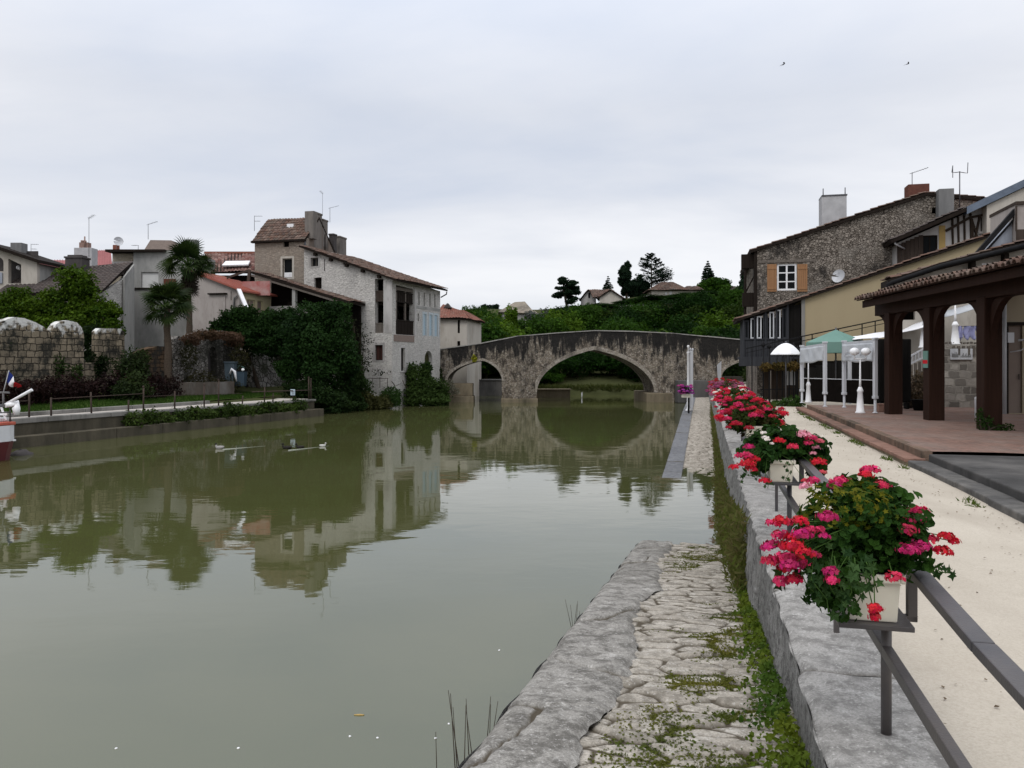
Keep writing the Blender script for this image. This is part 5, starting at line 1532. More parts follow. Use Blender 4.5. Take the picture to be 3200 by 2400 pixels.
r = rect(G3, 3086, 3240, 590, 830); m = MB(); m.prism([G3.w(r[0][0], 5.0, .1), G3.w(r[1][0], 5.0, .1), G3.w(r[1][0], z3(r[1][0]) - .35, .1), G3.w(r[0][0], z3(r[0][0]) - .35, .1)], G3.vec(0, 0, W3 - .11)); m.build('rendered_bay', PLASTER_C, h, recalc=True)
gq = G3.tz(2800, 760); g2 = G3.tz(2838, 775)
m = MB(); m.tube([G3.w(*G3.tz(2797, 757), .1), G3.w(*G3.tz(2800, 762), .1), G3.w(*G3.tz(2838, 771), .7)], .04, 8); m.build('downpipe', WHITEFRAME, h)
# ---- low dark-eaved house behind the pergola
G4 = Plane((12.7, 27.6), QNd)
h = thing('low_house', 'low plastered house with a sagging dark gutter and open dark bays behind the pergola', 'house', G4.w(4, 1.6, 2))
a4 = G4.tz(2774, 880); k4 = G4.tz(2937, 827); b4 = G4.tz(3240, 752)
z4 = lambda t: a4[1] + (k4[1] - a4[1]) * (t - a4[0]) / (k4[0] - a4[0]) if t < k4[0] else k4[1] + (b4[1] - k4[1]) * (t - k4[0]) / (b4[0] - k4[0])
S4 = Plane(G4.o + G4.n * .5, G4.d)
t0 = S4.t(2800); tm_ = S4.t(2945); te = S4.t(3300)
wz = rect(S4, 3068, 3110, 822, 840)
wall('wall', S4, [(tm_, 1.3), (te, 1.3), (te, z4(te) - .12), (tm_, z4(tm_) - .12)], [wz], .3, PLASTER_C, h)
window(h, S4, wz, WHITEPAINT, CURTAIN, n=.04, bars=(0, 0), fw=.06)
shell(h, S4, [(t0, 1.3), (te, 1.3), (te, z4(te) - .12), (t0, z4(t0) - .12)], 1.0, PLASTER_C, .3)
b0 = rect(S4, 2812, 2860, 868, 960); b1 = rect(S4, 2884, 2938, 852, 960)
zl0 = S4.tz(2800, 1000)[1]
wall('loggia_wall', S4, [(t0, 1.3), (tm_ - .004, 1.3), (tm_ - .004, z4(tm_) - .12), (t0, z4(t0) - .12)], [rtz(b0[0][0], b0[1][0], zl0, z4(b0[0][0]) - .2), rtz(b1[0][0], b1[1][0], zl0, z4(b1[0][0]) - .22)], .2, PLASTER_C, h)
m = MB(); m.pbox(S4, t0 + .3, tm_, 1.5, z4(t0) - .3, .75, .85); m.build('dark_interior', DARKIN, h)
m = MB(); m.prism([G4.w(t, z, -.1) for t, z in ((a4[0], z4(a4[0]) - .16), (k4[0], z4(k4[0]) - .16), (b4[0], z4(b4[0]) - .16), (b4[0], z4(b4[0]) + .06), (k4[0], z4(k4[0]) + .06), (a4[0], z4(a4[0]) + .05))], G4.vec(0, 0, 1.2))
m.build('eave', EAVE, h, recalc=True)
m = MB(); m.tube([G4.w(b4[0], z4(b4[0]) - .06, -.16), G4.w(k4[0], z4(k4[0]) - .06, -.16), G4.w(a4[0] + .1, z4(a4[0]) - .05, -.16), G4.w(a4[0] - .02, z4(a4[0]) - .12, -.14), G4.w(a4[0] + .03, z4(a4[0]) - .36, -.05), G4.w(a4[0] + .25, z4(a4[0]) - .46, .3)], .07, 8); m.build('gutter', BLACKMETAL, h)
for x in (3046, 3150):
 t_ = G4.t(x); m = MB(); m.pbox(G4, t_ - .07, t_ + .07, z4(t_) - .55, z4(t_) - .165, .1, .45); m.build('eave_bracket', EAVE, h)
verge_roof(h, G4, (a4[0] + .1, z4(a4[0]) + .12), (te, z4(te) + .1), .0, 1.6, TILE_BROWN, ext=0, th=.08)
g5 = [G4.tz(3034, 797), G4.tz(3165, 655), G4.tz(3165, 767)]
dm = MB()
N5 = 1.2
S5 = Plane(G4.o + G4.n * N5, G4.d)
g5 = [S5.tz(3066, 795), S5.tz(3163, 690), S5.tz(3163, 770)]
dm.prism([S5.w(*g5[0]), S5.w(*g5[1]), S5.w(*g5[2])], S5.vec(0, 0, 1.2)); d5 = dm.build('zinc_gable', ZINC, h, recalc=True)
m = MB(); v0, v1 = S5.tz(3048, 797), S5.tz(3186, 640)
m.beam(S5.w(v0[0], v0[1], -.1), S5.w(v1[0], v1[1], -.1), .22, .15); m.beam(S5.w(v0[0] + .2, v0[1] - .02, -.05), S5.w(v1[0] + .08, v1[1] - .18, -.05), .12, .06); m.build('steep_verge', BLACKMETAL, h)
r = rect(S5, 3164, 3260, 640, 772); m = MB(); m.pbox(S5, r[0][0], r[1][0], r[0][1] - .5, r[2][1] - .05, -.3, 2.2); m.build('upper_bay', PLASTER_P, h)
m = MB(); m.pbox(S5, r[0][0], r[1][0], r[0][1] - .02, r[0][1] + .55, -.36, -.31); m.pbox(S5, r[0][0] - .02, r[1][0], r[2][1] - .06, r[2][1] + .05, -.36, 2.25)
for t_ in (r[0][0] - .02, r[0][0] + .35): m.pbox(S5, t_, t_ + .05, r[0][1] + .5, r[2][1] - .1, -.35, -.31)
m.build('bay_boards', TIMBER, h)
# ---- building at the back of the terrace, with a door
G6 = Plane((13.62, 22.3), (.985, -.17))
h = thing('back_building', 'brown rendered building with a plain door at the back of the covered terrace', 'building', G6.w(3, 1.64, 2))
dr = rect(G6, 3151, 3195, 1018, 1294)
dr = [(t, max(1.66, z)) for t, z in dr]
wall('wall', G6, [(0, 1.4), (7, 1.4), (7, 5.4), (0, 5.1)], [dr], .35, BEIGE2, h)
m = MB(); m.pbox(G6, 0, .3, 1.4, 5.05, .352, 1.1); m.build('side_wall', BEIGE2, h)
m = MB(); m.pbox(G6, dr[0][0] + .01, dr[1][0] - .01, dr[0][1], dr[2][1] - .01, .06, .1); d_ = m.build('door', BROWNDOOR := plain('brown_panel', (.20, .16, .135), (.17, .135, .115), 2, .6, .002, 30, .3), h)
m = MB(); m.cyl(G6.w(dr[1][0] - .08, 2.6, .02), G6.w(dr[1][0] - .08, 2.75, .02), .012, n=6); m.build('handle', BLACKMETAL, d_)
m = MB(); m.pbox(G6, dr[0][0] - .09, dr[0][0] - .003, 1.645, dr[2][1] + .1, -.03, .05); m.pbox(G6, dr[0][0] - .003, dr[1][0] + .09, dr[2][1] + .004, dr[2][1] + .1, -.03, .05); m.build('door_frame', EAVE, h)
m = MB(); m.cyl(G6.w(.07, 1.6, -.07), G6.w(.07, 4.9, -.07), .055, n=10); m.build('downpipe', CHIMNEY_W, h)
m = MB(); m.pbox(G6, .14, .30, 3.62, 3.9, -.12, -.003); m.tube([G6.w(.2, 3.36, -.1), G6.w(.42, 3.4, -.22), G6.w(.54, 3.5, -.27), G6.w(.56, 3.66, -.28)], .018, 6); m.cyl(G6.w(.36, 3.68, -.22), G6.w(.66, 3.7, -.30), .03, n=8)
tag(m.build('wall_lamp', WHITEFRAME), 'small white bracket lamp on the back wall beside the downpipe under the pergola', 'lamp')
# ================================================================ TERRACE: pergola, lamps, banners
pg = thing('pergola', 'brown timber pergola with square posts and a tiled lean-to roof on the terrace', 'pergola', (10.3, 19, 1.64))
POSTS = [(10.63, 22.3), (10.44, 19.8), (10.17, 17.05), (9.93, 14.4)]
pd = Vector((POSTS[2][0] - POSTS[0][0], POSTS[2][1] - POSTS[0][1])).normalized(); pn = Vector((-pd.y, pd.x)) * (1 if -pd.y > 0 else -1)
if pn.x < 0: pn = -pn
def PG(u, v, z):   # along from the far post towards the viewer, v towards the building
 return Vector((POSTS[0][0] + pd.x * u + pn.x * v, POSTS[0][1] + pd.y * u + pn.y * v, z))
for (x, y) in POSTS:
 m = MB(); m.box((x, y, 1.62 + 1.42), (.37, .37, 2.86), math.atan2(-pd.x, pd.y) if False else -math.atan2(pd.x, pd.y)); m.build('post', PERGOLA, pg, bevel=.02)
us = [(Vector(p) - Vector(POSTS[0])).dot(pd) for p in POSTS]
m = MB(); m.obox(PG(-.95, -.17, 4.42), pd.to_3d() * 11.5, pn.to_3d() * .34, (0, 0, .34)); m.build('beam', PERGOLA, pg, bevel=.015)
m = MB(); m.obox(PG(-.95, -.52, 4.66), pd.to_3d() * 11.5, pn.to_3d() * .05, (0, 0, .20)); m.build('fascia', PERGOLA, pg, bevel=.01)
for u in us:
 for sg in (-1, 1):
  if u > 7 and sg > 0: continue
  m = MB(); pts = []
  for i in range(9):
   a = i / 8 * math.pi / 2
   pts.append((.19 + .72 * (1 - math.sin(a)) * 1.0, 4.415 - .95 * (1 - math.cos(a)) ** .9 if False else 4.415 - .95 * (1 - math.cos(a))))
  pts = [(.19 + .75 * (1 - math.sin(i / 8 * math.pi / 2)), 4.41 - 1.0 * (1 - math.cos(i / 8 * math.pi / 2))) for i in range(9)]
  poly = pts + [(x - .0 + .16 * (1 if False else 0), z) for x, z in []]
  inner = [(max(.19, x - .17), min(4.41, z + .14)) for x, z in pts]
  for (a_, b_, c_, d_) in zip(pts[:-1], pts[1:], inner[1:], inner[:-1]):
   q_ = [a_, b_, c_, d_]
   vs = [PG(u + sg * x, -.07, z) for x, z in q_] + [PG(u + sg * x, .07, z) for x, z in q_]
   m.add(vs, [(0, 1, 2, 3), (7, 6, 5, 4), (0, 4, 5, 1), (2, 6, 7, 3)])
  m.build('brace', PERGOLA, pg, recalc=True)
SL = .17
m = MB()
for k in range(17):
 u = -.85 + k * .68
 m.obox(PG(u, -.5, 4.77), pn.to_3d() * 4.4 + Vector((0, 0, 4.4 * SL)), pd.to_3d() * .075, (0, 0, .11))
m.build('rafter', PERGOLA, pg)
m = MB(); roof_sheet(m, PG(-1.05, 4.1, 4.92 + 4.65 * SL), pd.to_3d() * 11.6, -pn.to_3d() * 4.75 - Vector((0, 0, 4.75 * SL)), pitch=.215, row=.33, amp=.085, th=.03, seg=6)
m.build('roof', [TILE_BROWN, PERGOLA], pg)
m = MB()
n_ = int(11.6 / .215)
for k in range(n_):
 u = -1.05 + (k + .5) * .215
 a_ = PG(u + random.uniform(-.012, .012), -.70 + random.uniform(-.03, .02), 4.885 + random.uniform(-.008, .008)); b_ = PG(u, -.25, 4.885 + .45 * SL + .02)
 vs = []
 for p, r in ((a_, .098), (b_, .082)):
  for i in range(7):
   an = math.pi * i / 6
   vs.append(p + pd.to_3d() * r * math.cos(an) + Vector((0, 0, r * math.sin(an) * .95)))
 for p, r in ((a_, .078), (b_, .062)):
  for i in range(7):
   an = math.pi * i / 6
   vs.append(p + pd.to_3d() * r * math.cos(an) + Vector((0, 0, r * math.sin(an) * .9 - .002)))
 uvs = [(k + .4, .5)] * 28
 fs = [(i, i + 1, i + 8, i + 7) for i in range(6)] + [(14 + i, 21 + i, 22 + i, 15 + i) for i in range(6)] + [(i, 14 + i, 15 + i, i + 1) for i in range(6)]
 m.add(vs, fs, 0, uvs)
m.build('eave_tiles', TILE_BROWN, pg, recalc=True)
# ---- lamp posts
def lamp_post(label, base, globes=True, h=1.55, s=1.0):
 l = thing('lamp_post', label, 'lamp post', base, 'white lamp posts on the terrace')
 b = Vector(base)
 m = MB(); m.lathe(b, [(.17 * s, 0), (.17 * s, .03), (.135 * s, .06), (.085 * s, .58), (.10 * s, .60), (.11 * s, .64), (.085 * s, .68), (.055 * s, .74)], 16); m.build('pedestal', WHITEPAINT, l)
 m = MB(); m.lathe(b, [(.045 * s, .735), (.034 * s, .9), (.022 * s, h)], 12)
 if globes:
  m.cyl(b + Vector((-.17, .0, h - .02)), b + Vector((.17, 0, h - .02)), .018, n=8)
  for sx in (-.16, .16): m.cyl(b + Vector((sx, 0, h - .02)), b + Vector((sx, 0, h + .1)), .02, n=8)
 m.build('pole', WHITEPAINT, l)
 if globes:
  for sx in (-.16, .16):
   g = MB(); g.ell(b + Vector((sx, 0, h + .19)), (.135, .135, .11), 16, 10); g.build('globe', GLOBE, l)
 return l
lamp_post('white twin globe lamp post standing in front of the larger plastic banner frame', P(2688, 1291, 22.6), s=.78)
lamp_post('white lamp post inside the left banner frame, at the far end of the terrace steps', P(2526, 1258, 28.5), s=.72)
lamp_post('tapered white lamp post on top of the stone retaining wall beside the lilac laundry', P(2985, 1077, 25.75), False, 1.35, .95)
lamp_post('white lamp post behind the stair balustrade, half hidden by the second pergola post', P(2886, 1087, 27.0), False, 1.35, .95)
# ---- banner frames
def banner_frame(label, posts, top, bot, extra=None):
 """posts: (px, py base, Y); the cloth hangs between the outer two"""
 f = thing('banner_frame', label, 'banner frame', P(*posts[0]), 'white banner frames on the terrace')
 tops = []
 for i, (px, py, Y) in enumerate(posts):
  b = P(px, py, Y); b.z = 1.645
  ztop = ZC + (HY - top[i]) / FOC * Y
  m = MB()
  m.lathe(b, [(.075, 0), (.075, .015), (.038, .03), (.038, .42)], 12)
  m.box((b.x, b.y, (b.z + .42 + ztop) / 2), (.10, .10, ztop - b.z - .42), .2)
  m.box((b.x, b.y, b.z + .44), (.125, .125, .08), .2); m.box((b.x, b.y, ztop + .03), (.13, .13, .06), .2)
  m.build('post', WHITEFRAME, f, bevel=.008)
  tops.append((b, ztop))
 (a, za), (b, zb) = tops[0], tops[1]
 m = MB(); m.beam((a.x, a.y, za - .03), (b.x, b.y, zb - .03), .07, .07); m.build('top_bar', WHITEFRAME, f)
 zl0 = ZC + (HY - bot[0]) / FOC * posts[0][2]; zl1 = ZC + (HY - bot[1]) / FOC * posts[1][2]
 pts = []; n1, n2 = 22, 10
 off = Vector((b.y - a.y, a.x - b.x, 0)).normalized() * .06
 for i in range(n1):
  u = i / (n1 - 1)
  for j in range(n2):
   v = j / (n2 - 1)
   x, y = a.x + (b.x - a.x) * u, a.y + (b.y - a.y) * u
   z = (za + (zb - za) * u - .07) * (1 - v) + (zl0 + (zl1 - zl0) * u + .03 * math.sin(u * 9) * u * (1 - u) * 4) * v
   w = .02 * math.sin(u * 11 + v * 3) + .012 * math.sin(u * 23 - v * 5)
   pts.append(Vector((x, y, z)) + off * (1 + w * 12))
 m = MB(); m.grid(pts, n1, n2); c = m.build('banner', BANNERCLOTH, f)
 sm = c.modifiers.new('Solid', 'SOLIDIFY'); sm.thickness = .006
 if extra:
  mk = MB()
  for (u0, u1, v0, v1) in extra:
   qv = []
   for u, v in ((u0, v1), (u1, v1), (u1, v0), (u0, v0)):
    x, y = a.x + (b.x - a.x) * u, a.y + (b.y - a.y) * u
    z = (za + (zb - za) * u - .07) * (1 - v) + (zl0 + (zl1 - zl0) * u) * v
    qv.append(Vector((x, y, z)) + off * 1.42)
   mk.prism(qv, off * .08)
  mk.build('faded_print', WHITEFRAME, c, recalc=True)
 return f
banner_frame('slightly smaller white banner frame with a wrinkled blank plastic sheet, far end of the steps', [(2506, 1257, 28.4), (2578, 1272, 25.9)], [1084, 1073], [1137, 1127])
banner_frame('larger white banner frame with a clouded sheet and faded print, next to the pergola', [(2638, 1274, 25.4), (2735, 1291, 22.6), (2655, 1258, 27.6)], [1070, 1062, 1100], [1131, 1129], [(.17, .27, .42, .47), (.12, .34, .62, .70), (.12, .15, .5, .7), (.62, .72, .57, .60), (.62, .64, .6, .68), (.76, .86, .57, .60), (.76, .78, .6, .66), (.17, .19, .32, .42)])
# ---- tall white mast and white board further along the quay
b = P(2158, 1287, 42.8); b.z = .50
f = thing('white_mast', 'tall white square mast with a flat panel behind it, at the edge of the quay', 'mast', b)
m = MB(); m.lathe(b + Vector((-.12, 0, 0)), [(.16, 0), (.16, .05), (.09, .12), (.075, .2), (.07, 3.1), (.09, 3.12), (.09, 3.16)], 14); m.lathe(b + Vector((-.12, 0, 3.16)), [(.04, 0), (.03, .22), (.07, .27), (.06, .34), (0.01, .36)], 10); m.build('pole', WHITEPAINT, f)
m = MB(); m.box(b + Vector((.06, .08, 1.72)), (.18, .10, 3.0)); m.box(b + Vector((.06, .08, .13)), (.14, .16, .26)); m.ell(b + Vector((.0, .08, 3.3)), (.06, .06, .08)); m.ell(b + Vector((.13, .08, 3.28)), (.07, .06, .07)); m.build('panel', WHITEFRAME, f, bevel=.02)
m = MB(); m.cyl(b + Vector((.06, .03, 1.22)), b + Vector((.06, .0, 1.22)), .03, n=8); m.build('bolt', BLACKMETAL, f)
b = P(2249, 1200, 46); b.z = 1.42
f = thing('white_board', 'narrow white upright board standing near the right hand bridge arch', 'board', b)
m = MB(); m.prism([b + Vector((-.07, 0, .1)), b + Vector((.07, 0, .1)), b + Vector((.10, 0, 1.75)), b + Vector((-.14, 0, 1.52))], (0, .05, 0)); m.build('panel', WHITEFRAME, f, recalc=True)
m = MB(); m.box(b + Vector((0, .08, .06)), (.3, .3, .12)); m.build('foot', CONC, f)
b = P(2152, 1288, 41.5); b.z = .45
f = thing('post_planter', 'small white planter of magenta flowers on a black post beside the white mast', 'planter', b)
m = MB(); m.cyl(b, b + Vector((0, 0, .82)), .05, n=10); m.build('post', BLACKMETAL, f)
m = MB(); m.box(b + Vector((-.14, 0, .92)), (.42, .3, .2)); m.build('trough', PLANTER, f, bevel=.01)
c = b + Vector((-.2, 0, 1.2))
foliage('foliage', f, [(c, (.32, .28, .22))], 500, .10, (.02, .045, .01), (.05, .03, .04), LEAF, 8)
rr = random.Random(5)
heads_mesh('blossoms', f, [(c + Vector((rr.uniform(-.38, .36), rr.uniform(-.32, .1), rr.uniform(-.18, .26))), rr.uniform(.07, .1), rr.choice([(.42, .05, .34), (.5, .06, .30), (.35, .06, .36)])) for _ in range(34)], 6, .035)
# ---- parasols and canopies
def parasol(label, apex, R, drop, mat, n=8, val=.16, zf=1.64, dome=0.0):
 a = Vector(apex); f = thing('parasol', label, 'parasol', (a.x, a.y, zf))
 m = MB(); K = 7; pts = []
 for i in range(K):
  u = i / (K - 1)
  for k in range(n * 4 + 1):
   an = 2 * math.pi * k / (n * 4)
   ph = (k % 4) / 4; r = R * u * (1 - .045 * math.sin(math.pi * ph))
   z = -drop * (u ** (1 + dome)) - .02 * math.sin(math.pi * ph) * u
   pts.append(a + Vector((r * math.cos(an), r * math.sin(an), z)))
 for k in range(n * 4 + 1): 
  an = 2 * math.pi * k / (n * 4); ph = (k % 4) / 4; r = R * (1 - .045 * math.sin(math.pi * ph))
  pts.append(a + Vector((r * math.cos(an), r * math.sin(an), -drop - val)))
 m.grid(pts, K + 1, n * 4 + 1, smooth=False)
 o = m.build('canopy', mat, f); s = o.modifiers.new('Solid', 'SOLIDIFY'); s.thickness = .01
 m = MB(); m.cyl((a.x, a.y, zf), a + Vector((0, 0, .08)), .03, n=10); m.lathe((a.x, a.y, zf), [(.28, 0), (.28, .05), (.06, .08), (.04, .3)], 14); m.build('pole', ANTENNA, f)
 m = MB()
 for k in range(n):
  an = 2 * math.pi * k / n; m.cyl(a + Vector((0, 0, -.05)), a + Vector((R * math.cos(an) * .97, R * math.sin(an) * .97, -drop - .02)), .012, n=5)
 m.build('rib', WHITEFRAME, f)
 return f
parasol('large sea-green parasol opened behind the two banner frames', P(2612, 1030, 30.6), 1.12, .48, GREENCLOTH, 8, .42)
parasol('white domed parasol below the dark timber gallery', P(2456, 1072, 31.5), .60, .42, WHITECLOTH, 8, .04, 1.4, .9)
a_ = [P(2645, 1052, 31), P(2892, 1004, 27.4), P(2892, 1020, 26.6), P(2668, 1062, 29.5)]
m = MB(); pts = []
for i in range(14):
 for j in range(5):
  u, v = i / 13, j / 4
  p = (a_[0] * (1 - u) + a_[1] * u) * (1 - v) + (a_[3] * (1 - u) + a_[2] * u) * v
  pts.append(p + Vector((0, 0, -.10 * math.sin(math.pi * u) - .02 * math.sin(v * 3 + u * 12))))
m.grid(pts, 14, 5)
o = m.build('awning', WHITECLOTH); o.modifiers.new('Solid', 'SOLIDIFY').thickness = .012
tag(o, 'long white canvas awning sloping up behind the pergola', 'awning')
a_ = [P(2950, 972, 27.2), P(3062, 940, 26.2), P(3062, 960, 25.6), P(2950, 992, 26.6)]
m = MB(); pts = [(a_[0] * (1 - i / 9) + a_[1] * i / 9) * (1 - j / 3) + (a_[3] * (1 - i / 9) + a_[2] * i / 9) * j / 3 + Vector((0, 0, -.03 * math.sin(math.pi * i / 9))) for i in range(10) for j in range(4)]
m.grid(pts, 10, 4); o = m.build('awning', BANNERCLOTH); o.modifiers.new('Solid', 'SOLIDIFY').thickness = .012
tag(o, 'short grey canvas awning high behind the second and third pergola posts', 'awning')
S8 = Plane(G2.o - G2.n * 1.2, G2.d)
f = thing('stair_railing', 'thin black sloping handrail in front of the beige house wall', 'railing', S8.w(3, 3, 0))
def sl8(px, py): a = S8.tz(px, py); return S8.w(a[0], a[1], 0)
m = MB(); m.beam(sl8(2330, 1090), sl8(2503, 1052), .05, .05); m.beam(sl8(2503, 1052), sl8(2800, 990), .05, .05); m.build('handrail', BLACKMETAL, f)
m = MB(); m.beam(sl8(2330, 1103), sl8(2800, 1003), .025, .03); m.build('lower_rail', BLACKMETAL, f)
for px in (2350, 2405, 2450, 2505, 2538, 2620, 2694, 2735):
 y0 = np.interp(px, [2330, 2503, 2800], [1090, 1052, 990])
 m = MB(); p = sl8(px, y0); m.beam(p, (p.x, p.y, p.z - (1.0 if px > 2500 else 2.0)), .035, .035); m.build('baluster', BLACKMETAL, f)
m = MB()
for i in range(16):
 t_ = S8.t(2520) + i * .42; z_ = S8.tz(2520, 1058)[1] - 1.25 + i * .105
 m.pbox(S8, t_, t_ + .41, 1.5, z_, .05, 1.0)
tag(m.build('stair_flight', BLACKWOOD), 'dark stair flight climbing along the foot of the beige house', 'stairs')
f = thing('iron_fence', 'black iron fence with spearhead finials and hanging flower troughs below the gallery', 'fence', P(2440, 1255, 33))
m = MB()
for px, top in ((2385, 1085), (2404, 1090), (2428, 1098), (2445, 1098), (2466, 1098), (2480, 1090), (2492, 1100)):
 b_ = P(px, 1255, 33); b_.z = 1.4; t_ = P(px, top, 33); m.cyl(b_, t_, .028, n=6); m.lathe(t_, [(.03, 0), (.09, .06), (.10, .12), (.03, .18), (.02, .26)], 8)
m.build('uprights', BLACKMETAL, f)
m = MB()
for py in (1155, 1215): m.beam(P(2376, py + 2, 33), P(2500, py, 33), .03, .04)
for k in range(22): 
 x = 2380 + k * 5.5; b_ = P(x, 1215, 33); m.cyl((b_.x, b_.y, 1.4), b_, .012, n=4)
m.build('rails', BLACKMETAL, f)
m = MB(); m.beam(P(2376, 1151, 32.85), P(2412, 1151, 32.85), .2, .14); m.beam(P(2418, 1150, 32.85), P(2498, 1149, 32.85), .2, .14); m.build('trough', TIMBER_D, f)
foliage('hanging_plants', f, [(P(2394, 1147, 32.8), (.28, .2, .16)), (P(2440, 1144, 32.8), (.38, .2, .18)), (P(2478, 1146, 32.8), (.36, .2, .18))], 1500, .09, (.05, .045, .015), (.17, .10, .03), LEAF, 9)
def shrub(name, label, blobs, n, size, c1, c2, seed, cat='shrub', zf=1.4, group=None, shell=.4, clump=False):
 c = Vector(blobs[0][0]); s = thing(name, label, cat, (c.x, c.y, zf), group)
 foliage('foliage', s, blobs, n, size, c1, c2, LEAF, seed, shell, clump=clump)
 m = MB()
 for cc, r in blobs[:4]:
  cc = Vector(cc)
  for k in range(3):
   b_ = Vector((c.x + random.uniform(-.1, .1), c.y + random.uniform(-.1, .1), zf - .05)); e_ = cc + Vector((random.uniform(-.4, .4) * r[0], random.uniform(-.4, .4) * r[1], random.uniform(-.2, .3) * r[2]))
   m.tube([b_, b_.lerp(e_, .5) + Vector((random.uniform(-.05, .05), 0, .05)), e_], [.03, .02, .008], 5)
 m.build('branches', BARK, s)
 return s
shrub('low_shrub', 'low green shrub at the far end of the red terrace steps', [(P(2470, 1262, 30.6), (.42, .35, .28)), (P(2438, 1266, 30.8), (.35, .3, .22)), (P(2494, 1262, 30.4), (.25, .3, .25))], 1500, .08, (.02, .05, .01), (.045, .09, .018), 21)
shrub('low_shrub', 'small dark plant on the path beside the timber gallery post', [(P(2375, 1253, 33.5), (.25, .22, .2))], 350, .09, (.02, .05, .01), (.05, .08, .02), 22)
shrub('post_weed', 'ivy tuft growing round the foot of the nearest pergola post', [(Vector((9.93, 16.82, 1.78)), (.18, .12, .18)), (Vector((10.28, 16.8, 1.70)), (.28, .14, .08)), (Vector((9.86, 16.85, 1.95)), (.07, .07, .18))], 700, .05, (.012, .03, .006), (.03, .06, .012), 23, 'plant', 1.64)
# ---- stone retaining wall, sign, laundry, stairs behind the pergola
G7 = Plane((13.72, 25.6), (.995, -.1))
tE = G7.t(3150)
o = wall('retaining_wall', G7, [(0, 1.4), (tE, 1.4), (tE, 3.66), (0, 3.62)], [], .5, ASHLAR_G)
tag(o, 'grey block retaining wall with dark joints at the back of the terrace', 'wall')
r = rect(G7, 2968, 3037, 1090, 1124)
s = thing('wall_sign', 'white rectangular sign with faint grey drawing and lettering on the retaining wall', 'sign', G7.w(r[0][0], r[0][1], -.06))
m = MB(); m.pbox(G7, r[0][0], r[1][0], r[0][1], r[2][1], -.06, -.02); m.build('board', WHITEFRAME, s, bevel=.006)
m = MB(); w_, h_ = r[1][0] - r[0][0], r[2][1] - r[0][1]
for i in range(9): m.pbox(G7, r[0][0] + w_ * (.05 + i * .035), r[0][0] + w_ * (.075 + i * .035), r[0][1] + h_ * .22, r[0][1] + h_ * (.5 + .3 * random.random()), -.066, -.0605)
m.pbox(G7, r[0][0] + w_ * .42, r[0][0] + w_ * .44, r[0][1] + h_ * .2, r[0][1] + h_ * .85, -.066, -.0605)
for i in range(11): m.pbox(G7, r[0][0] + w_ * (.48 + i * .042), r[0][0] + w_ * (.505 + i * .042), r[0][1] + h_ * .22, r[0][1] + h_ * (.36 + .12 * (i % 3)), -.066, -.0605)
m.build('faded_print', CHIMNEY_G, s)
m = MB()
for i in range(16):
 t_ = .1 + i * .11
 m.pbox(G7, t_, t_ + .05, 3.665, 3.72 + .01 * (i % 3), .1, .2)
for i in range(12): m.pbox(G7, .35 + i * .15, .42 + i * .15, 3.30, 3.60, -.05 - .01 * (i % 2), -.003)
tag(m.build('paling', OLDTIMBER), 'row of short weathered palings along the top of the retaining wall', 'paling')
ps = Plane(G7.o + G7.n * .9, G7.d)
m = MB(); l0, l1 = ps.tz(2988, 1020), ps.tz(3075, 1018)
m.cyl(ps.w(l0[0], l0[1], 0), ps.w(l1[0], l1[1], 0), .008, n=5)
for t_ in (l0[0], l1[0]): m.cyl(ps.w(t_, 3.3, 0), ps.w(t_, l0[1] + .05, 0), .03, n=6)
tag(m.build('clothes_line', BLACKMETAL), 'clothes line strung behind the retaining wall', 'clothes line')
for i, (p0, p1, y1, lab) in enumerate(((2994, 3007, 1066, 'narrow lilac cloth hung on the line next to the lamp post'), (3012, 3046, 1064, 'wide crumpled lilac shirt in the middle of the clothes line'), (3050, 3064, 1048, 'short pale blue cloth at the right end of the clothes line'))):
 r = rect(ps, p0, p1, 1019, y1); pts = []
 for a in range(9):
  for b_ in range(9):
   u, v = a / 8, b_ / 8
   t_ = r[0][0] + (r[1][0] - r[0][0]) * (u + .06 * math.sin(v * 7 + i)); z = r[2][1] + (r[0][1] - r[2][1]) * v * (1 - .25 * math.sin(u * 5 + i * 2) ** 2)
   pts.append(ps.w(t_, z, .05 * math.sin(u * 9 + v * 2 + i)))
 m = MB(); m.grid(pts, 9, 9); o = m.build('hanging_cloth', LILAC); o.modifiers.new('Solid', 'SOLIDIFY').thickness = .01
 tag(o, lab, 'laundry', 'laundry behind the retaining wall')
S9 = Plane((12.95, 26.4), (.98, -.2))
f = thing('outdoor_stairs', 'stone stairs with a sloping pale wooden balustrade beyond the first pergola post', 'stairs', S9.w(.6, 1.6, 0))
m = MB()
for i in range(9):
 t_ = -.25 + i * .17; m.pbox(S9, t_, t_ + .17 + .003, 1.5, 2.0 + i * .13, .1, 1.1)
m.build('steps', RUINSTONE, f)
p_ = lambda px, py: S9.w(*S9.tz(px, py), 0)
m = MB(); m.beam(p_(2836, 1118), p_(2893, 1086), .06, .05); m.beam(p_(2836, 1141), p_(2893, 1113), .06, .05); m.build('handrail', WHITEFRAME, f)
for k in range(6):
 x = 2840 + k * 10; m = MB(); m.beam(p_(x, 1116 - k * 5.6), p_(x, 1140 - k * 4.9), .05, .05); m.build('baluster', CHIMNEY_W, f)
for k in range(4):
 x = 2848 + k * 13; m = MB(); m.beam(p_(x, 1140 - k * 5), p_(x, 1185 - k * 3), .09, .05); m.build('stair_post', OLDTIMBER, f)
shrub('dry_shrub', 'dry brown shrub growing over rubble below the outdoor stairs', [(P(2855, 1225, 25.2), (.45, .4, .42)), (P(2880, 1200, 25.3), (.3, .3, .5)), (P(2832, 1245, 25.0), (.3, .3, .25))], 1600, .09, (.05, .035, .022), (.14, .10, .07), 24, 'shrub', 1.64)
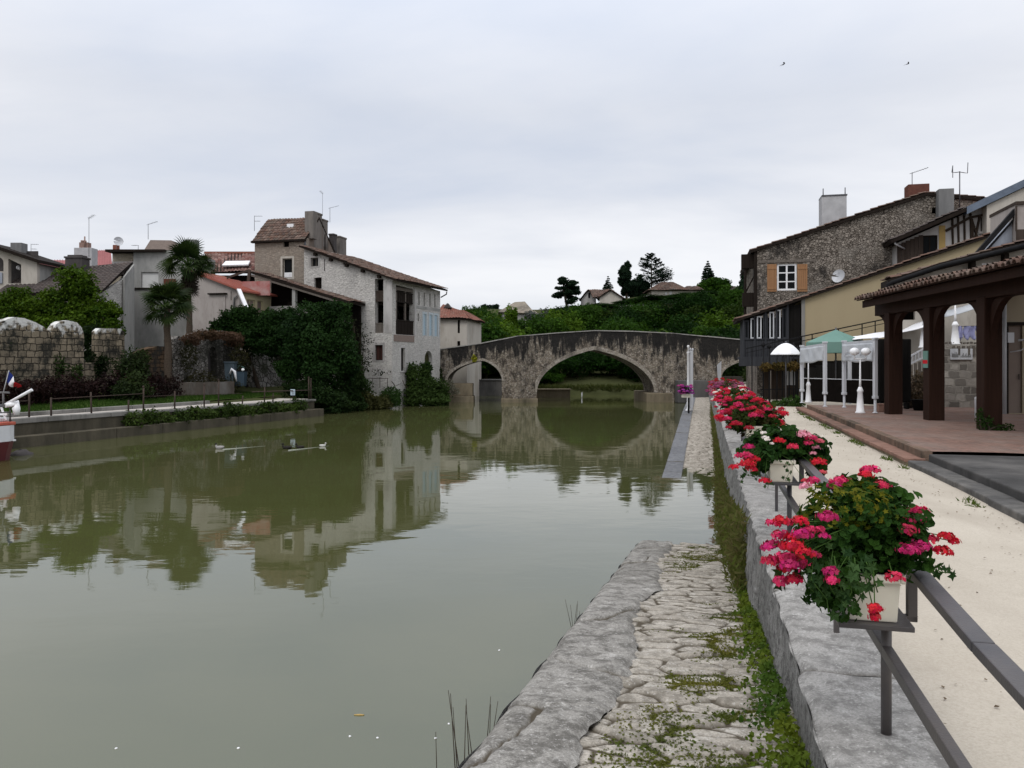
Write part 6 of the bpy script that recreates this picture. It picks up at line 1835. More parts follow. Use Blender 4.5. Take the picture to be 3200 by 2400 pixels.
m = MB(); c = P(2878, 1270, 23.9); c.z = 1.645; m.lathe(c, [(.2, 0), (.26, .3), (.30, .32), (.27, .32), (.22, .28)], 16)
tag(m.build('plant_pot', BLACKWOOD), 'dark round plant pot under the dry shrub by the outdoor stairs', 'pot')
b = P(2790, 1255, 24.6); b.z = 1.645
m = MB(); m.box(b + Vector((.05, 0, 1.18)), (1.0, .12, 1.95)); m.box(b + Vector((-.35, 0, .1)), (.08, .3, .2)); m.box(b + Vector((.42, 0, .1)), (.08, .3, .2))
tag(m.build('black_screen', BLACKWOOD, bevel=.06), 'black rounded screen standing behind the farthest pergola post', 'screen')
b = P(2757, 1280, 23.2); b.z = 1.645
m = MB(); m.box(b + Vector((0, 0, .1)), (.34, .3, .2)); m.box(b + Vector((0, 0, .215)), (.37, .33, .03))
tag(m.build('brick_box', STEPBRICK, bevel=.01), 'small red brick box on the terrace left of the farthest pergola post', 'box')
f = thing('windbreak', 'low dark glazed windbreak with a thin pale top rail behind the banner frames', 'windbreak', P(2640, 1255, 27.5))
a_, b_ = P(2500, 1200, 29.6), P(2762, 1196, 25.6)
d_ = (b_ - a_); d_.z = 0
m = MB(); m.obox((a_.x, a_.y, 1.70), d_, (0, .03, 0), (0, 0, .78)); m.build('dark_panel', DARKIN, f)
m = MB(); m.beam((a_.x, a_.y, 2.5), (a_.x + d_.x, a_.y + d_.y, 2.5), .03, .025); m.build('top_rail', WHITEFRAME, f)
m = MB(); c = P(3052, 1300, 20.6); c.z = 1.645
m.lathe(c, [(.05, 0), (.05, .5), (.055, .52), (.0, .55)], 10)
tag(m.build('bollard', WHITEPAINT), 'short white bollard between the second and nearest pergola posts', 'bollard')
m = MB(); c = P(2901, 1123, 19.8)
x_, y_ = POSTS[1]; m.box((x_ - .215, y_ - .02, c.z), (.02, .22, .42)); o = m.build('post_notice', GREENCLOTH)
tag(o, 'green notice with a red band fixed to the second pergola post', 'notice')
m = MB(); m.box((x_ - .228, y_ - .02, c.z - .06), (.004, .222, .09)); m.build('red_band', plain('red_print', (.5, .02, .03), None, 5, .6, .001), o)
# ================================================================ LEFT BANK BUILDINGS
# ---- white riverside house: gable towards the viewer, river front receding towards the bridge
GW = Plane((-8.3, 55.5), (.9366, -.3503)); GR = Plane((-8.3, 55.5), (.3503, .9366))
h = thing('white_house', 'big whitewashed stone house with open timber loggias and blue shutters at the water', 'house', GW.w(-3, 0, 4))
tL = GW.t(950); zc = 8.98; zL = GW.tz(957, 766)[1] - .12
zg = lambda t: zc + (zL - zc) * t / tL
log = rect(GW, 1171.5, 1198, 876, 1041)
w1 = rect(GW, 971, 994.5, 806, 833); w2 = rect(GW, 982, 1005, 868, 903); w3 = rect(GW, 1012.5, 1016, 810, 847); w4 = rect(GW, 1171.5, 1196, 1078, 1126)
pig = [rect(GW, 1134, 1138, 841, 852), rect(GW, 1073, 1078, 818, 828), rect(GW, 1108, 1111, 950, 958)]
log = [(log[0][0], log[0][1]), (log[1][0], log[0][1]), (log[1][0], zg(log[1][0]) - .3), (log[0][0], zg(log[0][0]) - .5)]
wall('wall', GW, [(tL, -.4), (0, -.4), (0, zg(0)), (tL, zg(tL))], [log, w1, w2, w3, w4] + pig, .45, WHITEWASH, h)
R_ = GR
sE = R_.t(1375.5); zE = 8.72
ze = lambda s_: zc - .02 + (zE - zc) * s_ / sE
lg2 = [(R_.t(1229), R_.tz(1229, 1044)[1]), (R_.t(1294), R_.tz(1229, 1044)[1]), (R_.t(1294), 8.45), (R_.t(1229), 8.55)]
tall = rect(R_, 1253, 1266, 1087, 1159); archw = archhole(R_.t(1327), R_.t(1351), R_.tz(1327, 1160)[1], R_.tz(1327, 1125)[1], R_.tz(1339, 1096)[1])
slit = rect(R_, 1305, 1310, 980, 1003)
ups = []
for a, b in ((1307, 1312), (1324, 1329), (1341, 1346), (1357, 1361)):
 s0, s1 = R_.t(a), R_.t(b); ups.append(rtz(s0, s1, 7.35, 8.35))
sh = []
for a, b in ((1323, 1332), (1342, 1351), (1358, 1367.5)):
 s0, s1 = R_.t(a), R_.t(b); sh.append(rtz(s0, s1, 5.15, 6.75))
wall('river_front', R_, [(.452, -.4), (sE, -.4), (sE, ze(sE)), (.452, ze(.45))], [[(max(.5, t), z) for t, z in lg2], tall, archw, slit] + ups + sh, .4, WHITEWASH, h)
m = MB(); m.prism([GW.w(tL, -.4, sE), GW.w(-.45, -.4, sE), GW.w(-.45, zg(-.45) - .3, sE), GW.w(tL, zg(tL) - .1, sE)], GW.vec(0, 0, -.3)); m.prism([GW.w(tL, -.4, .46), GW.w(tL, zg(tL), .46), GW.w(tL, zg(tL), sE - .31), GW.w(tL, -.4, sE - .31)], GW.vec(.3, 0, 0))
m.build('back_wall', WHITEWASH, h, recalc=True)
verge_roof(h, GW, (0, zg(0) + .02), (tL - .2, zg(tL - .2) + .02), -.32, sE + .25, TILE_BROWN, ext=.55, th=.12)
m = MB(); m.pbox(GW, log[1][0] + .03, -.002, log[0][1] + .0, zg(-.3) - .35, -.02, -.003); m.build('corner_render', PLASTER_W, h)
def balus(pl, s0, s1, z0, z1, n, mat, k, parent=h, top=.07):
 m = MB(); m.pbox(pl, s0, s1, z1 - top, z1, n - .03, n + .06); m.pbox(pl, s0, s1, z0, z0 + .09, n - .03, n + .06)
 for i in range(k): 
  c = s0 + (s1 - s0) * (i + .5) / k; w_ = (s1 - s0) / k * .40
  m.pbox(pl, c - w_, c + w_, z0 + .09, z1 - top, n, n + .03)
 return m.build('balustrade', mat, parent)
zt, zb = log[2][1], log[0][1]; zmid = GW.tz(1185, 942)[1]; zr1 = GW.tz(1185, 908)[1]; zr0 = GW.tz(1185, 1009)[1]
balus(GW, log[0][0] + .01, log[1][0] - .01, zmid, zr1, .12, TIMBER, 7); balus(GW, log[0][0] + .01, log[1][0] - .01, zb, zr0, .12, OLDTIMBER, 6)
m = MB(); m.pbox(GW, tL + .5, -.45, zmid - .22, zmid - .004, .46, sE - .4); m.build('loggia_floor', EAVE, h)
s0, s1 = lg2[0][0], lg2[1][0]
balus(R_, max(.5, s0) + .01, s1 - .01, lg2[0][1], lg2[0][1] + 1.05, .05, EAVE, 12); balus(R_, max(.5, s0) + .01, s1 - .01, zmid, zr1, .1, EAVE, 10)
m = MB(); 
for sx in (s0 + .55, s0 + 1.9): m.pbox(R_, sx, sx + .12, lg2[0][1], 8.3, .08, .2)
m.pbox(R_, max(.5, s0), s1, 8.2, 8.42, .1, .35); m.build('loggia_post', OLDTIMBER, h)
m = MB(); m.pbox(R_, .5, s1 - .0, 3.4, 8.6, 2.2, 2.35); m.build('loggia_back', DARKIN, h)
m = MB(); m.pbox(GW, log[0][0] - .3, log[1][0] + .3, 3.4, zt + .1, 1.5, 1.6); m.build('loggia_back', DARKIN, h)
m = MB()
for sx in (s0 + .9, s0 + 1.6, s0 + 2.3): m.pbox(R_, sx, sx + .35, lg2[0][1] + 1.1, zmid - .5, 1.9, 2.15)
m.build('stored_timber', TIMBER, h)
m = MB(); m.pbox(R_, s0 + .05, s1, lg2[0][1] - .5, lg2[0][1] - .03, -.03, -.003); m.build('brick_apron', plain('salmon_brick', (.22, .175, .155), (.16, .125, .11), 9, .9, .012, 20, .1), h)
m = MB(); m.pbox(R_, s1 + .03, s1 + .3, lg2[0][1], 8.6, -.035, -.003); m.build('pilaster', PLASTER_W, h)
m = MB(); m.pbox(R_, s1 + .35, sE - .02, 7.1, 7.3, -.02, -.003); m.build('upper_band', PLASTER_G, h)
for r in ups: 
 m = MB(); m.pbox(R_, r[0][0], r[1][0], 7.35, 8.35, .2, .25); m.build('opening', DARKIN, h)
for r in sh:
 m = MB(); t0, t1 = r[0][0], r[1][0]
 m.pbox(R_, t0 + .005, t1 - .005, r[0][1] + .005, r[2][1] - .005, .05, .09)
 for i in range(9): zz = r[0][1] + .1 + i * .17; m.pbox(R_, t0 + .06, t1 - .06, zz, zz + .07, .035, .05)
 m.build('shutter', BLUEWOOD, h)
 m = MB(); m.pbox(R_, t0 - .16, t0 - .003, r[0][1] - .05, r[2][1] + .16, -.012, .03); m.pbox(R_, t1 + .003, t1 + .16, r[0][1] - .05, r[2][1] + .16, -.012, .03); m.pbox(R_, t0 - .003, t1 + .003, r[2][1] + .003, r[2][1] + .16, -.012, .03); m.build('surround', plain('pale_blue_wash', (.42, .47, .50), (.38, .43, .46), 5, .9, .004, 30), h)
window(h, GW, w1, OLDTIMBER, GLASS, n=.2, bars=(1, 0), fw=.05, surround=PLASTER_W)
window(h, GW, w2, EAVE, DARKIN, n=.2, bars=(0, 0), fw=.04); window(h, GW, w4, EAVE, plain('dark_red_boards', (.05, .022, .018), None, 8, .8, .004), n=.15, bars=(1, 0), fw=.05, surround=PLASTER_W)
window(h, GW, w3, EAVE, DARKIN, n=.2, bars=(0, 0), fw=.02)
window(h, R_, tall, EAVE, DARKIN, n=.18, bars=(0, 1), fw=.04, sill=PLASTER_W, surround=PLASTER_W); window(h, R_, slit, EAVE, DARKIN, n=.18, bars=(0, 0), fw=.03)
m = MB(); m.prism([R_.w(t, z, .3) for t, z in archw], R_.vec(0, 0, .05)); m.build('arched_door', plain('mossy_green_door', (.05, .05, .02), (.035, .033, .016), 5, .9, .006), h, recalc=True)
for a, b in ((2.1, 8.6), (4.4, 8.2)):
 pass
m = MB()
for i in range(5):
 t_ = tL * (.15 + i * .18); m.pbox(GW, t_, t_ + .22, zg(t_) - .38, zg(t_) - .16, -.25, .0)
m.build('purlin_end', EAVE, h)
m = MB(); q0 = R_.w(sE + .1, 8.45, -.5); m.tube([q0 + Vector((.02, 0, .2)), q0, q0 + R_.vec(-.1, -.25, .45)], .05, 6); m.build('downpipe', EAVE, h)
m = MB(); 
for k in range(4): m.cyl(GW.w(-1.9 + k * .6, 1.35, -.5), GW.w(-1.9 + k * .6, 2.0, -.5), .02, n=5)
m.cyl(GW.w(-1.95, 2.0, -.5), GW.w(-.05, 2.0, -.5), .02, n=5); tag(m.build('iron_rail', RUSTMETAL), 'short rusty iron rail at the foot of the white house gable', 'railing')
m = MB(); m.tube([P(1224, 1192, 55.0), P(1234, 1205, 54.8), P(1238, 1226, 54.6)], .03, 6); m.tube([P(1258, 1188, 55), P(1264, 1203, 55), P(1274, 1212, 55)], .03, 6); m.tube([P(1238, 1206, 54.9), P(1252, 1198, 54.9)], .015, 5)
tag(m.build('dead_branch', BARK), 'bare dead branches sticking up against the foot of the white wall', 'branch')
# ---- tower house behind it
GT = Plane((-19.0, 59.9), (.97, -.24))
h = thing('tower_house', 'tall narrow brown stone house with a steep tiled roof and a row of chimneys', 'house', GT.w(2, 1, 2))
W_ = GT.t(956.5); zb = 2.0; zE = GT.tz(820, 748)[1]
t0 = GT.t(796)
win = rect(GT, 883, 913, 808, 869); wu = rect(GT, 886, 903, 751, 772)
wall('wall', GT, [(t0, zb), (W_, zb), (W_, zE), (t0, zE)], [win, wu], .4, TOWERWALL, h)
GS = Plane(GT.w(W_, 0, 0).xy, GT.n)     # right hand gable
D_ = 4.7; rn = 2.0; zR = 14.15; zB = 11.75
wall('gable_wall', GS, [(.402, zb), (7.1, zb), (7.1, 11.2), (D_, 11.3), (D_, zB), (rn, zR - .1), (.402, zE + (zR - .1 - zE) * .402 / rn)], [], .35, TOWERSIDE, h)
m = MB(); m.prism([GT.w(t0, zb, .41), GT.w(t0, zE, .41), GT.w(t0, zR - .1, rn), GT.w(t0, zB, D_), GT.w(t0, zb, D_)], GT.vec(.3, 0, 0)); m.pbox(GT, t0 + .3, W_ - .36, zb, zB - .1, D_ - .3, D_)
m.build('back_wall', TOWERSIDE, h, recalc=True)
m = MB(); A_ = GT.w(t0 - .12, zR, rn); u_ = GT.vec(W_ - t0 + .16, 0, 0)
roof_sheet(m, A_, u_, GT.vec(0, zE - zR - .22, -rn - .28), th=.1); roof_sheet(m, A_, u_, GT.vec(0, zB - zR - .15, D_ - rn + .25), th=.1)
m.build('roof', [TILE_BROWN, EAVE], h)
m = MB(); m.pbox(GT, t0 - .15, W_ + .03, zE - .28, zE - .13, -.32, -.004); m.build('eave_board', EAVE, h)
m = MB(); m.pbox(GT, GT.t(876), GT.t(896), zE + .95, zE + 1.25, .95, 1.05); m.build('skylight', WHITEPAINT, h)
window(h, GT, win, PLASTER_C, GLASS, n=.18, bars=(0, 0), fw=.05, surround=PLASTER_C)
m = MB(); r = win; m.pbox(GT, r[0][0] + .06, r[1][0] - .06, r[0][1] + .06, r[0][1] + .42, .15, .17)
for k in range(5): m.pbox(GT, r[0][0] + .08 + k * .12, r[0][0] + .13 + k * .12, r[0][1] + .1, r[0][1] + .38, .12, .15)
m.build('window_grille', WHITEPAINT, h)
window(h, GT, wu, EAVE, DARKIN, n=.15, bars=(0, 0), fw=.04)
m = MB(); m.pbox(GT, W_ - .10, W_ + .0, 3.0, zE - .3, -.1, -.004); m.build('downpipe', ANTENNA, h)
def sbox(px0, px1, py, n0, dep, zlow, th, mat, nm='chimney'):
 """chimney set on the right gable: runs from px0 to px1 along the gable's depth"""
 a, b = GS.t(px0), GS.t(px1); z = GS.tz((px0 + px1) / 2, py)[1]
 m = MB(); m.pbox(GS, a, b, zlow, z, -.02, th); m.pbox(GS, a - .04, b + .04, z - .14, z, -.06, th + .04); return m.build(nm, mat, h, bevel=.03)
sbox(981, 1006, 664, 0, 0, 11.5, .55, CHIMNEY); sbox(1008, 1024, 686, 0, 0, 12, .5, CHIMNEY)
o, sub, a, b, z = chimney(h, GT, 952, 979, 660, 12.3, .45, .6, CHIMNEY)
sbox(1061, 1082, 740, 0, 0, 11.0, .7, CHIMNEY); sbox(1042, 1052, 731, 0, 0, 11.2, .4, CHIMNEY_D)
m = MB(); m.tube([GS.w(2.9, 13.0, -.05), GS.w(2.9, 9, -.05)], .04, 6); m.build('drain', EAVE, h)
antenna('tall thin whip aerial on the highest chimneys of the brown tower house', P(1008, 675, 61), 1.75, 0, 1.4, .5)
antenna('aerial with a long slanting boom on the right slope of the tower house roof', P(1031, 695, 62), 1.15, 0, 3.4, .75)
antenna('little hooked aerial at the left edge of the tower house roof', P(795, 722, 60), 1.15, 1, 0, .75)
# ---- lean-to shed in front of the white gable
GH = Plane((GW.o - GW.n * 1.9), GW.d)
h = thing('lean_to_shed', 'long dark open lean-to shed under a sloping tiled roof against the white house', 'shed', GH.w(-7, 1.4, 1))
pts_ = [GH.tz(787, 848), GH.tz(1094, 941)]
zs = lambda t: pts_[0][1] + (pts_[1][1] - pts_[0][1]) * (t - pts_[0][0]) / (pts_[1][0] - pts_[0][0])
verge_roof(h, GH, (pts_[1][0], pts_[1][1]), (pts_[0][0], pts_[0][1]), -.15, 1.85, TILE_BROWN, ext=.1, th=.16)
m = MB(); t_a = GH.t(842); t_b = pts_[1][0] - .15
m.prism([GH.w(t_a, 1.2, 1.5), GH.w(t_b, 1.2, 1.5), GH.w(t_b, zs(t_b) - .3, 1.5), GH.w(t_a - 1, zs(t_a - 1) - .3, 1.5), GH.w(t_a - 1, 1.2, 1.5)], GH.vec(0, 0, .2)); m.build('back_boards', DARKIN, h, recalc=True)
zl = GH.tz(860, 957)[1]
wall('low_wall', GH, [(t_a, .8), (t_b, .8), (t_b, zl - 1.2), (GH.t(960), zl - .3), (GH.t(920), zl), (t_a, zl)], [], .35, rubble('pale_rubble', (.30, .285, .27), (.40, .385, .37), (.22, .21, .2), 5, 1.6, .07, .03, stain=(.2, .14, .12), stain_amt=(.5, .68)), h)
tp = GH.t(917); m = MB(); m.pbox(GH, tp - .13, tp + .13, zl, zs(tp) - .18, .02, .28); m.build('post', PLASTER_G, h)
m = MB(); m.beam(GH.w(pts_[0][0], zs(pts_[0][0]) - .28, -.05), GH.w(pts_[1][0], zs(pts_[1][0]) - .28, -.05), .12, .14); m.build('verge_beam', OLDTIMBER, h)
m = MB(); r0, r1 = GH.t(866), GH.t(900); m.pbox(GH, r0, r1, zl + .05, zl + .4, 1.2, 1.45); m.build('stored_box', EAVE, h)
m = MB(); m.beam(P(709, 868, 57), P(780, 844, 57.3), .15, .15); m.beam(P(780, 844, 57.3), P(776, 888, 57.2), .2, .2); m.beam(P(708, 870, 57.2), P(708, 930, 57.2), .15, .15)
m.build('timber_frame', RUSTMETAL, h)
m = MB(); p0, p1 = P(783, 876, 57.0), P(843, 914, 55.8)
m.obox((p1.x - 2.0, p1.y + .3, p1.z - .2), (2.0, -.3, 0), (0, .12, 0), (0, 0, 1.0))
o = m.build('painted_panel', plain('faded_red_board', (.30, .05, .045), (.40, .30, .28), 1.4, .8, .003), h)
# ---- pinkish house with red sheet roof
GP = Plane((-18.4, 54.0), (.97, -.24))
h = thing('red_roofed_house', 'pinkish grey house with a red lean-to roof and a pale yellow side wall', 'house', GP.w(-1.5, 1.5, 2))
tA = GP.t(603); zA = GP.tz(638, 866)[1]; tR = GP.t(640)
z0c = GP.tz(748, 908)[1]
slitp = rect(GP, 701, 704, 947, 973); slit2 = rect(GP, 721, 723.5, 910, 938)
zp = lambda t: z0c + (zA - z0c) * t / tR
tA2 = GP.t(590)
wall('wall', GP, [(tA2, .8), (0, .8), (0, zp(0)), (tA2, zp(tA2))], [slitp, slit2], .35, PLASTER_P, h)
GP2 = Plane(GP.o, GP.n)
p1 = rect(GP2, 772, 797, 935, 983); p2 = rect(GP2, 804, 822, 939, 983)
p2 = [(p2[0][0], p1[0][1]), (p2[1][0], p1[0][1]), (p2[1][0], p1[2][1]), (p2[0][0], p1[2][1])]
wall('side_wall', GP2, [(.352, .8), (4.0, .8), (4.0, z0c - .02), (.352, z0c - .02)], [p1, p2], .3, PLASTER_Y, h)
m = MB(); m.prism([GP.w(tA2, .8, 4), GP.w(-.31, .8, 4), GP.w(-.31, zp(-.3) - .1, 4), GP.w(tA2, zp(tA2) - .1, 4)], GP.vec(0, 0, -.3)); m.build('back_wall', PLASTER_P, h, recalc=True)
window(h, GP2, p1, PLASTER_Y, BROWNDOOR, n=.1, bars=(1, 0), fw=.06, sill=EAVE); window(h, GP2, p2, PLASTER_Y, BROWNDOOR, n=.1, bars=(0, 0), fw=.06)
m = MB(); ta_, tb_ = tR - .15, .35
m.prism([GP.w(ta_, zp(ta_) + .02, -.25), GP.w(tb_, zp(tb_) + .02, -.25), GP.w(tb_, zp(tb_) + .13, -.25), GP.w(ta_, zp(ta_) + .13, -.25)], GP.vec(0, 0, 4.6))
for k in range(24): 
 n_ = -.2 + k * .19; m.beam(GP.w(ta_, zp(ta_) + .14, n_), GP.w(tb_, zp(tb_) + .14, n_), .05, .035)
m.build('roof', SHEET_RED, h, recalc=True)
m = MB(); m.prism([GP.w(tA2, zp(tA2) - .02, -.1), GP.w(tR - .16, zp(tR), -.1), GP.w(tR - .16, zp(tR) + .1, -.1), GP.w(tA2, zp(tA2) + .08, -.1)], GP.vec(0, 0, 4.2)); m.build('roof_tiles', TILE_RED_P, h, recalc=True)
r = rect(GP, 654, 711, 917, 921); m = MB(); m.pbox(GP, r[0][0], r[1][0], r[0][1], r[2][1], -.22, -.003); m.build('ledge', EAVE, h)
r = rect(GP, 655, 705, 922, 990); m = MB(); m.pbox(GP, r[0][0], r[1][0], r[0][1] - .6, r[2][1] - .02, -.06, -.003); m.build('raised_panel', PLASTER_P, h)
m = MB(); m.beam(P(746, 904, 53.6), P(771, 964, 52.6), .26, .1); m.build('white_brace', WHITEPAINT, h)
m = MB(); m.tube([GP.w(-.1, zp(0) - .35, -.1), GP.w(-.35, zp(0) - .5, -.08), GP.w(-.4, zp(0) - 1.8, -.08)], .05, 6); m.build('downpipe', CHIMNEY_G, h)
# ---- grey house with roller shutter
GG = Plane((-27.5, 57.0), (1, 0))
h = thing('grey_house', 'flat fronted grey plastered house with a white roller shutter window', 'house', GG.w(3, 1.5, 2))
ta_, tb_ = GG.t(417), GG.t(592); zt_ = GG.tz(417, 786)[1]
sw = rect(GG, 441, 495, 850, 899)
wall('wall', GG, [(ta_, 1), (tb_, 1), (tb_, zt_ + .1), (ta_, zt_)], [sw], .35, PLASTER_G, h)
m = MB(); m.pbox(GG, ta_ + .01, ta_ + .3, 1, zt_ - .05, .352, 5); m.pbox(GG, tb_ - .3, tb_, 1, zt_, .352, 5); m.pbox(GG, ta_ + .3, tb_ - .3, 1, zt_, 4.7, 5); m.build('back_wall', PLASTER_G, h)
window(h, GG, sw, PLASTER_W, SHUTPANE, n=.1, bars=(0, 0), fw=.03)
r = rect(GG, 418, 499, 899, 903); m = MB(); m.pbox(GG, r[0][0], r[1][0], r[0][1], r[2][1] - .01, -.12, -.003); m.build('ledge', EAVE, h)
m = MB(); m.pbox(GG, GG.t(336), GG.t(520), zt_ - .06, zt_ + .11, -.35, 5.2); m.build('roof_edge', EAVE, h)
bw = rect(GG, 338, 416, 789, 816); m = MB()
wall('brick_side', GG, [(bw[0][0], 1), (ta_ - .004, 1), (ta_ - .004, zt_ - .07), (bw[0][0], zt_ - .07)], [], .3, BUFFBRICK, h, n0=.6)
m = MB(); m.pbox(GG, bw[0][0] + .1, ta_, bw[0][1] - .35, bw[0][1] + .02, .35, .6); m.build('render_band', PLASTER_W, h)
m = MB(); A_ = P(470, 750, 60); u_ = P(535, 751, 60) - A_; l0, l1 = P(449, 783, 57.2), P(566, 783, 57.2)
vs = [A_, A_ + u_, l1, l0]; 
m = MB(); m.prism([l0, l1, A_ + u_, A_], (0, .25, -.14)); m.prism([l1, l1 + Vector((.3, 4, 0)), A_ + u_ + Vector((0, 1, 0)), A_ + u_], (0, 0, -.12)); m.build('hip_roof', plain('grey_brown_tiles', (.17, .135, .115), (.10, .082, .072), 6, .95, .03, 16, .1), h, recalc=True)
r = rect(GG, 513, 550, 872, 912); m = MB(); m.pbox(GG, r[0][0], r[1][0], r[0][1], r[2][1], -.1, -.003); m.build('rust_panel', plain('rust_red_panel', (.12, .045, .03), None, 5, .85, .005), h)
m = MB(); m.beam(P(515, 910, 56), P(568, 885, 54.5), .22, .1); m.build('awning_arm', OLDTIMBER, h)
m = MB(); m.cyl(GG.w(GG.t(412), 3.5, -.12), GG.w(GG.t(412), 6.3, -.12), .07, n=8); m.pbox(GG, GG.t(408), GG.t(416), 6.3, 6.55, -.24, -.01); m.build('downpipe', CHIMNEY_D, h)
chimney(h, GG, 578, 612, 748, 9.5, 3.0, .7, CHIMNEY_G)
chimney(h, GG, 352, 366, 765, 11.0, 1.5, .4, TILE_RED_P)
dish('round lattice satellite dish on the roof edge of the grey house', P(370, 755, 58), .33, (.5, -.8, .2), P(363, 778, 58.2))
antenna('aerial with a low boom standing on the hip roof ridge of the grey house', P(463, 748, 60), 1.15, 0, 3.1, .8)
antenna('small flat aerial left of the hip roof on the grey house', P(432, 781, 59), .35, 1, 2.9, .7)
# ---- low house with a sweeping dark tile roof
h = thing('dark_roofed_house', 'low house with a wide dark tile roof behind the bright green tree', 'house', P(200, 1000, 52))
E0, E1 = P(-20, 920, 50), P(318, 908, 50); R0, R1 = P(80, 856, 55.5), P(415, 820, 54.0)
def quad_roof(parent, e0, e1, r0, r1, mat, nm='roof', th=.12, nrow=14, ncol=None):
 e0, e1, r0, r1 = map(Vector, (e0, e1, r0, r1))
 L_ = (e1 - e0).length; nc = ncol or int(L_ / .26); m = MB(); pts = []; uvs = []
 U = nc * 3 + 1; V = nrow * 2
 nrm = (e1 - e0).cross(r0 - e0).normalized(); nrm = nrm if nrm.z > 0 else -nrm
 for i in range(U):
  u = i / (U - 1)
  for j in range(V):
   k, e = divmod(j, 2); v = (k + .999 * e) / nrow
   p = (r0 * (1 - u) + r1 * u) * (1 - v) + (e0 * (1 - u) + e1 * u) * v
   pts.append(p + nrm * (.06 * abs(math.sin(math.pi * (i % 3) / 3)) + .03 * e + .05 * math.sin(u * 7 + v * 3))); uvs.append((i / 3 + .01, k + .5 * e + .05))
 m.grid(pts, U, V, 0, uvs, smooth=False)
 k = (U - 1) * (V - 1)
 vs0, vs1, vs3 = Vector(pts[0]), Vector(pts[V]), Vector(pts[1])
 if (vs1 - vs0).cross(vs3 - vs0).z < 0: m.f = [f[::-1] for f in m.f]; m.uv = [u[::-1] for u in m.uv]
 m.prism([e0, e1, r1, r0], -nrm * th, 1)
 return m.build(nm, [mat, EAVE], parent)
quad_roof(h, E0, E1, R0, R1, TILE_DARK)
quad_roof(h, P(128, 866, 54.9), P(384, 858, 52.6), P(150, 845, 56.5), P(414, 818, 55), TILE_DARK, 'upper_roof', nrow=5)
m = MB(); gp = [P(312, 911, 50.2), P(384, 868, 52.4), P(411, 828, 53.8)]
m.prism([Vector((gp[0].x, gp[0].y, .9)), Vector((gp[2].x, gp[2].y, .9)), gp[2] - Vector((0, 0, .15)), gp[1] - Vector((0, 0, .15)), gp[0] - Vector((0, 0, .15))], (-.3, .12, 0)); m.build('gable_wall', WHITEWASH, h, recalc=True)
m = MB(); m.prism([Vector((P(-20, 920, 50.4).x, 50.4, .9)), Vector((gp[0].x - .31, 50.4, .9)), Vector((gp[0].x - .31, 50.4, gp[0].z - .25)), Vector((P(-20, 920, 50.4).x, 50.4, gp[0].z - .25))], (0, .3, 0)); m.build('front_wall', PLASTER_P, h, recalc=True)
m = MB(); m.prism([P(384, 866, 52.5) - Vector((0, 0, 6.5)), P(415, 822, 53.9) - Vector((0, 0, 7.3)), P(415, 826, 53.9), P(384, 866, 52.3)], (.12, -.02, 0)); m.build('side_render', PLASTER_G, h, recalc=True)
gz = Plane(P(200, 800, 53.5).xy, (1, 0))
chimney(h, gz, 203, 256, 801, 8.6, 0, 1.0, CHIMNEY_D, cap=True)
# ---- red metal roofs behind
h = thing('metal_roofed_house', 'house with a faded red metal roof in the back row, higher right hand part', 'house', P(300, 860, 66))
m = MB(); e0, e1, r0, r1 = P(240, 868, 64), P(352, 862, 64), P(258, 783, 69), P(345, 782, 69)
m.prism([e0, e1, r1, r0], (0, .1, -.12)); 
for k in range(14):
 u = k / 13; m.beam((e0 * (1 - u) + e1 * u) + Vector((0, 0, .03)), (r0 * (1 - u) + r1 * u) + Vector((0, 0, .03)), .05, .05)
m.build('roof', SHEET_PINK, h, recalc=True)
m = MB(); m.prism([e0 + Vector((.1, .3, -.15)), e1 + Vector((-.1, .3, -.15)), (e1.x - .1, 64.3, 1), (e0.x + .1, 64.3, 1)], (0, .3, 0)); m.build('wall', PLASTER_C, h, recalc=True)
gz = Plane(P(250, 800, 63).xy, (1, 0))
o, sub, a, b, z = chimney(h, gz, 231, 287, 774, 8.5, 0, .9, CHIMNEY_W)
m = MB(); m.pbox(sub, a + .3, a + 1.0, z, z + .45, .2, .7); m.cyl(sub.w(a + .55, z + .45, .4), sub.w(a + .55, z + .62, .4), .22, n=8); m.cyl(sub.w(a + .8, z, .1), sub.w(a + .8, z + .9, .1), .05, n=6); m.build('brick_top', plain('pinkish_brick', (.30, .2, .17), (.2, .13, .11), 8, .9, .01), o)
antenna('tall mast aerial rising from the pale chimney in the back row', P(278, 803, 62.5), 3.1, 0, 2.6, .8)
h = thing('metal_roofed_house', 'house with a faded red metal roof in the back row, lower left hand part', 'house', P(180, 860, 62))
m = MB(); e0, e1, r0, r1 = P(112, 872, 61), P(262, 868, 61), P(130, 813, 66), P(270, 813, 66)
m.prism([e0, e1, r1, r0], (0, .1, -.12))
for k in range(18):
 u = k / 17; m.beam((e0 * (1 - u) + e1 * u) + Vector((0, 0, .03)), (r0 * (1 - u) + r1 * u) + Vector((0, 0, .03)), .05, .05)
m.build('roof', SHEET_PINK, h, recalc=True)
m = MB(); m.prism([e0 + Vector((.1, .3, -.15)), e1 + Vector((-.1, .3, -.15)), (e1.x - .1, 61.3, 1), (e0.x + .1, 61.3, 1)], (0, .3, 0)); m.build('wall', PLASTER_C, h, recalc=True)
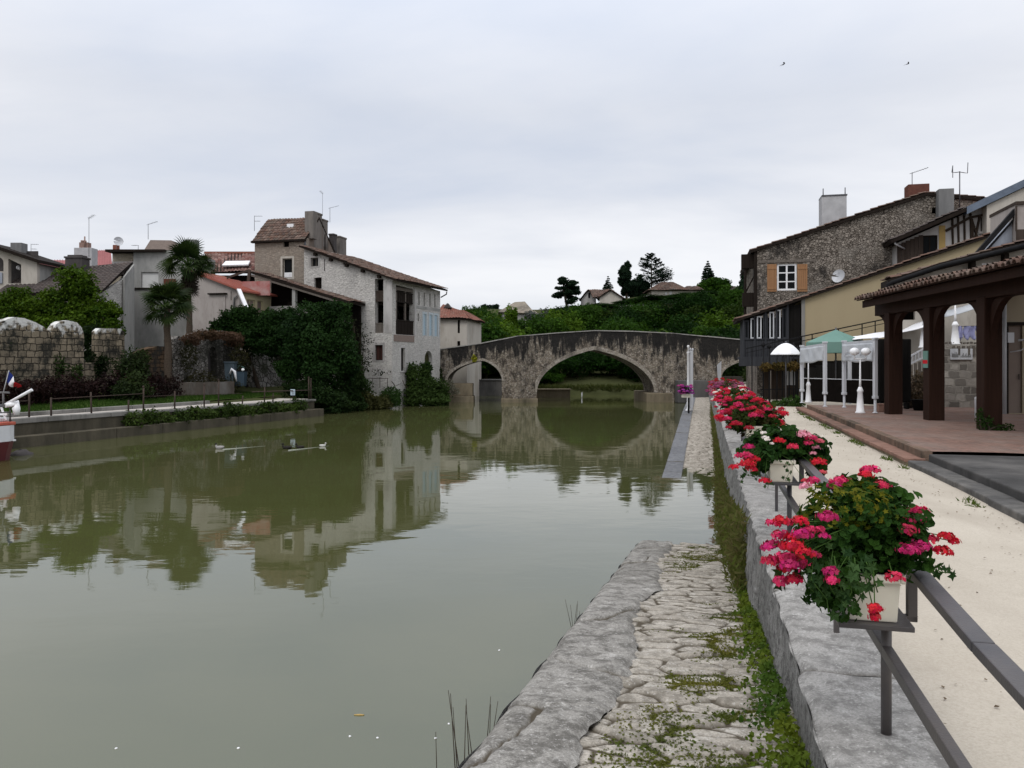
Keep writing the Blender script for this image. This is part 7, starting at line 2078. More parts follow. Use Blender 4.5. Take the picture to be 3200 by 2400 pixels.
# ---- far left house with arched loggia
GL = Plane((-33.5, 52.0), (1, 0))
h = thing('loggia_house', 'cream house with a big arched loggia and dark sloping verge at the left edge', 'house', GL.w(2, 1.5, 2))
ta_, tb_ = GL.t(-60), GL.t(116); zv0, zv1 = GL.tz(0, 776), GL.tz(132, 820)
zl_ = lambda t: zv0[1] + (zv1[1] - zv0[1]) * (t - zv0[0]) / (zv1[0] - zv0[0])
hA = [(GL.t(26), GL.tz(26, 886)[1]), (GL.t(66), GL.tz(26, 886)[1]), (GL.t(66), GL.tz(66, 827)[1]), (GL.t(26), GL.tz(26, 808)[1])]
hB = archhole(GL.t(-40), GL.t(11), GL.tz(0, 848)[1], GL.tz(0, 820)[1], GL.tz(0, 801)[1], False)
wall('wall', GL, [(ta_, 1), (tb_, 1), (tb_, zl_(tb_) - .12), (ta_, zl_(ta_) - .12)], [hA, hB], .3, PLASTER_C, h)
m = MB(); m.pbox(GL, ta_, tb_, 1, zl_(tb_) - .2, 3.6, 3.9); m.pbox(GL, tb_ - .3, tb_, 1, zl_(tb_) - .15, .302, 3.6); m.build('back_wall', PLASTER_G, h)
m = MB(); m.pbox(GL, GL.t(-60), GL.t(66), GL.tz(0, 884)[1], zl_(0), 1.8, 1.9); m.build('loggia_back', CHIMNEY_D, h)
m = MB(); m.prism([GL.w(ta_, zl_(ta_) - .1, -.4), GL.w(zv1[0], zl_(zv1[0]) - .1, -.4), GL.w(zv1[0], zl_(zv1[0]) + .12, -.4), GL.w(ta_, zl_(ta_) + .12, -.4)], GL.vec(0, 0, 4.6)); m.build('roof', EAVE, h, recalc=True)
chimney(h, GL, 32, 67, 758, 9.8, 1.2, .7, CHIMNEY_G)
m = MB(); m.ell(GL.w(GL.t(36), GL.tz(36, 832)[1], .7), (.14, .1, .14), 10, 8); m.ell(GL.w(GL.t(40), GL.tz(40, 836)[1], .7), (.09, .08, .09), 8, 6); m.build('ornament', WHITEPAINT, h)
m = MB(); m.pbox(GL, GL.t(-30), GL.t(9), GL.tz(0, 886)[1], GL.tz(0, 852)[1], -.08, -.02); m.build('balustrade', ZINC, h)
antenna('small double-boom aerial behind the cream loggia house', P(97, 800, 60), .9, 1, 0, .7)
# ---- tile house with a long skylight, between grey house and tower
h = thing('tile_roofed_house', 'mottled red tile roofed house with a long white skylight next to the tower', 'house', P(720, 870, 64))
e0, e1, r0, r1 = P(636, 850, 61), P(796, 850, 61), P(640, 792, 66), P(797, 792, 66)
quad_roof(h, e0, e1, r0, r1, TILE_MIX, nrow=12)
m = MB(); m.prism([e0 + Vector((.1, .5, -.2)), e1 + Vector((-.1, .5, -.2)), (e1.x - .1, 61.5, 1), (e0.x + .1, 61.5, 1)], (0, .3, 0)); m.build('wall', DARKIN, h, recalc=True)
m = MB(); p0, p1 = P(694, 836, 61.5), P(776, 834, 61.5); p2, p3 = P(782, 822, 62.6), P(706, 823, 62.6)
m.prism([p0 + Vector((0, -.05, .18)), p1 + Vector((0, -.05, .18)), p2 + Vector((0, -.05, .18)), p3 + Vector((0, -.05, .18))], (0, .05, -.1)); m.build('skylight', WHITEPAINT, h, recalc=True)
m = MB(); m.beam(r0 + Vector((0, 0, .06)), r1 + Vector((0, 0, .06)), .3, .16); m.build('ridge_tiles', TILE_RED_P, h)
# ---- small house beyond the bridge end
GB = Plane((-6.4, 70.0), (.985, -.17))
h = thing('bridge_house', 'small cream house with a pale red hipped roof just beyond the bridge end', 'house', GB.w(1.5, 0, 2))
t0, t1 = GB.t(1366), GB.t(1459); zt_ = GB.tz(1380, 991)[1]
wd = rect(GB, 1430, 1437, 1000, 1041); wd2 = rect(GB, 1429, 1438, 1066, 1085)
wall('wall', GB, [(t0, -.4), (t1, -.4), (t1, zt_ - .12), (t0, zt_)], [wd, wd2], .3, PLASTER_C, h)
m = MB(); m.pbox(GB, t1 - .3, t1, -.4, zt_ - .15, .302, 6); m.pbox(GB, t0, t0 + .3, -.4, zt_, .302, 6); m.pbox(GB, t0 + .3, t1 - .3, -.4, zt_ - .1, 5.7, 6); m.build('back_wall', PLASTER_C, h)
for r in (wd, wd2): window(h, GB, r, EAVE, DARKIN, n=.1, bars=(0, 0), fw=.03)
ze_ = zt_ - .05
quad_roof(h, GB.w(t0 - .2, ze_, -.35), GB.w(t1 + .35, ze_ - .14, -.35), GB.w(t0 - .2, ze_ + 1.35, 2.7), GB.w(t1 - 1.0, ze_ + .75, 2.7), TILE_RED, nrow=9)
quad_roof(h, GB.w(t1 + .35, ze_ - .14, -.35), GB.w(t1 + .35, ze_ - .14, 6.2), GB.w(t1 - 1.0, ze_ + .75, 2.7), GB.w(t1 - 1.0, ze_ + .75, 3.4), TILE_RED, 'hip_end', nrow=9)
o, sub, a, b, z = chimney(h, GB, 1388, 1407, 962, 8.0, 1.8, .5, CHIMNEY_D); p = MB(); p.prism([sub.w(a - .05, z, -.05), sub.w(b + .05, z, -.05), sub.w((a + b) / 2, z + .42, -.05)], sub.vec(0, 0, .6)); p.build('chimney_cap', CHIMNEY_D, o, recalc=True)
# ================================================================ RUINED WALL, GARDEN
RP = Plane((L(0, 7.5, 0).x, L(0, 7.5, 0).y), (LD.x, LD.y))
o_ = thing('crenellated_wall', 'old crenellated ashlar garden wall with rounded white lichened merlons', 'wall', RP.w(8, 1.2, .4))
def rough(poly, a=.05, step=.35):
 out = []
 for p, q_ in zip(poly, poly[1:] + poly[:1]):
  k = max(1, int(math.hypot(q_[0] - p[0], q_[1] - p[1]) / step))
  for i in range(k): out.append((p[0] + (q_[0] - p[0]) * i / k + random.uniform(-a, a), p[1] + (q_[1] - p[1]) * i / k + random.uniform(-a, a)))
 return out
T_ = lambda px, py: RP.tz(px, py)
pix = [(-60, 1240), (340, 1240), (340, 1133), (308, 1132), (305, 1060), (306, 1036), (318, 1027), (350, 1024), (380, 1027), (393, 1036), (394, 1133), (440, 1140), (440, 1240), (520, 1240), (520, 1085), (470, 1060)]
m1 = [(-80, 1235), (262, 1235), (262, 1040), (256, 1021), (240, 1008), (215, 1004), (190, 1007), (175, 1015), (166, 1030), (163, 1060), (158, 1058), (156, 1040), (140, 1024), (110, 1008), (75, 995), (45, 990), (20, 997), (0, 1010), (-30, 1012), (-80, 1020)]
wall('merlon_wall', RP, rough([T_(*p) for p in m1]), [], .4, MERLON, o_)
m2 = [(262.5, 1235), (440, 1235), (440, 1150), (394, 1140), (394, 1036), (380, 1027), (350, 1024), (318, 1027), (306, 1036), (304, 1132), (262.5, 1132)]
wall('merlon', RP, rough([T_(*p) for p in m2], .035), [], .32, MERLON, o_, n0=.08)
m3 = [(440, 1235), (545, 1235), (545, 1085), (500, 1080), (470, 1090), (440, 1100)]
wall('brick_patch', RP, rough([T_(*p) for p in m3], .04), [], .6, ashlar('russet_ashlar', (.12, .08, .05), (.09, .06, .04), (.02, .016, .012), .46, .24, .03), o_, n0=.14)
m4 = [(545.5, 1235), (893, 1235), (890, 1105), (860, 1095), (800, 1098), (765, 1105), (752, 1092), (748, 1062), (735, 1045), (700, 1036), (650, 1038), (610, 1046), (575, 1060), (560, 1050), (545.5, 1058)]
arch = archhole(RP.t(652), RP.t(682), RP.tz(660, 1190)[1], RP.tz(660, 1125)[1], RP.tz(666, 1083)[1])
rw = thing('ruined_wall', 'broken rubble wall with a small pointed arch, overgrown, right of the palms', 'wall', RP.w(RP.t(700), 1.2, .4))
wall('rubble_wall', RP, rough([T_(*p) for p in m4], .07), [arch], .7, RUINSTONE, rw, n0=.05)
m = MB(); m.prism([RP.w(t, z, .6) for t, z in arch], RP.vec(0, 0, .1)); m.build('arch_infill', CHIMNEY_D, rw, recalc=True)
m5 = [(766, 1228), (892, 1228), (888, 1108), (850, 1100), (800, 1104), (768, 1112)]
wall('pillared_wall', RP, rough([T_(*p) for p in m5], .06), [], .4, rubble('grey_ruin_stone', (.20, .19, .18), (.36, .345, .33), (.05, .048, .044), 3.2, 1.0, .10, .05, stain=(.04, .045, .03), stain_amt=(.46, .6)), rw, n0=-.5)
foliage('creeper', rw, [(P(640, 1045, 47), (.8, .4, .30)), (P(690, 1048, 48.5), (1.0, .4, .28)), (P(735, 1062, 49.5), (.6, .4, .42)), (P(600, 1060, 46), (.6, .4, .35))], 5200, .11, (.055, .035, .02), (.11, .065, .045), LEAF, 31)
foliage('ivy', rw, [(P(590, 1110, 45.6), (.6, .3, .8)), (P(625, 1185, 46.5), (.9, .4, .5)), (P(745, 1115, 49), (.6, .3, .7)), (P(700, 1205, 48), (1.0, .35, .5)), (P(870, 1130, 51.5), (.5, .3, .8)), (P(770, 1150, 50), (.35, .2, .7))], 3600, .11, (.018, .022, .009), (.05, .045, .02), LEAF, 32)
BP = Plane(L(6, 5.6, 0).xy, (LD.x, LD.y))
t0, t1 = BP.t(438), BP.t(732)
bw = wall('planter_wall', BP, rough([(t0, .8), (t1, .8), (t1, 1.95), (t0, 2.0)], .02, .6), [], .4, plain('mossy_planter', (.12, .10, .085), (.075, .065, .055), 2, .95, .02, 18, .1, stain=(.2, .19, .18)), None)
tag(bw, 'low mossy planter wall under the palm on the far lawn', 'wall')
shrub('dark_hedge', 'dark maroon leaved hedge below the crenellated wall', [(L(6.0 + i * 1.05, 5.9 + .2 * math.sin(i), 1.75), (.95, .8, .72 + .12 * math.sin(i * 2.3))) for i in range(-3, 8)], 15000, .13, (.010, .006, .006), (.026, .012, .011), 33, 'hedge', 1.15)
shrub('ivy_shrub', 'green shrub climbing the wall left of the palms', [(P(402, 1160, 40.5), (.8, .6, 1.15)), (P(420, 1215, 39.5), (.9, .6, .75)), (P(385, 1225, 39), (.7, .6, .6)), (P(440, 1140, 41.2), (.5, .4, .9))], 5200, .14, (.012, .022, .007), (.035, .052, .016), 34, 'shrub', 1.2)
shrub('ivy_shrub', 'ivy patch hanging on the ashlar wall under the second merlon', [(P(182, 1145, 38.6), (.45, .25, .55)), (P(240, 1165, 39.0), (.35, .25, .45)), (P(12, 1110, 36.5), (.5, .35, 1.0)), (P(5, 1180, 36.5), (.6, .4, .7))], 2600, .12, (.015, .03, .008), (.045, .07, .02), 35, 'ivy', 1.2)
shrub('ivy_shrub', 'near-black foliage added as the shade in the gap between second and third merlon', [(P(285, 1085, 41.5), (.7, .4, 1.1)), (P(300, 1140, 41), (.6, .4, .8))], 4200, .13, (.004, .010, .003), (.012, .024, .006), 37, 'ivy', 1.2)  # foliage added behind the gap, coloured near-black to read as shade
shrub('bank_shrub', 'leafy green shrub growing between embankment wall and ledge', [(L(5.6 + i * .9, .40, .62 + .1 * math.sin(i * 2)), (.55, .30, .38)) for i in range(14)] + [(L(11.6, .4, .72), (.45, .3, .42))], 11000, .11, (.014, .03, .006), (.055, .085, .018), 36, 'shrub', .42)
b = L(22.3, 8.0, 1.3)
for px, lab, mt, hh in ((721, 'tall grey-blue recycling bin by the ruined arch on the far lawn', plain('grey_blue_plastic', (.075, .10, .118), (.06, .08, .095), 4, .5, .001), 1.5), (753, 'shorter slate-blue bin with a white bag, right of the tall bin', plain('slate_blue_plastic', (.05, .075, .10), (.04, .06, .08), 4, .5, .001), 1.0)):
 c = P(px, 1205, 48.5); c.z = 1.55
 f = thing('wheeled_bin', lab, 'bin', c, 'bins on the far lawn')
 m = MB(); m.add([c + Vector((x * k, y * k, z)) for z, k in ((.1, .85), (hh, 1)) for x, y in ((-.3, -.3), (.3, -.3), (.3, .3), (-.3, .3))], [(0, 3, 2, 1), (4, 5, 6, 7), (0, 1, 5, 4), (1, 2, 6, 5), (2, 3, 7, 6), (3, 0, 4, 7)]); m.build('body', mt, f, bevel=.03)
 m = MB(); m.box(c + Vector((0, 0, hh + .05)), (.68, .68, .09)); m.build('lid', mt if hh > 1.2 else BLACKWOOD, f, bevel=.03)
 for sx in (-.25, .25): m = MB(); m.cyl(c + Vector((sx, .3, .1)), c + Vector((sx, .36, .1)), .1, n=12); m.build('wheel', BLACKWOOD, f)
 if hh < 1.2:
  m = MB(); m.tube([c + Vector((-.55, -.35, .85)), c + Vector((-.42, -.38, 1.15)), c + Vector((-.25, -.38, 1.0)), c + Vector((-.16, -.36, .4))], [.06, .08, .09, .05], 8); m.ell(c + Vector((.22, -.3, 1.1)), (.1, .1, .09)); m.build('white_bag', WHITECLOTH, f)
m = MB(); c = P(744, 1142, 49.5); m.lathe(c, [(.42, -.16), (.40, -.14), (.05, .12), (.0, .13)], 12); m.cyl(c, (c.x, c.y, 1.5), .03, n=6)
tag(m.build('garden_umbrella', GREENCLOTH), 'small pale green garden umbrella behind the bins on the far lawn', 'umbrella')
f = thing('embankment_railing', 'thin rusty railing on uneven posts along the far embankment', 'railing', L(8, .75, 1))
heads = []
for px, hgt in ((91, 1.15), (160, .80), (286, .95), (401, .55), (448, 1.05), (546, .85), (638, 1.05), (683, 1.25), (757, .45), (826, .85), (853, .5), (965, 1.25), (972, 1.15)):
 k = (px - CX) / FOC
 b0 = L(0, .75, 0); s_ = (k * b0.y - b0.x) / (LD.x - k * LD.y)
 p = L(s_, .75, .93); m = MB(); m.cyl(p, p + Vector((random.uniform(-.03, .03), 0, hgt)), .035, n=6)
 if hgt > 1: m.lathe(p + Vector((0, 0, hgt)), [(.035, 0), (.06, .04), (.0, .1)], 6)
 m.build('post', RUSTMETAL, f); heads.append((s_, hgt))
m = MB(); m.cyl(L(heads[1][0], .75, 1.68), L(heads[4][0], .75, 1.72), .018, n=5); m.cyl(L(heads[0][0], .75, 1.65), L(heads[0][0] - 8, .75, 1.65), .02, n=5); m.cyl(L(heads[9][0] - 1.0, .75, 1.55), L(heads[12][0], .75, 1.48), .03, n=5)
m.cyl(L(heads[4][0], .75, 1.6), L(heads[8][0], .75, 1.5), .010, n=4)
m.build('rail', RUSTMETAL, f)
c = P(915, 1226, 45.0)
f = thing('notice_sign', 'small pale blue notice board on a post at the end of the embankment path', 'sign', Vector((c.x, c.y, .97)))
m = MB(); m.box(c, (.26, .04, .34)); m.build('board', plain('pale_blue_board', (.42, .50, .56), (.36, .44, .5), 5, .5, .001), f, bevel=.01)
m = MB(); m.cyl((c.x, c.y + .04, .96), (c.x, c.y + .04, c.z + .1), .03, n=6); m.build('post', RUSTMETAL, f)
m = MB(); m.box(c + Vector((.01, -.024, .05)), (.18, .008, .05)); m.box(c + Vector((.01, -.024, -.04)), (.12, .008, .02)); m.build('faded_print', ZINC, f)
m = MB(); m.ell(P(66, 1425, 26.6) * 1.0, (.35, .35, .22), 12, 8, 0, .15); tag(m.build('mooring_stone', CHIMNEY_D), 'dark wet stone in the water behind the stern of the barge', 'stone')
# ================================================================ BARGE
BO = Plane((-15.95, 25.3), (-LD.x, -LD.y))   # along the hull, stern at 0 -> bow away from the bridge
bt = thing('canal_boat', 'stern of a white and dark red hire boat moored at the left edge', 'boat', BO.w(4, 0, 1))
def BL(u, v, z): return Vector((-15.6, 25.3, 0)) - LD.to_3d() * u + LN.to_3d() * (v - .0) + Vector((0, 0, z))
Wd = 2.9
def hullring(u, w, z0, z1, tuck): return [(u + tuck * 0, w / 2, z0)]
m = MB(); prof = [(0, .86), (.25, .95), (1.2, 1.0), (4, 1.0), (7, .96), (8.6, .7), (9.6, .1)]
pts = []
for u, k in prof:
 for v, z in ((0, 1.10), (0, .60), (.06, .25), (.18, -.25)): pts.append(BL(u + (.0 if z > .5 else .06), Wd / 2 - Wd / 2 * k + v, z))
 for v, z in ((.18, -.25), (.06, .25), (0, .60), (0, 1.10)): pts.append(BL(u + (.0 if z > .5 else .06), Wd / 2 + Wd / 2 * k - v, z))
RB = 8
red = MB(); wht = MB()
for i in range(len(prof) - 1):
 for j in range(RB - 1):
  q_ = [pts[i * RB + j], pts[i * RB + j + 1], pts[(i + 1) * RB + j + 1], pts[(i + 1) * RB + j]]
  (wht if j in (0, 6) else red).add(q_, [(0, 1, 2, 3)])
red.add([pts[j] for j in (1, 2, 3, 4, 5, 6)], [(0, 1, 2, 3, 4, 5)]); wht.add([pts[j] for j in (0, 1, 6, 7)], [(0, 1, 2, 3)])
DKRED = plain('maroon_gelcoat', (.085, .006, .012), (.07, .005, .01), 4, .3, .001, 20, .5)
WGEL = plain('white_gelcoat', (.62, .63, .65), (.54, .55, .57), 4, .35, .001, 20, .5)
red.build('hull', DKRED, bt, recalc=True); wht.build('topsides', WGEL, bt, recalc=True)
m = MB()
for u0, u1, k in ((0, 1.2, .0), (1.2, 7, .0)): pass
m.obox(BL(-.03, .17, .585), -LD.to_3d() * 8.0, LN.to_3d() * .03, (0, 0, .045)); m.obox(BL(-.035, .2, .585), LD.to_3d() * .03, LN.to_3d() * (Wd - .4), (0, 0, .045)); m.build('rubbing_strake', WHITEPAINT, bt)
m = MB(); m.obox(BL(-.02, .14, 1.10), -LD.to_3d() * 7.4, LN.to_3d() * (Wd - .28), (0, 0, .10)); m.build('deck', plain('salmon_deck_edge', (.48, .13, .09), (.4, .1, .07), 5, .5, .001), bt, bevel=.02)
m = MB(); m.obox(BL(-.02, .45, 1.203), -LD.to_3d() * 1.5, LN.to_3d() * (Wd - .9), (0, 0, .12)); m.build('aft_deck', WGEL, bt, bevel=.02)
WINP = plain('maroon_window', (.12, .03, .045), None, 5, .15, 0, 20, .5)
for y in (.45, 1.6):
 m = MB(); m.obox(BL(-.010 + .0, .5 + (y - .45), .74), LD.to_3d() * .028, LN.to_3d() * .85, (0, 0, .26)); w_ = m.build('window', BLACKMETAL, bt, bevel=.03)
 m = MB(); m.obox(BL(.021, .55 + (y - .45), .78), LD.to_3d() * .012, LN.to_3d() * .75, (0, 0, .18)); m.build('pane', WINP, w_, bevel=.02)
m = MB(); m.obox(BL(.9, .35, .72), -LD.to_3d() * 1.2, -LN.to_3d() * .355, (0, 0, .02)) if False else None
m = MB()
for k in range(4): m.cyl(BL(.1 + k * .55, .25, 1.2), BL(.1 + k * .55, .25, 1.72), .025, n=8)
for k in range(4): m.cyl(BL(.1, .25 + k * .75, 1.2), BL(.1, .25 + k * .75, 1.72), .025, n=8)
m.tube([BL(2.6, .25, 1.72), BL(.1, .25, 1.72), BL(.1, 2.6, 1.72), BL(2.6, 2.6, 1.72)], .05, 8); m.tube([BL(2.6, .25, 1.50), BL(.1, .25, 1.50), BL(.1, 2.6, 1.5)], .02, 6)
m.build('stern_rail', CHIMNEY_G, bt)
m = MB()
for k in range(5): m.beam(BL(.12, .4 + k * .5, 1.25), BL(.12, .62 + k * .5, 1.66), .03, .07)
m.obox(BL(.14, .3, 1.4), LD.to_3d() * -.02, LN.to_3d() * 2.2, (0, 0, .08)); m.build('lattice_panel', WHITEPAINT, bt)
m = MB(); m.tube([BL(.3, .2, 1.72), BL(-.05, .12, 1.78), BL(.1, -.02, 1.62), BL(.1, -.04, 1.42)], [.07, .10, .12, .08], 10); m.build('fender', WHITEPAINT, bt)
m = MB(); m.cyl(BL(.2, .35, 1.74), P(100, 1218, 25.2), .04, .05, n=8); m.build('boat_hook', WHITEPAINT, bt)
m = MB(); m.cyl(BL(.1, 1.2, 2.15), BL(5, 1.2, 2.15), .05, n=8); m.cyl(BL(.1, .55, 1.7), BL(.1, .55, 2.15), .03, n=6); m.cyl(BL(.1, .3, 2.12), BL(.1, 2.6, 2.12), .035, n=6); m.build('awning_bar', CHIMNEY_G, bt)
fl = thing('ensign', 'blue, white and red flag drooping from a tilted staff on the boat', 'flag', P(10, 1232, 25.6))
p0, p1 = P(8, 1236, 25.6), P(28, 1158, 25.6)
m = MB(); m.cyl(p0, p1, .016, n=6); m.build('staff', CHIMNEY_W, fl)
cols = [plain('flag_blue', (.015, .03, .16), None, 4, .8, .001), plain('flag_white', (.75, .75, .78), None, 4, .8, .001), plain('flag_red', (.42, .015, .02), None, 4, .8, .001)]
ha, hb = p1 - (p1 - p0) * .02, p1 - (p1 - p0) * .46
end_t, end_b = P(61, 1200, 25.45), P(52, 1212, 25.7)
end_t, end_b = P(63, 1204, 25.45), P(50, 1210, 25.75)
for c in range(3):
 pts = []
 for i in range(7):
  u = (c + i / 6) / 3
  for j in range(7):
   v = j / 6
   a_ = ha.lerp(end_t, u); b_ = hb.lerp(end_b, u)
   p = a_.lerp(b_, v); w_ = math.sin(u * 7 + v * 2)
   pts.append(p + Vector((.03 * w_ * u, .10 * w_ * u, -.22 * math.sin(u * math.pi * .5) * .2 + .05 * math.sin(u * 9) * u)))
 m = MB(); m.grid(pts, 7, 7); o = m.build(['blue_stripe', 'white_stripe', 'red_stripe'][c], cols[c], fl); o.modifiers.new('Solid', 'SOLIDIFY').thickness = .006
# ================================================================ TREES
def tree(name, label, base, trunk_h, blobs, n, size, c1, c2, seed, tr=.16, group=None, clump=False, shell=.45, up=.35, limbs=7, cat='tree'):
 """blobs in world space; trunk with limbs reaching into the crown"""
 b = Vector(base); t = thing(name, label, cat, b, group); rr = random.Random(seed)
 top = Vector(blobs[0][0])
 m = MB(); mid = b.lerp(top, .5) + Vector((rr.uniform(-.1, .1), rr.uniform(-.1, .1), 0))
 m.tube([b - Vector((0, 0, .3)), b + Vector((0, 0, .3)), mid, top], [tr * 1.5, tr, tr * .75, tr * .3], 9)
 for k in range(limbs):
  c, r = blobs[rr.randrange(len(blobs))]; c = Vector(c)
  s_ = b.lerp(top, rr.uniform(.35, .85)); e = c + Vector((rr.uniform(-.6, .6) * r[0], rr.uniform(-.6, .6) * r[1], rr.uniform(-.3, .6) * r[2]))
  m.tube([s_, s_.lerp(e, .5) + Vector((0, 0, .12 * (e - s_).length)), e], [tr * .45, tr * .28, tr * .08], 6)
 m.build('trunk', BARK, t)
 foliage('crown', t, blobs, n, size, c1, c2, LEAF, seed, shell, clump=clump, up=up)
 return t
def PB(px, py, Y, rx, ry=None, rz=None): return (P(px, py, Y), (rx, ry or rx, rz or rx * .8))
tree('leafy_tree', 'bright lime green bushy tree behind the crenellated wall at the left', Vector((P(210, 1000, 44).x, 44, 1.2)), 3, [PB(235, 880, 44, .95, .9, .95), PB(262, 905, 44, .75, .8, .7), PB(270, 960, 44, 1.2, 1, .9), PB(190, 970, 44, 1.3, 1.1, .9), PB(100, 965, 43.5, 1.2, 1, .8), PB(30, 960, 43.5, 1.1, 1, .8), PB(320, 985, 44, 1.0, .9, .75), PB(350, 970, 44, .5, .5, .45), PB(240, 1020, 43.4, 1.5, .9, .9), PB(130, 1020, 43.2, 1.6, .9, .9), PB(15, 1010, 43, 1.4, .9, .9), PB(345, 1030, 43.6, .8, .7, .6), PB(60, 925, 43.8, .6, .6, .5), PB(160, 925, 44, .6, .6, .45)], 34000, .16, (.016, .042, .003), (.075, .125, .008), 51, .14, shell=.35)
def frond_shape():
 vs, fs = [(0, 0, 0)], []
 n = 15
 for k in range(n):
  a = math.radians(-115 + 230 * k / (n - 1)); c, s = math.cos(a), math.sin(a); l = 1.0 - .18 * abs(k - 7) / 7
  o = len(vs)
  w_ = .055
  vs += [(c * .30 - s * w_, s * .30 + c * w_, .03), (c * .30 + s * w_, s * .30 - c * w_, .03), (c * .75 * l + s * .035, s * .75 * l - c * .035, -.02), (c * .75 * l - s * .035, s * .75 * l + c * .035, -.02), (c * l, s * l, -.14)]
  fs += [(0, o + 1, o), (o, o + 1, o + 2, o + 3), (o + 3, o + 2, o + 4)]
 return np.array(vs, float), fs
FRV, FRF = frond_shape()
def palm(label, base, crown, R, seed, nf=60, skirt=True):
 base, crown = Vector(base), Vector(crown); rng = np.random.default_rng(seed); rr = random.Random(seed)
 t = thing('fan_palm', label, 'palm tree', base, 'fan palms on the far lawn')
 m = MB(); N = 14; pts = [base.lerp(crown, i / N) + Vector((.03 * math.sin(i), 0, 0)) for i in range(N + 1)]; m.tube(pts, [.20 + .02 * (i % 2) - .004 * i for i in range(N + 1)], 12); m.build('trunk', PALMTRUNK, t)
 V, Lp, St, Tt, Cc = [], [], [], [], []
 nv = 0; pet = MB()
 for k in range(nf):
  az = rng.uniform(0, 6.283); el = math.radians(rng.uniform(-14 if skirt else -32, 82)) if k > 8 else math.radians(rng.uniform(50, 88))
  d = Vector((math.cos(az) * math.cos(el), math.sin(az) * math.cos(el), math.sin(el)))
  ln = R * rng.uniform(.48, .66)
  tip = crown + d * ln + Vector((0, 0, -.10 * ln * (1 - math.sin(el))))
  pet.tube([crown + d * .1, crown + d * ln * .5 + Vector((0, 0, .04)), tip], [.022, .016, .012], 4)
  dd = (d + Vector((0, 0, -.25))).normalized()
  side = dd.cross(Vector((0, 0, 1))).normalized() if abs(dd.z) < .98 else Vector((1, 0, 0))
  tw = rng.uniform(-.7, .7); up = side.cross(dd); s2 = side * math.cos(tw) + up * math.sin(tw); u2 = s2.cross(dd)
  M = np.array([dd, s2, u2]); fr = R * rng.uniform(.40, .52)
  w = FRV.copy(); w[:, 2] -= .22 * (w[:, 0] ** 2) * (1 if el < .6 else .3)
  V.append(w @ M * fr + np.array(tip)); 
  for f in FRF: Lp.extend([i + nv for i in f]); Tt.append(len(f))
  nv += len(w); c = np.array((.010, .022, .007)) * (1 - (q_ := rng.uniform(0, 1))) + np.array((.035, .055, .015)) * q_
  Cc.append(np.repeat(c[None], len(w), 0))
 tot = np.array(Tt); raw_mesh('fronds', np.concatenate(V), np.array(Lp), np.concatenate([[0], np.cumsum(tot)[:-1]]), tot, np.concatenate(Cc), LEAF, t)
 pet.build('leaf_stalks', STEM, t)
 if skirt:
  V, Lp, Tt, Cc = [], [], [], []; nv = 0
  for k in range(34):
   az = rng.uniform(0, 6.283); st = crown + Vector((.16 * math.cos(az), .16 * math.sin(az), rng.uniform(-1.25, -.35)))
   d = Vector((math.cos(az) * .45, math.sin(az) * .45, -1)).normalized(); s2 = Vector((-math.sin(az), math.cos(az), 0)); u2 = s2.cross(d)
   w = FRV.copy(); w[:, 1] *= .55; M = np.array([d, s2, u2])
   V.append(w @ M * R * rng.uniform(.40, .62) + np.array(st))
   for f in FRF: Lp.extend([i + nv for i in f]); Tt.append(len(f))
   nv += len(w); Cc.append(np.repeat((np.array((.045, .036, .028)) * rng.uniform(.6, 1.5))[None], len(w), 0))
  tot = np.array(Tt); raw_mesh('dead_fronds', np.concatenate(V), np.array(Lp), np.concatenate([[0], np.cumsum(tot)[:-1]]), tot, np.concatenate(Cc), LEAF, t)
 return t
palm('taller fan palm with a shaggy brown skirt in front of the grey house', Vector((P(592, 1040, 49.5).x, 49.5, 1.3)), P(590, 835, 49.5), 1.8, 5, 66)
palm('shorter spreading fan palm with a thick trunk in front of the ruined wall', Vector((P(527, 1190, 43.2).x, 43.2, 1.2)), P(522, 965, 43.2), 1.62, 6, 62, False)
DG1, DG2 = (.006, .018, .005), (.018, .042, .010)
tree('dark_tree', 'big dark green tree in front of the white house gable', Vector((P(985, 1240, 50.5).x, 50.5, .8)), 4, [PB(985, 1000, 50.5, 1.4, 1.1, 1.1), PB(1040, 975, 50.5, .9, .9, .7), PB(930, 1040, 50, 1.3, 1.1, 1.2), PB(1060, 1040, 50.5, 1.0, 1, 1.2), PB(990, 1080, 49.8, 1.7, 1.2, 1.5), PB(920, 1110, 49.5, 1.0, 1, 1.0), PB(1075, 1110, 50, .9, 1, 1.1), PB(1000, 1160, 49.6, 1.6, 1, 1.1), PB(1070, 965, 50.8, .55, .55, .5), PB(1090, 1150, 50.3, .7, .7, .8), PB(905, 1150, 49.5, .9, .8, .8)], 40000, .16, DG1, (.022, .052, .012), 52, .2, shell=.35)
tree('dark_tree', 'dark green spreading tree between the red roofed house and the big dark tree', Vector((P(800, 1120, 51).x, 51.5, 1.2)), 3, [PB(740, 995, 51, 1.0, .9, .8), PB(770, 985, 51, .8, .8, .6), PB(700, 1020, 51, .9, .8, .6), PB(850, 1000, 51.3, 1.1, 1, .7), PB(800, 1030, 51, 1.3, 1, .9), PB(870, 1040, 51, 1.1, 1, .8), PB(760, 1060, 50.6, 1.1, .9, .7), PB(840, 1080, 50.6, 1.3, .9, .7), PB(680, 1032, 50.8, .5, .5, .35), PB(900, 985, 51.2, .6, .6, .5)], 26000, .16, DG1, (.020, .048, .010), 53, .14, shell=.35)
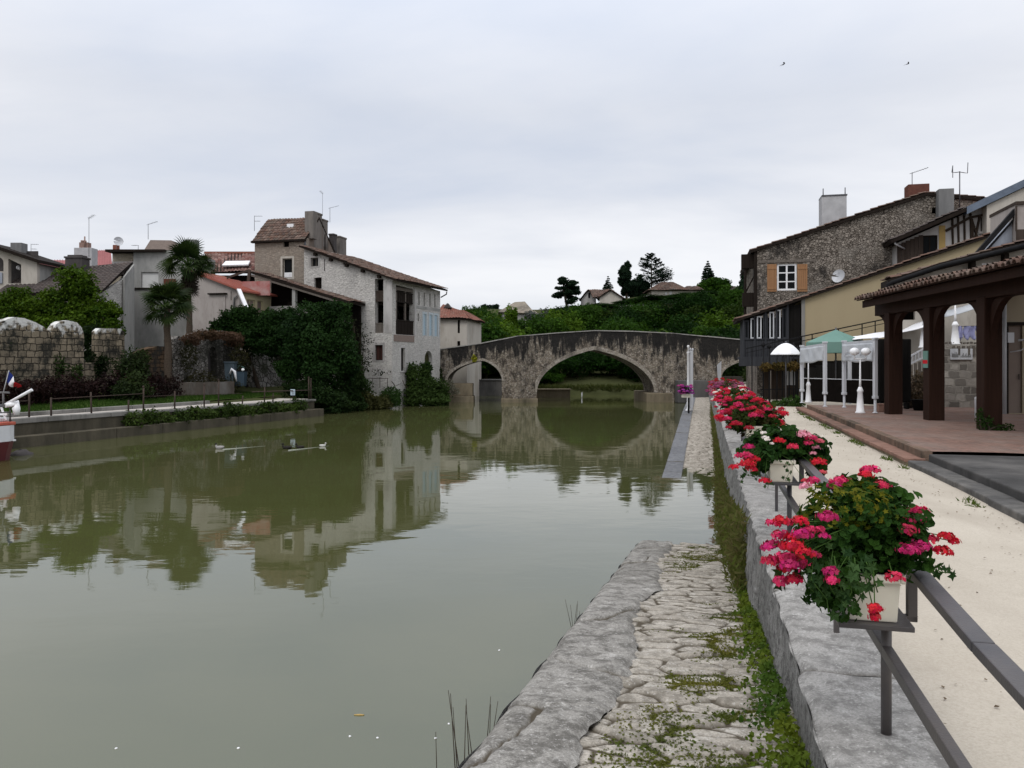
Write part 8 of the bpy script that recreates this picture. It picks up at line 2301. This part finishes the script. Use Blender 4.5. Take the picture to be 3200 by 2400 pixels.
shrub('creeper', 'bare twiggy creeper spreading on the white gable wall', [(P(1130, 1060, 54.4), (.8, .18, 1.0)), (P(1128, 1110, 54.3), (.75, .18, .9)), (P(1140, 1145, 54.2), (.6, .2, .6)), (P(1100, 1010, 54.8), (.4, .2, .6)), (P(1185, 1165, 54.3), (.7, .1, .28))], 900, .12, (.012, .016, .008), (.03, .035, .018), 54, 'climber', .8)
shrub('ivy_shrub', 'dark ivy mound on the bank below the big dark tree', [(P(1100, 1190, 51.5), (1.0, .7, .9)), (P(1065, 1225, 50.5), (1.1, .7, .8)), (P(1010, 1255, 48.6), (1.3, .7, .9)), (P(1055, 1265, 49.6), (1.2, .7, .8)), (P(1125, 1215, 52), (.8, .5, .8)), (P(1095, 1262, 51), (1.0, .6, .7)), (P(975, 1225, 49), (.9, .7, .8)), (P(930, 1215, 49), (.9, .6, .6))], 17000, .15, (.008, .02, .006), (.03, .055, .014), 55, 'shrub', .1)
shrub('bank_weeds', 'straggly olive weeds hanging over the bank wall by the white house', [(P(1125, 1250, 51.8), (.8, .35, .7)), (P(1160, 1262, 52.6), (.8, .3, .55)), (P(1195, 1262, 53.4), (.7, .3, .5))], 3600, .15, (.03, .032, .012), (.10, .10, .035), 56, 'weeds', .1)
shrub('round_bush', 'round dark bush at the water under the white gable', [(P(1222, 1235, 54.2), (.68, .6, .62)), (P(1205, 1252, 54), (.6, .5, .45)), (P(1232, 1252, 54), (.5, .5, .45))], 3800, .12, (.012, .03, .008), (.035, .07, .016), 57, 'bush', .2)
shrub('willow_bush', 'large spreading green bush growing from the water beside the bridge end', [(P(1300, 1195, 57.5), (.9, .8, 1.2)), (P(1330, 1160, 58), (.5, .5, .8)), (P(1285, 1165, 57.3), (.35, .35, .7)), (P(1340, 1215, 57.6), (1.2, .9, 1.0)), (P(1372, 1232, 58), (.75, .7, .75)), (P(1305, 1240, 57), (1.1, .8, .75)), (P(1350, 1250, 57), (1.0, .8, .55)), (P(1388, 1252, 58.5), (.4, .5, .4))], 17000, .15, (.012, .028, .007), (.045, .075, .018), 58, 'bush', -.2)
shrub('ivy_patch', 'ivy clinging to the left end of the bridge', [(P(1371, 1165, 62.7), (.3, .2, .5)), (P(1380, 1195, 62.7), (.35, .25, .4))], 900, .13, (.010, .022, .007), (.03, .05, .014), 59, 'ivy', .5)
shrub('grey_shrub', 'grey-white rocky scrub at the foot of the left bridge end', [(P(1372, 1205, 61.6), (.45, .3, .3)), (P(1405, 1205, 61.9), (.5, .3, .45)), (P(1420, 1222, 61.9), (.4, .25, .35))], 900, .12, (.08, .08, .05), (.25, .24, .2), 60, 'shrub', .3)
# ---- hillside: templates, then individuals
def template_pts(kind, seed):
 rr = random.Random(seed)
 if kind == 'round':
  return [((0, 0, .66), (.40, .40, .30))] + [((rr.uniform(-.3, .3), rr.uniform(-.3, .3), rr.uniform(.38, .84)), (lambda r: (r, r, r * .8))(rr.uniform(.16, .26))) for _ in range(11)]
 if kind == 'bush':
  return [((0, 0, .4), (.5, .45, .36))] + [((rr.uniform(-.5, .5), rr.uniform(-.35, .35), rr.uniform(.15, .7)), (lambda r: (r, r, r * .8))(rr.uniform(.18, .3))) for _ in range(11)]
 if kind == 'tall':
  return [((rr.uniform(-.10, .10), rr.uniform(-.1, .1), .22 + i * .075), (lambda r: (r, r, .10))(.20 * (1 - abs(i - 3.5) / 7) + rr.uniform(0, .07))) for i in range(10)]
 if kind == 'open':
  return [((rr.uniform(-.20, .20), rr.uniform(-.2, .2), rr.uniform(.22, .95)), (lambda r: (r, r, r * .8))(rr.uniform(.06, .11))) for _ in range(34)]
def template(name, label, kind, seed, n, size, c1, c2, H=8.0, group=None, cat='tree'):
 blobs = [((c[0] * H, c[1] * H, c[2] * H), tuple(x * H for x in r)) for c, r in template_pts(kind, seed)]
 if kind == 'open': blobs = [((c[0], c[1], c[2]), r) for c, r in blobs]
 return tree(name, label, (0, 0, 0), 0, [(Vector(c), r) for c, r in blobs], n, size, c1, c2, seed, .018 * H, group, True, .3)
HG = 'trees and bushes on the wooded slope behind the bridge'
DK = ((.004, .016, .002), (.013, .040, .004)); MD = ((.012, .038, .004), (.040, .090, .008)); LT = ((.035, .075, .006), (.09, .155, .012)); OL = ((.016, .034, .005), (.045, .075, .012)); BL_ = ((.005, .014, .007), (.014, .030, .014))
def conifer(name, label, base, H, R, seed, cols, tiers=16, cedar=False):
 b = Vector(base); t = thing(name, label, 'tree', b); rr = random.Random(seed); rng = np.random.default_rng(seed)
 m = MB(); m.tube([b - Vector((0, 0, .5)), b + Vector((0, 0, H * .5)), b + Vector((0, 0, H))], [H * .022, H * .014, .02], 8)
 PP, NN = [], []
 for i in range(tiers):
  u = i / (tiers - 1); z = H * ((.30 if cedar else .14) + (.70 if cedar else .85) * u); r = R * (1 - u) ** (.75 if cedar else .9) + .12
  nb = rr.randint(3, 5) if cedar else 8
  for k in range(nb):
   a = rr.uniform(0, 6.28); l = r * rr.uniform(.6, 1.1)
   d = Vector((math.cos(a), math.sin(a), (.10 if cedar else -.28) + (.5 * u if cedar else 0)))
   s_ = b + Vector((0, 0, z)); e = s_ + d * l
   m.tube([s_, s_.lerp(e, .5) + Vector((0, 0, .05 * l)), e], [.05 * (1.3 - u), .03, .01], 4)
   cnt = int((90 if cedar else 60) * (l / R + .25))
   f = rng.uniform(.25, 1, cnt) ** .8
   pts = np.array(s_)[None] + np.array(d)[None] * l * f[:, None]; w = l * (.20 if cedar else .20) * (1.1 - f * .6)
   side = np.array((-math.sin(a), math.cos(a), 0)); pts += side[None] * (rng.normal(size=cnt) * w)[:, None]; pts[:, 2] += rng.normal(size=cnt) * (.04 if cedar else .09) * l - (0 if cedar else .04 * l)
   PP.append(pts); NN.append(np.array([0, 0, 1.0]) + rng.normal(size=(cnt, 3)) * (.35 if cedar else .6))
 p, n_ = np.concatenate(PP), np.concatenate(NN); w = rng.uniform(0, 1, (len(p), 1))
 m.build('trunk', BARK, t)
 scatter_mesh('crown', CLUMP_V, CLUMP_F, p, n_, H * .042 * rng.uniform(.6, 1.4, len(p)), np.array(cols[0]) * (1 - w) + np.array(cols[1]) * w, LEAF, t, seed)
 return t
def hz(x, y): return float(hill_h(np.array(x), np.array(y)))
def onhill(px, Y, dz=0): x = (px - CX) / FOC * Y; return Vector((x, Y, hz(x, Y) + dz))
def toph(px, py, Y): b = onhill(px, Y); return ZC + (HY - py) / FOC * Y - b.z
def skytree(name, label, px, py_top, wpx, Y, cols, seed, kind, n=9000, size=.42):
 b = onhill(px, Y, -.3); H = ZC + (HY - py_top) / FOC * Y - b.z; W = wpx / FOC * Y
 pts = template_pts(kind, seed)
 ext = max(abs(c[0]) + r[0] for c, r in pts)
 blobs = [(b + Vector((c[0] * W / 2 / ext, c[1] * W / 2 / ext, c[2] * H)), (r[0] * W / 2 / ext, r[1] * W / 2 / ext, r[2] * H)) for c, r in pts]
 blobs.sort(key=lambda q_: -q_[0].z)
 return tree(name, label, b, 0, blobs, n, size, cols[0], cols[1], seed, .2, None, True, .3, limbs=10)
skytree('open_pine', 'tall airy dark tree with sky showing through, left of the hill houses', 1772, 868, 92, 122, BL_, 3, 'open', 11000, .28)
skytree('ivy_tree', 'dark ivy covered column tree beside the cedar', 1958, 818, 62, 124, BL_, 8, 'tall', 9000, .40)
conifer('cedar_tree', 'tall layered cedar rising above the hill houses', onhill(2036, 128, -.3), toph(2042, 786, 128), 4.1, 9, ((.004, .012, .008), (.012, .026, .016)), 15, True)
skytree('dark_tree', 'dark rounded evergreen at the foot of the cedar', 2000, 845, 80, 127, BL_, 28, 'bush', 9000, .42)
conifer('fir_tree', 'small pointed fir behind the left hill house', onhill(1900, 136, -.3), toph(1900, 858, 136), 1.9, 10, BL_, 14)
conifer('fir_tree', 'pointed fir above the round green tree on the right of the hill', onhill(2212, 134, -.3), toph(2212, 810, 134), 2.3, 11, BL_, 16)
skytree('round_tree', 'round mid green tree on the hilltop below the right fir', 2238, 852, 128, 124, MD, 12, 'bush', 13000, .42)
skytree('dark_tree', 'dark tree on the hilltop behind the gallery of the stone house', 2345, 828, 80, 118, BL_, 13, 'bush', 8000, .42)
skytree('dark_tree', 'small dark tree cluster on the skyline behind the low barn roof', 1530, 946, 58, 130, BL_, 14, 'bush', 4000, .4)
skytree('round_tree', 'bright green bush tree at the left end of the wooded slope', 1590, 955, 62, 92, LT, 15, 'round', 6000, .30)
TP = [template('slope_tree', 'dense dark green tree among others on the wooded slope', 'round', 61, 5200, .42, *DK, group=HG), template('slope_tree', 'mid green leafy tree among others on the wooded slope', 'round', 62, 5200, .42, *MD, group=HG), template('slope_bush', 'rounded mid green bush among others on the wooded slope', 'bush', 63, 4600, .42, *MD, group=HG, cat='bush'), template('slope_bush', 'olive green bush among others on the wooded slope', 'bush', 64, 4600, .42, *OL, group=HG, cat='bush'), template('slope_bush', 'light green bush among others on the wooded slope', 'bush', 65, 4600, .42, *LT, group=HG, cat='bush'), template('slope_bush', 'very dark bush among others on the wooded slope', 'bush', 66, 4600, .42, *DK, group=HG, cat='bush')]
rr = random.Random(17)
spots = []
def put(k, px, Y, py_top, wide=1.0):
 spots.append((k, px, Y, py_top, wide))
for px, pt, k in ((1440, 985, 3), (1478, 978, 4), (1515, 980, 2), (1560, 1000, 2), (1600, 1010, 4), (1650, 1030, 2), (1700, 1030, 3), (1735, 975, 2), (1780, 972, 5), (1825, 985, 2), (1868, 962, 3), (1905, 966, 5), (1945, 962, 2), (1990, 965, 3), (2040, 962, 2), (2085, 952, 5), (2120, 955, 0), (2160, 950, 5), (2195, 920, 1), (2250, 920, 1), (2300, 930, 2), (2335, 950, 4), (2375, 940, 2), (2420, 950, 1)): put(k, px, 112 + rr.uniform(-3, 3), pt, 1.1)
for px in range(1430, 2460, 48): put(rr.choice([0, 1, 4, 2, 3, 5, 1, 3]), px + rr.uniform(-14, 14), 101 + rr.uniform(-4, 4), (1025 if 1600 < px < 1720 else 985 - max(0, px - 1950) * .10) + rr.uniform(-30, 30), rr.uniform(.8, 1.3))
for px in range(1410, 2480, 62): put(rr.choice([0, 0, 1, 2, 3, 4, 5, 1]), px + rr.uniform(-16, 16), 92 + rr.uniform(-3, 3), 1022 + rr.uniform(-30, 30), rr.uniform(.8, 1.35))
for px in (1440, 1475, 1510, 1545, 1585): put(rr.choice([4, 2, 4]), px, 84, 1030 + rr.uniform(-10, 15), 1.1)
for px, pt, k in ((2140, 925, 0), (2300, 905, 1), (2190, 905, 0), (1835, 955, 1), (1480, 958, 1), (1720, 985, 0), (2040, 965, 0), (1950, 985, 1), (2260, 955, 0), (2325, 925, 0), (1590, 1010, 0)): put(k, px, 103, pt, rr.uniform(.62, .85))
for px in range(1450, 2400, 50): put(rr.choice([0, 5, 0, 1]), px + rr.uniform(-12, 12), 83.5 + rr.uniform(-2, 2), 1075 + rr.uniform(-15, 12), 1.2)
put(2, 1715, 79.5, 1150, 1.0); put(5, 1660, 79, 1140, 1.1); put(5, 1995, 80, 1120, 1.1); put(0, 1520, 80, 1100, 1.3)
low = [(k, px, Y, pt) for k, px, Y, pt in ((5, 1960, 117, 964), (2, 1985, 116, 968), (5, 2015, 117, 964), (5, 2048, 117, 956), (2, 2075, 116, 958), (5, 2110, 116, 956), (2, 2140, 116.5, 954), (5, 2170, 117, 946), (5, 1925, 116, 966), (2, 1850, 117, 971), (2, 2205, 117, 938), (5, 2260, 117, 938), (2, 2310, 117, 944), (5, 1800, 117, 970), (2, 1765, 116, 968))]
spots += [(k, px, Y, pt, -1.5) for k, px, Y, pt in low]
used = set()
for k, px, Y, pt, wide in spots:
 b = onhill(px, Y, -.25)
 while wide > 0 and Y > 90 and ZC + (HY - pt) / FOC * Y - b.z < 3.2: Y -= 1.5; b = onhill(px, Y, -.25)
 H = ZC + (HY - pt) / FOC * Y - b.z
 nat = .95 if k < 2 else .76
 sc = max(.8, H) / (8 * nat); sw = max(sc, .42) * abs(wide) * rr.uniform(.85, 1.2)
 if k in used: dup(TP[k], b, None, rr.uniform(0, 6.28), (sw, sw, sc))
 else:
  TP[k].location = b; TP[k].rotation_euler = (0, 0, rr.uniform(0, 6.28)); TP[k].scale = (sw, sw, sc); used.add(k)
shrub('arch_bush', 'dark green thicket filling the right hand bridge arch', [(P(2300, 1160, 71), (1.6, .8, 1.3)), (P(2350, 1165, 71), (1.2, .8, 1.2)), (P(2260, 1180, 71), (.9, .7, .7))], 6000, .22, (.008, .02, .005), (.028, .052, .012), 67, 'bush', 1.2)
shrub('arch_bush', 'dark bush at the edge of the path under the timber gallery end', [(P(2365, 1180, 60), (.9, .7, 1.2)), (P(2385, 1215, 58), (.8, .6, .8))], 3000, .16, (.012, .022, .007), (.035, .05, .015), 68, 'bush', 1.4)
# ---- hill houses
def simple_house(name, label, pl, outline, D, wallm, roofm, ridge=None, wins=(), gable=True, over=.35, **kw):
 h = thing(name, label, 'house', pl.w(sum(t for t, z in outline) / len(outline), outline[0][1], 1))
 wall('wall', pl, outline, list(wins), .3, wallm, h)
 shell(h, pl, outline, D, wallm, .3)
 for w_ in wins: window(h, pl, w_, WHITEPAINT, GLASS, n=.08, bars=(1, 0), fw=.07)
 return h
GA = Plane(P(1875, 960, 119).xy, (.97, -.24))
o5 = [GA.tz(1872, 985), GA.tz(1946, 985), GA.tz(1944, 928), GA.tz(1908, 905), GA.tz(1874, 927)]
h = simple_house('hill_house', 'cream gabled house on the hill, left of the dark ivy covered tree', GA, o5, 5, PLASTER_C, TILE_BROWN)
for a, b in ((o5[2], o5[3]), (o5[4], o5[3])): verge_roof(h, GA, a, b, -.3, 5.3, TILE_BROWN, ext=.3, pitch=.35)
GA2 = Plane(P(1812, 960, 123).xy, (.97, -.24))
o6 = [GA2.tz(1812, 985), GA2.tz(1862, 985), GA2.tz(1862, 928), GA2.tz(1839, 905), GA2.tz(1816, 932)]
w6 = rect(GA2, 1838, 1845, 915, 932)
wall('side_wing', GA2, o6, [w6], .3, PLASTER_W, h)
window(h, GA2, w6, EAVE, GLASS, n=.1, bars=(0, 0), fw=.06)
for a, b in ((o6[2], o6[3]), (o6[4], o6[3])): verge_roof(h, GA2, a, b, -.3, 5.5, TILE_BROWN, ext=.3, pitch=.35)
quad_roof(h, P(1852, 930, 119.3), P(1880, 926, 119.3), P(1842, 906, 124), P(1905, 904, 122), TILE_BROWN, 'cross_roof', nrow=8, ncol=9)
GBh = Plane(P(2036, 935, 120).xy, (1, 0))
t0, t1 = GBh.t(2037), GBh.t(2192); zE_ = GBh.tz(2100, 907)[1]
wb = [rect(GBh, 2078, 2085, 912, 934), rect(GBh, 2092, 2100, 908, 940)]
h = thing('hill_house', 'cream house with a low hipped brown roof on the hill, right of the cedar', 'house', GBh.w((t0 + t1) / 2, 11, 2))
wall('wall', GBh, [(t0, 8), (t1, 8), (t1, zE_), (t0, zE_)], wb, .3, PLASTER_C, h)
shell(h, GBh, [(t0, 8), (t1, 8), (t1, zE_), (t0, zE_)], 6, PLASTER_C, .3)
for w_ in wb: window(h, GBh, w_, WHITEPAINT, SHUTPANE, n=.08, bars=(1, 0), fw=.07)
def quads_hip(parent, pl, t0, t1, z, D, r0, r1, zr, mat, ov=.5):
 e = [pl.w(t0 - ov, z, -ov), pl.w(t1 + ov, z, -ov), pl.w(t1 + ov, z, D + ov), pl.w(t0 - ov, z, D + ov)]; ra, rb = pl.w(r0, zr, D / 2), pl.w(r1, zr, D / 2)
 quad_roof(parent, e[0], e[1], ra, rb, mat, 'roof', nrow=8); quad_roof(parent, e[2], e[3], rb, ra, mat, 'back_roof', nrow=8)
 quad_roof(parent, e[1], e[2], rb, rb + pl.vec(0, 0, .01), mat, 'hip_end', nrow=8, ncol=12); quad_roof(parent, e[3], e[0], ra + pl.vec(0, 0, .01), ra, mat, 'hip_end', nrow=8, ncol=12)
quads_hip(h, GBh, t0, GBh.t(2140), zE_, 5, GBh.t(2080), GBh.t(2112), GBh.tz(2100, 880)[1] + .15, TILE_BROWN)
quads_hip(h, GBh, GBh.t(2142), t1, zE_ - .02, 5, GBh.t(2160), GBh.t(2190), GBh.tz(2160, 890)[1], TILE_BROWN, .4)
m = MB(); m.obox(P(2006, 928, 118.5), (1.4, 0, .2), (0, 1, 0), (0, 0, .08)); m.cyl(P(2008, 928, 118.5), P(2008, 952, 118.5), .06, n=6); m.build('porch', PLASTER_W, h)
GCh = Plane(P(2285, 930, 121).xy, (1, 0))
t0, t1 = GCh.t(2286), GCh.t(2350)
wc = [rect(GCh, 2291, 2296, 922, 930), rect(GCh, 2301, 2306, 921, 930)]
h = thing('hill_house', 'small white house with a dark roof at the right end of the hilltop', 'house', GCh.w((t0 + t1) / 2, 10, 2)); zE_ = GCh.tz(2300, 914)[1]
wall('wall', GCh, [(t0, 8), (t1, 8), (t1, zE_), (t0, zE_)], wc, .3, PLASTER_W, h); shell(h, GCh, [(t0, 8), (t1, 8), (t1, zE_), (t0, zE_)], 5, PLASTER_W, .3)
for w_ in wc: window(h, GCh, w_, WHITEPAINT, GLASS, n=.08, bars=(0, 0), fw=.06)
quad_roof(h, GCh.w(t0 - .3, zE_, -.4), GCh.w(t1 + .3, zE_, -.4), GCh.w(t0 - .1, zE_ + 1.15, 2.5), GCh.w(t1, zE_ + 1.15, 2.5), TILE_DARK, nrow=8); quad_roof(h, GCh.w(t1 + .3, zE_, 5.4), GCh.w(t0 - .3, zE_, 5.4), GCh.w(t1, zE_ + 1.15, 2.5), GCh.w(t0 - .1, zE_ + 1.15, 2.5), TILE_DARK, 'back_roof', nrow=8)
GD = Plane(P(1560, 985, 108).xy, (1, 0))
h = thing('stone_barn', 'low stone barn with a pale weathered hipped roof at the left of the hillside', 'barn', P(1620, 1020, 109)); GDt = GD.t
zE_ = GD.tz(1600, 973)[1]
wall('wall', GD, [(GDt(1568), 3), (GDt(1712), 3), (GDt(1712), zE_ - .4), (GDt(1568), zE_)], [], .3, PLASTER_W, h)
shell(h, GD, [(GDt(1568), 3), (GDt(1712), 3), (GDt(1712), zE_ - .4), (GDt(1568), zE_)], 6, PLASTER_W, .3)
PALETILE = plain('pale_weathered_tiles', (.27, .235, .19), (.17, .15, .125), 5, .95, .03, 14, .1, stain=(.10, .09, .078))
m = MB(); A_, B_ = P(1608, 944, 111), P(1640, 942, 111)
e = [GD.w(GDt(1556), zE_ - .1, -.5), GD.w(GDt(1672), zE_ - .3, -.5), GD.w(GDt(1672), zE_ - .3, 6.5), GD.w(GDt(1556), zE_ - .1, 6.5)]
m.prism([e[0], e[1], B_, A_], (0, .2, -.15)); m.prism([e[1], e[2], B_], (0, 0, -.15)); m.prism([e[2], e[3], A_, B_], (0, -.2, -.15)); m.prism([e[3], e[0], A_], (0, 0, -.15)); m.build('roof', PALETILE, h, recalc=True)
m = MB(); m.prism([GD.w(GDt(1672), zE_ - .5, -.3), GD.w(GDt(1722), zE_ - 1.2, -.3), GD.w(GDt(1722), zE_ - 1.2, 5), GD.w(GDt(1672), zE_ + .5, 5)], (0, 0, -.2)); m.build('lower_roof', PALETILE, h, recalc=True)
shrub('climber', 'grey leafless climber covering the white barn wall', [(P(1675, 1000, 107), (1.6, .4, 1.2)), (P(1705, 985, 107), (.9, .4, .9)), (P(1655, 985, 107.2), (.7, .4, .7))], 1500, .26, (.07, .08, .075), (.16, .17, .16), 69, 'climber', 4)
m = MB(); p0, p1 = P(1934, 955, 114), P(2046, 950, 114); m.obox((p0.x, 114, 8.5), (p1.x - p0.x, 0, .2), (0, .6, 0), (0, 0, p0.z - 8.5)); tag(m.build('terrace_wall', CONC), 'grey retaining wall on the hill between the two cream houses', 'wall')
m = MB(); pts = [P(1762, 1186, 84), P(1795, 1178, 84), P(1825, 1205, 80), P(1758, 1210, 80)]; m.prism(pts, (0, 1, -.6)); tag(m.build('sand_bank', SAND, recalc=True), 'small bare sandy slope seen through the big arch', 'bank')
# ================================================================ BIRDS
DUCKC = [plain('duck_grey', (.30, .29, .28), (.22, .21, .20), 20, .7, .001), plain('duck_dark', (.02, .018, .015), None, 20, .6, .001), plain('duck_white', (.5, .49, .47), None, 20, .7, .001)]
def duck(px, py, label, body, head, rz, s=1.0):
 Y = ZC * FOC / (py - HY); c = P(px, py, Y); c.z = 0
 d = Vector((math.cos(rz), math.sin(rz), 0)); t = thing('duck', label, 'duck', c, 'ducks swimming on the river')
 m = MB(); m.tube([c - d * .24 * s + Vector((0, 0, .12 * s)), c - d * .18 * s + Vector((0, 0, .08 * s)), c + Vector((0, 0, .05 * s)), c + d * .14 * s + Vector((0, 0, .06 * s)), c + d * .2 * s + Vector((0, 0, .12 * s)), c + d * .19 * s + Vector((0, 0, .2 * s))], [.012 * s, .07 * s, .105 * s, .09 * s, .05 * s, .038 * s], 10); m.build('body', body, t)
 m = MB(); hc = c + d * .21 * s + Vector((0, 0, .235 * s)); m.ell(hc, (.055 * s, .05 * s, .048 * s), 10, 8); m.tube([hc + d * .04 * s, hc + d * .11 * s + Vector((0, 0, -.015 * s))], [.022 * s, .012 * s], 6); m.build('head', head, t)
 return t
duck(687, 1402, 'dark headed pale duck alone at the front of a long wake, leftmost duck', DUCKC[0], DUCKC[1], math.pi - .1, .7)
duck(897, 1403, 'dark duck with a pale breast, leading the right hand line of ducks', DUCKC[1], DUCKC[1], math.pi - .1, .75)
duck(938, 1401, 'small dark duck second in the right hand line', DUCKC[1], DUCKC[1], math.pi - .1, .65)
duck(1008, 1395, 'white duck at the rear of the right hand line of ducks', DUCKC[2], DUCKC[2], .2, .5)
for (x0, y0, x1, y1, lab) in ((697, 1405, 830, 1394, 'long pale wake behind the leftmost duck'), (902, 1408, 1028, 1394, 'pale wake along the right hand line of ducks')):
 Ya, Yb = ZC * FOC / (y0 - HY), ZC * FOC / (y1 - HY); a, b = P(x0, y0, Ya), P(x1, y1, Yb); m = MB(); pts = []
 for i in range(24):
  u = i / 23; p = a.lerp(b, u); w_ = .09 * (1 - u * .6)
  for k, (o_, zz) in enumerate(((-w_, .002), (0, .022 * (1 - u)), (w_, .002))): pts.append((p.x, p.y + o_ + .02 * math.sin(i * 1.3), zz + .003))
 m.grid(pts, 24, 3); o = m.build('water_wake', plain('wake_foam', (.26, .27, .22), (.16, .18, .12), 8, .35, .003, 40, .5)); o['kind'] = 'structure'
def swift(px, py, Y, label, rz, roll):
 c = P(px, py, Y); t = MB(); d = Vector((math.cos(rz), 0, math.sin(rz))); e = Vector((0, 1, 0)); u = d.cross(e)
 t.tube([c - d * .10, c - d * .03, c + d * .06, c + d * .10], [.006, .022, .022, .006], 8)
 for s_ in (-1, 1):
  w_ = (e * math.cos(roll) + u * math.sin(roll) * s_) * s_
  pts = [c + d * .05, c + d * .06 + w_ * .10, c - d * .02 + w_ * .22, c - d * .10 + w_ * .27, c - d * .05 + w_ * .16, c - d * .02 + w_ * .06]
  t.prism(pts, u * .006)
 t.prism([c - d * .08, c - d * .15 + e * .03, c - d * .12, c - d * .15 - e * .03], u * .005)
 return tag(t.build('swift', BLACKWOOD, recalc=True), label, 'bird', 'swifts in the sky')
swift(2449, 201, 42, 'left one of two small dark swifts high in the sky, tilted steeply', .65, .3)
swift(2836, 200, 44, 'right one of two small dark swifts high in the sky, nearly level', .33, .2)
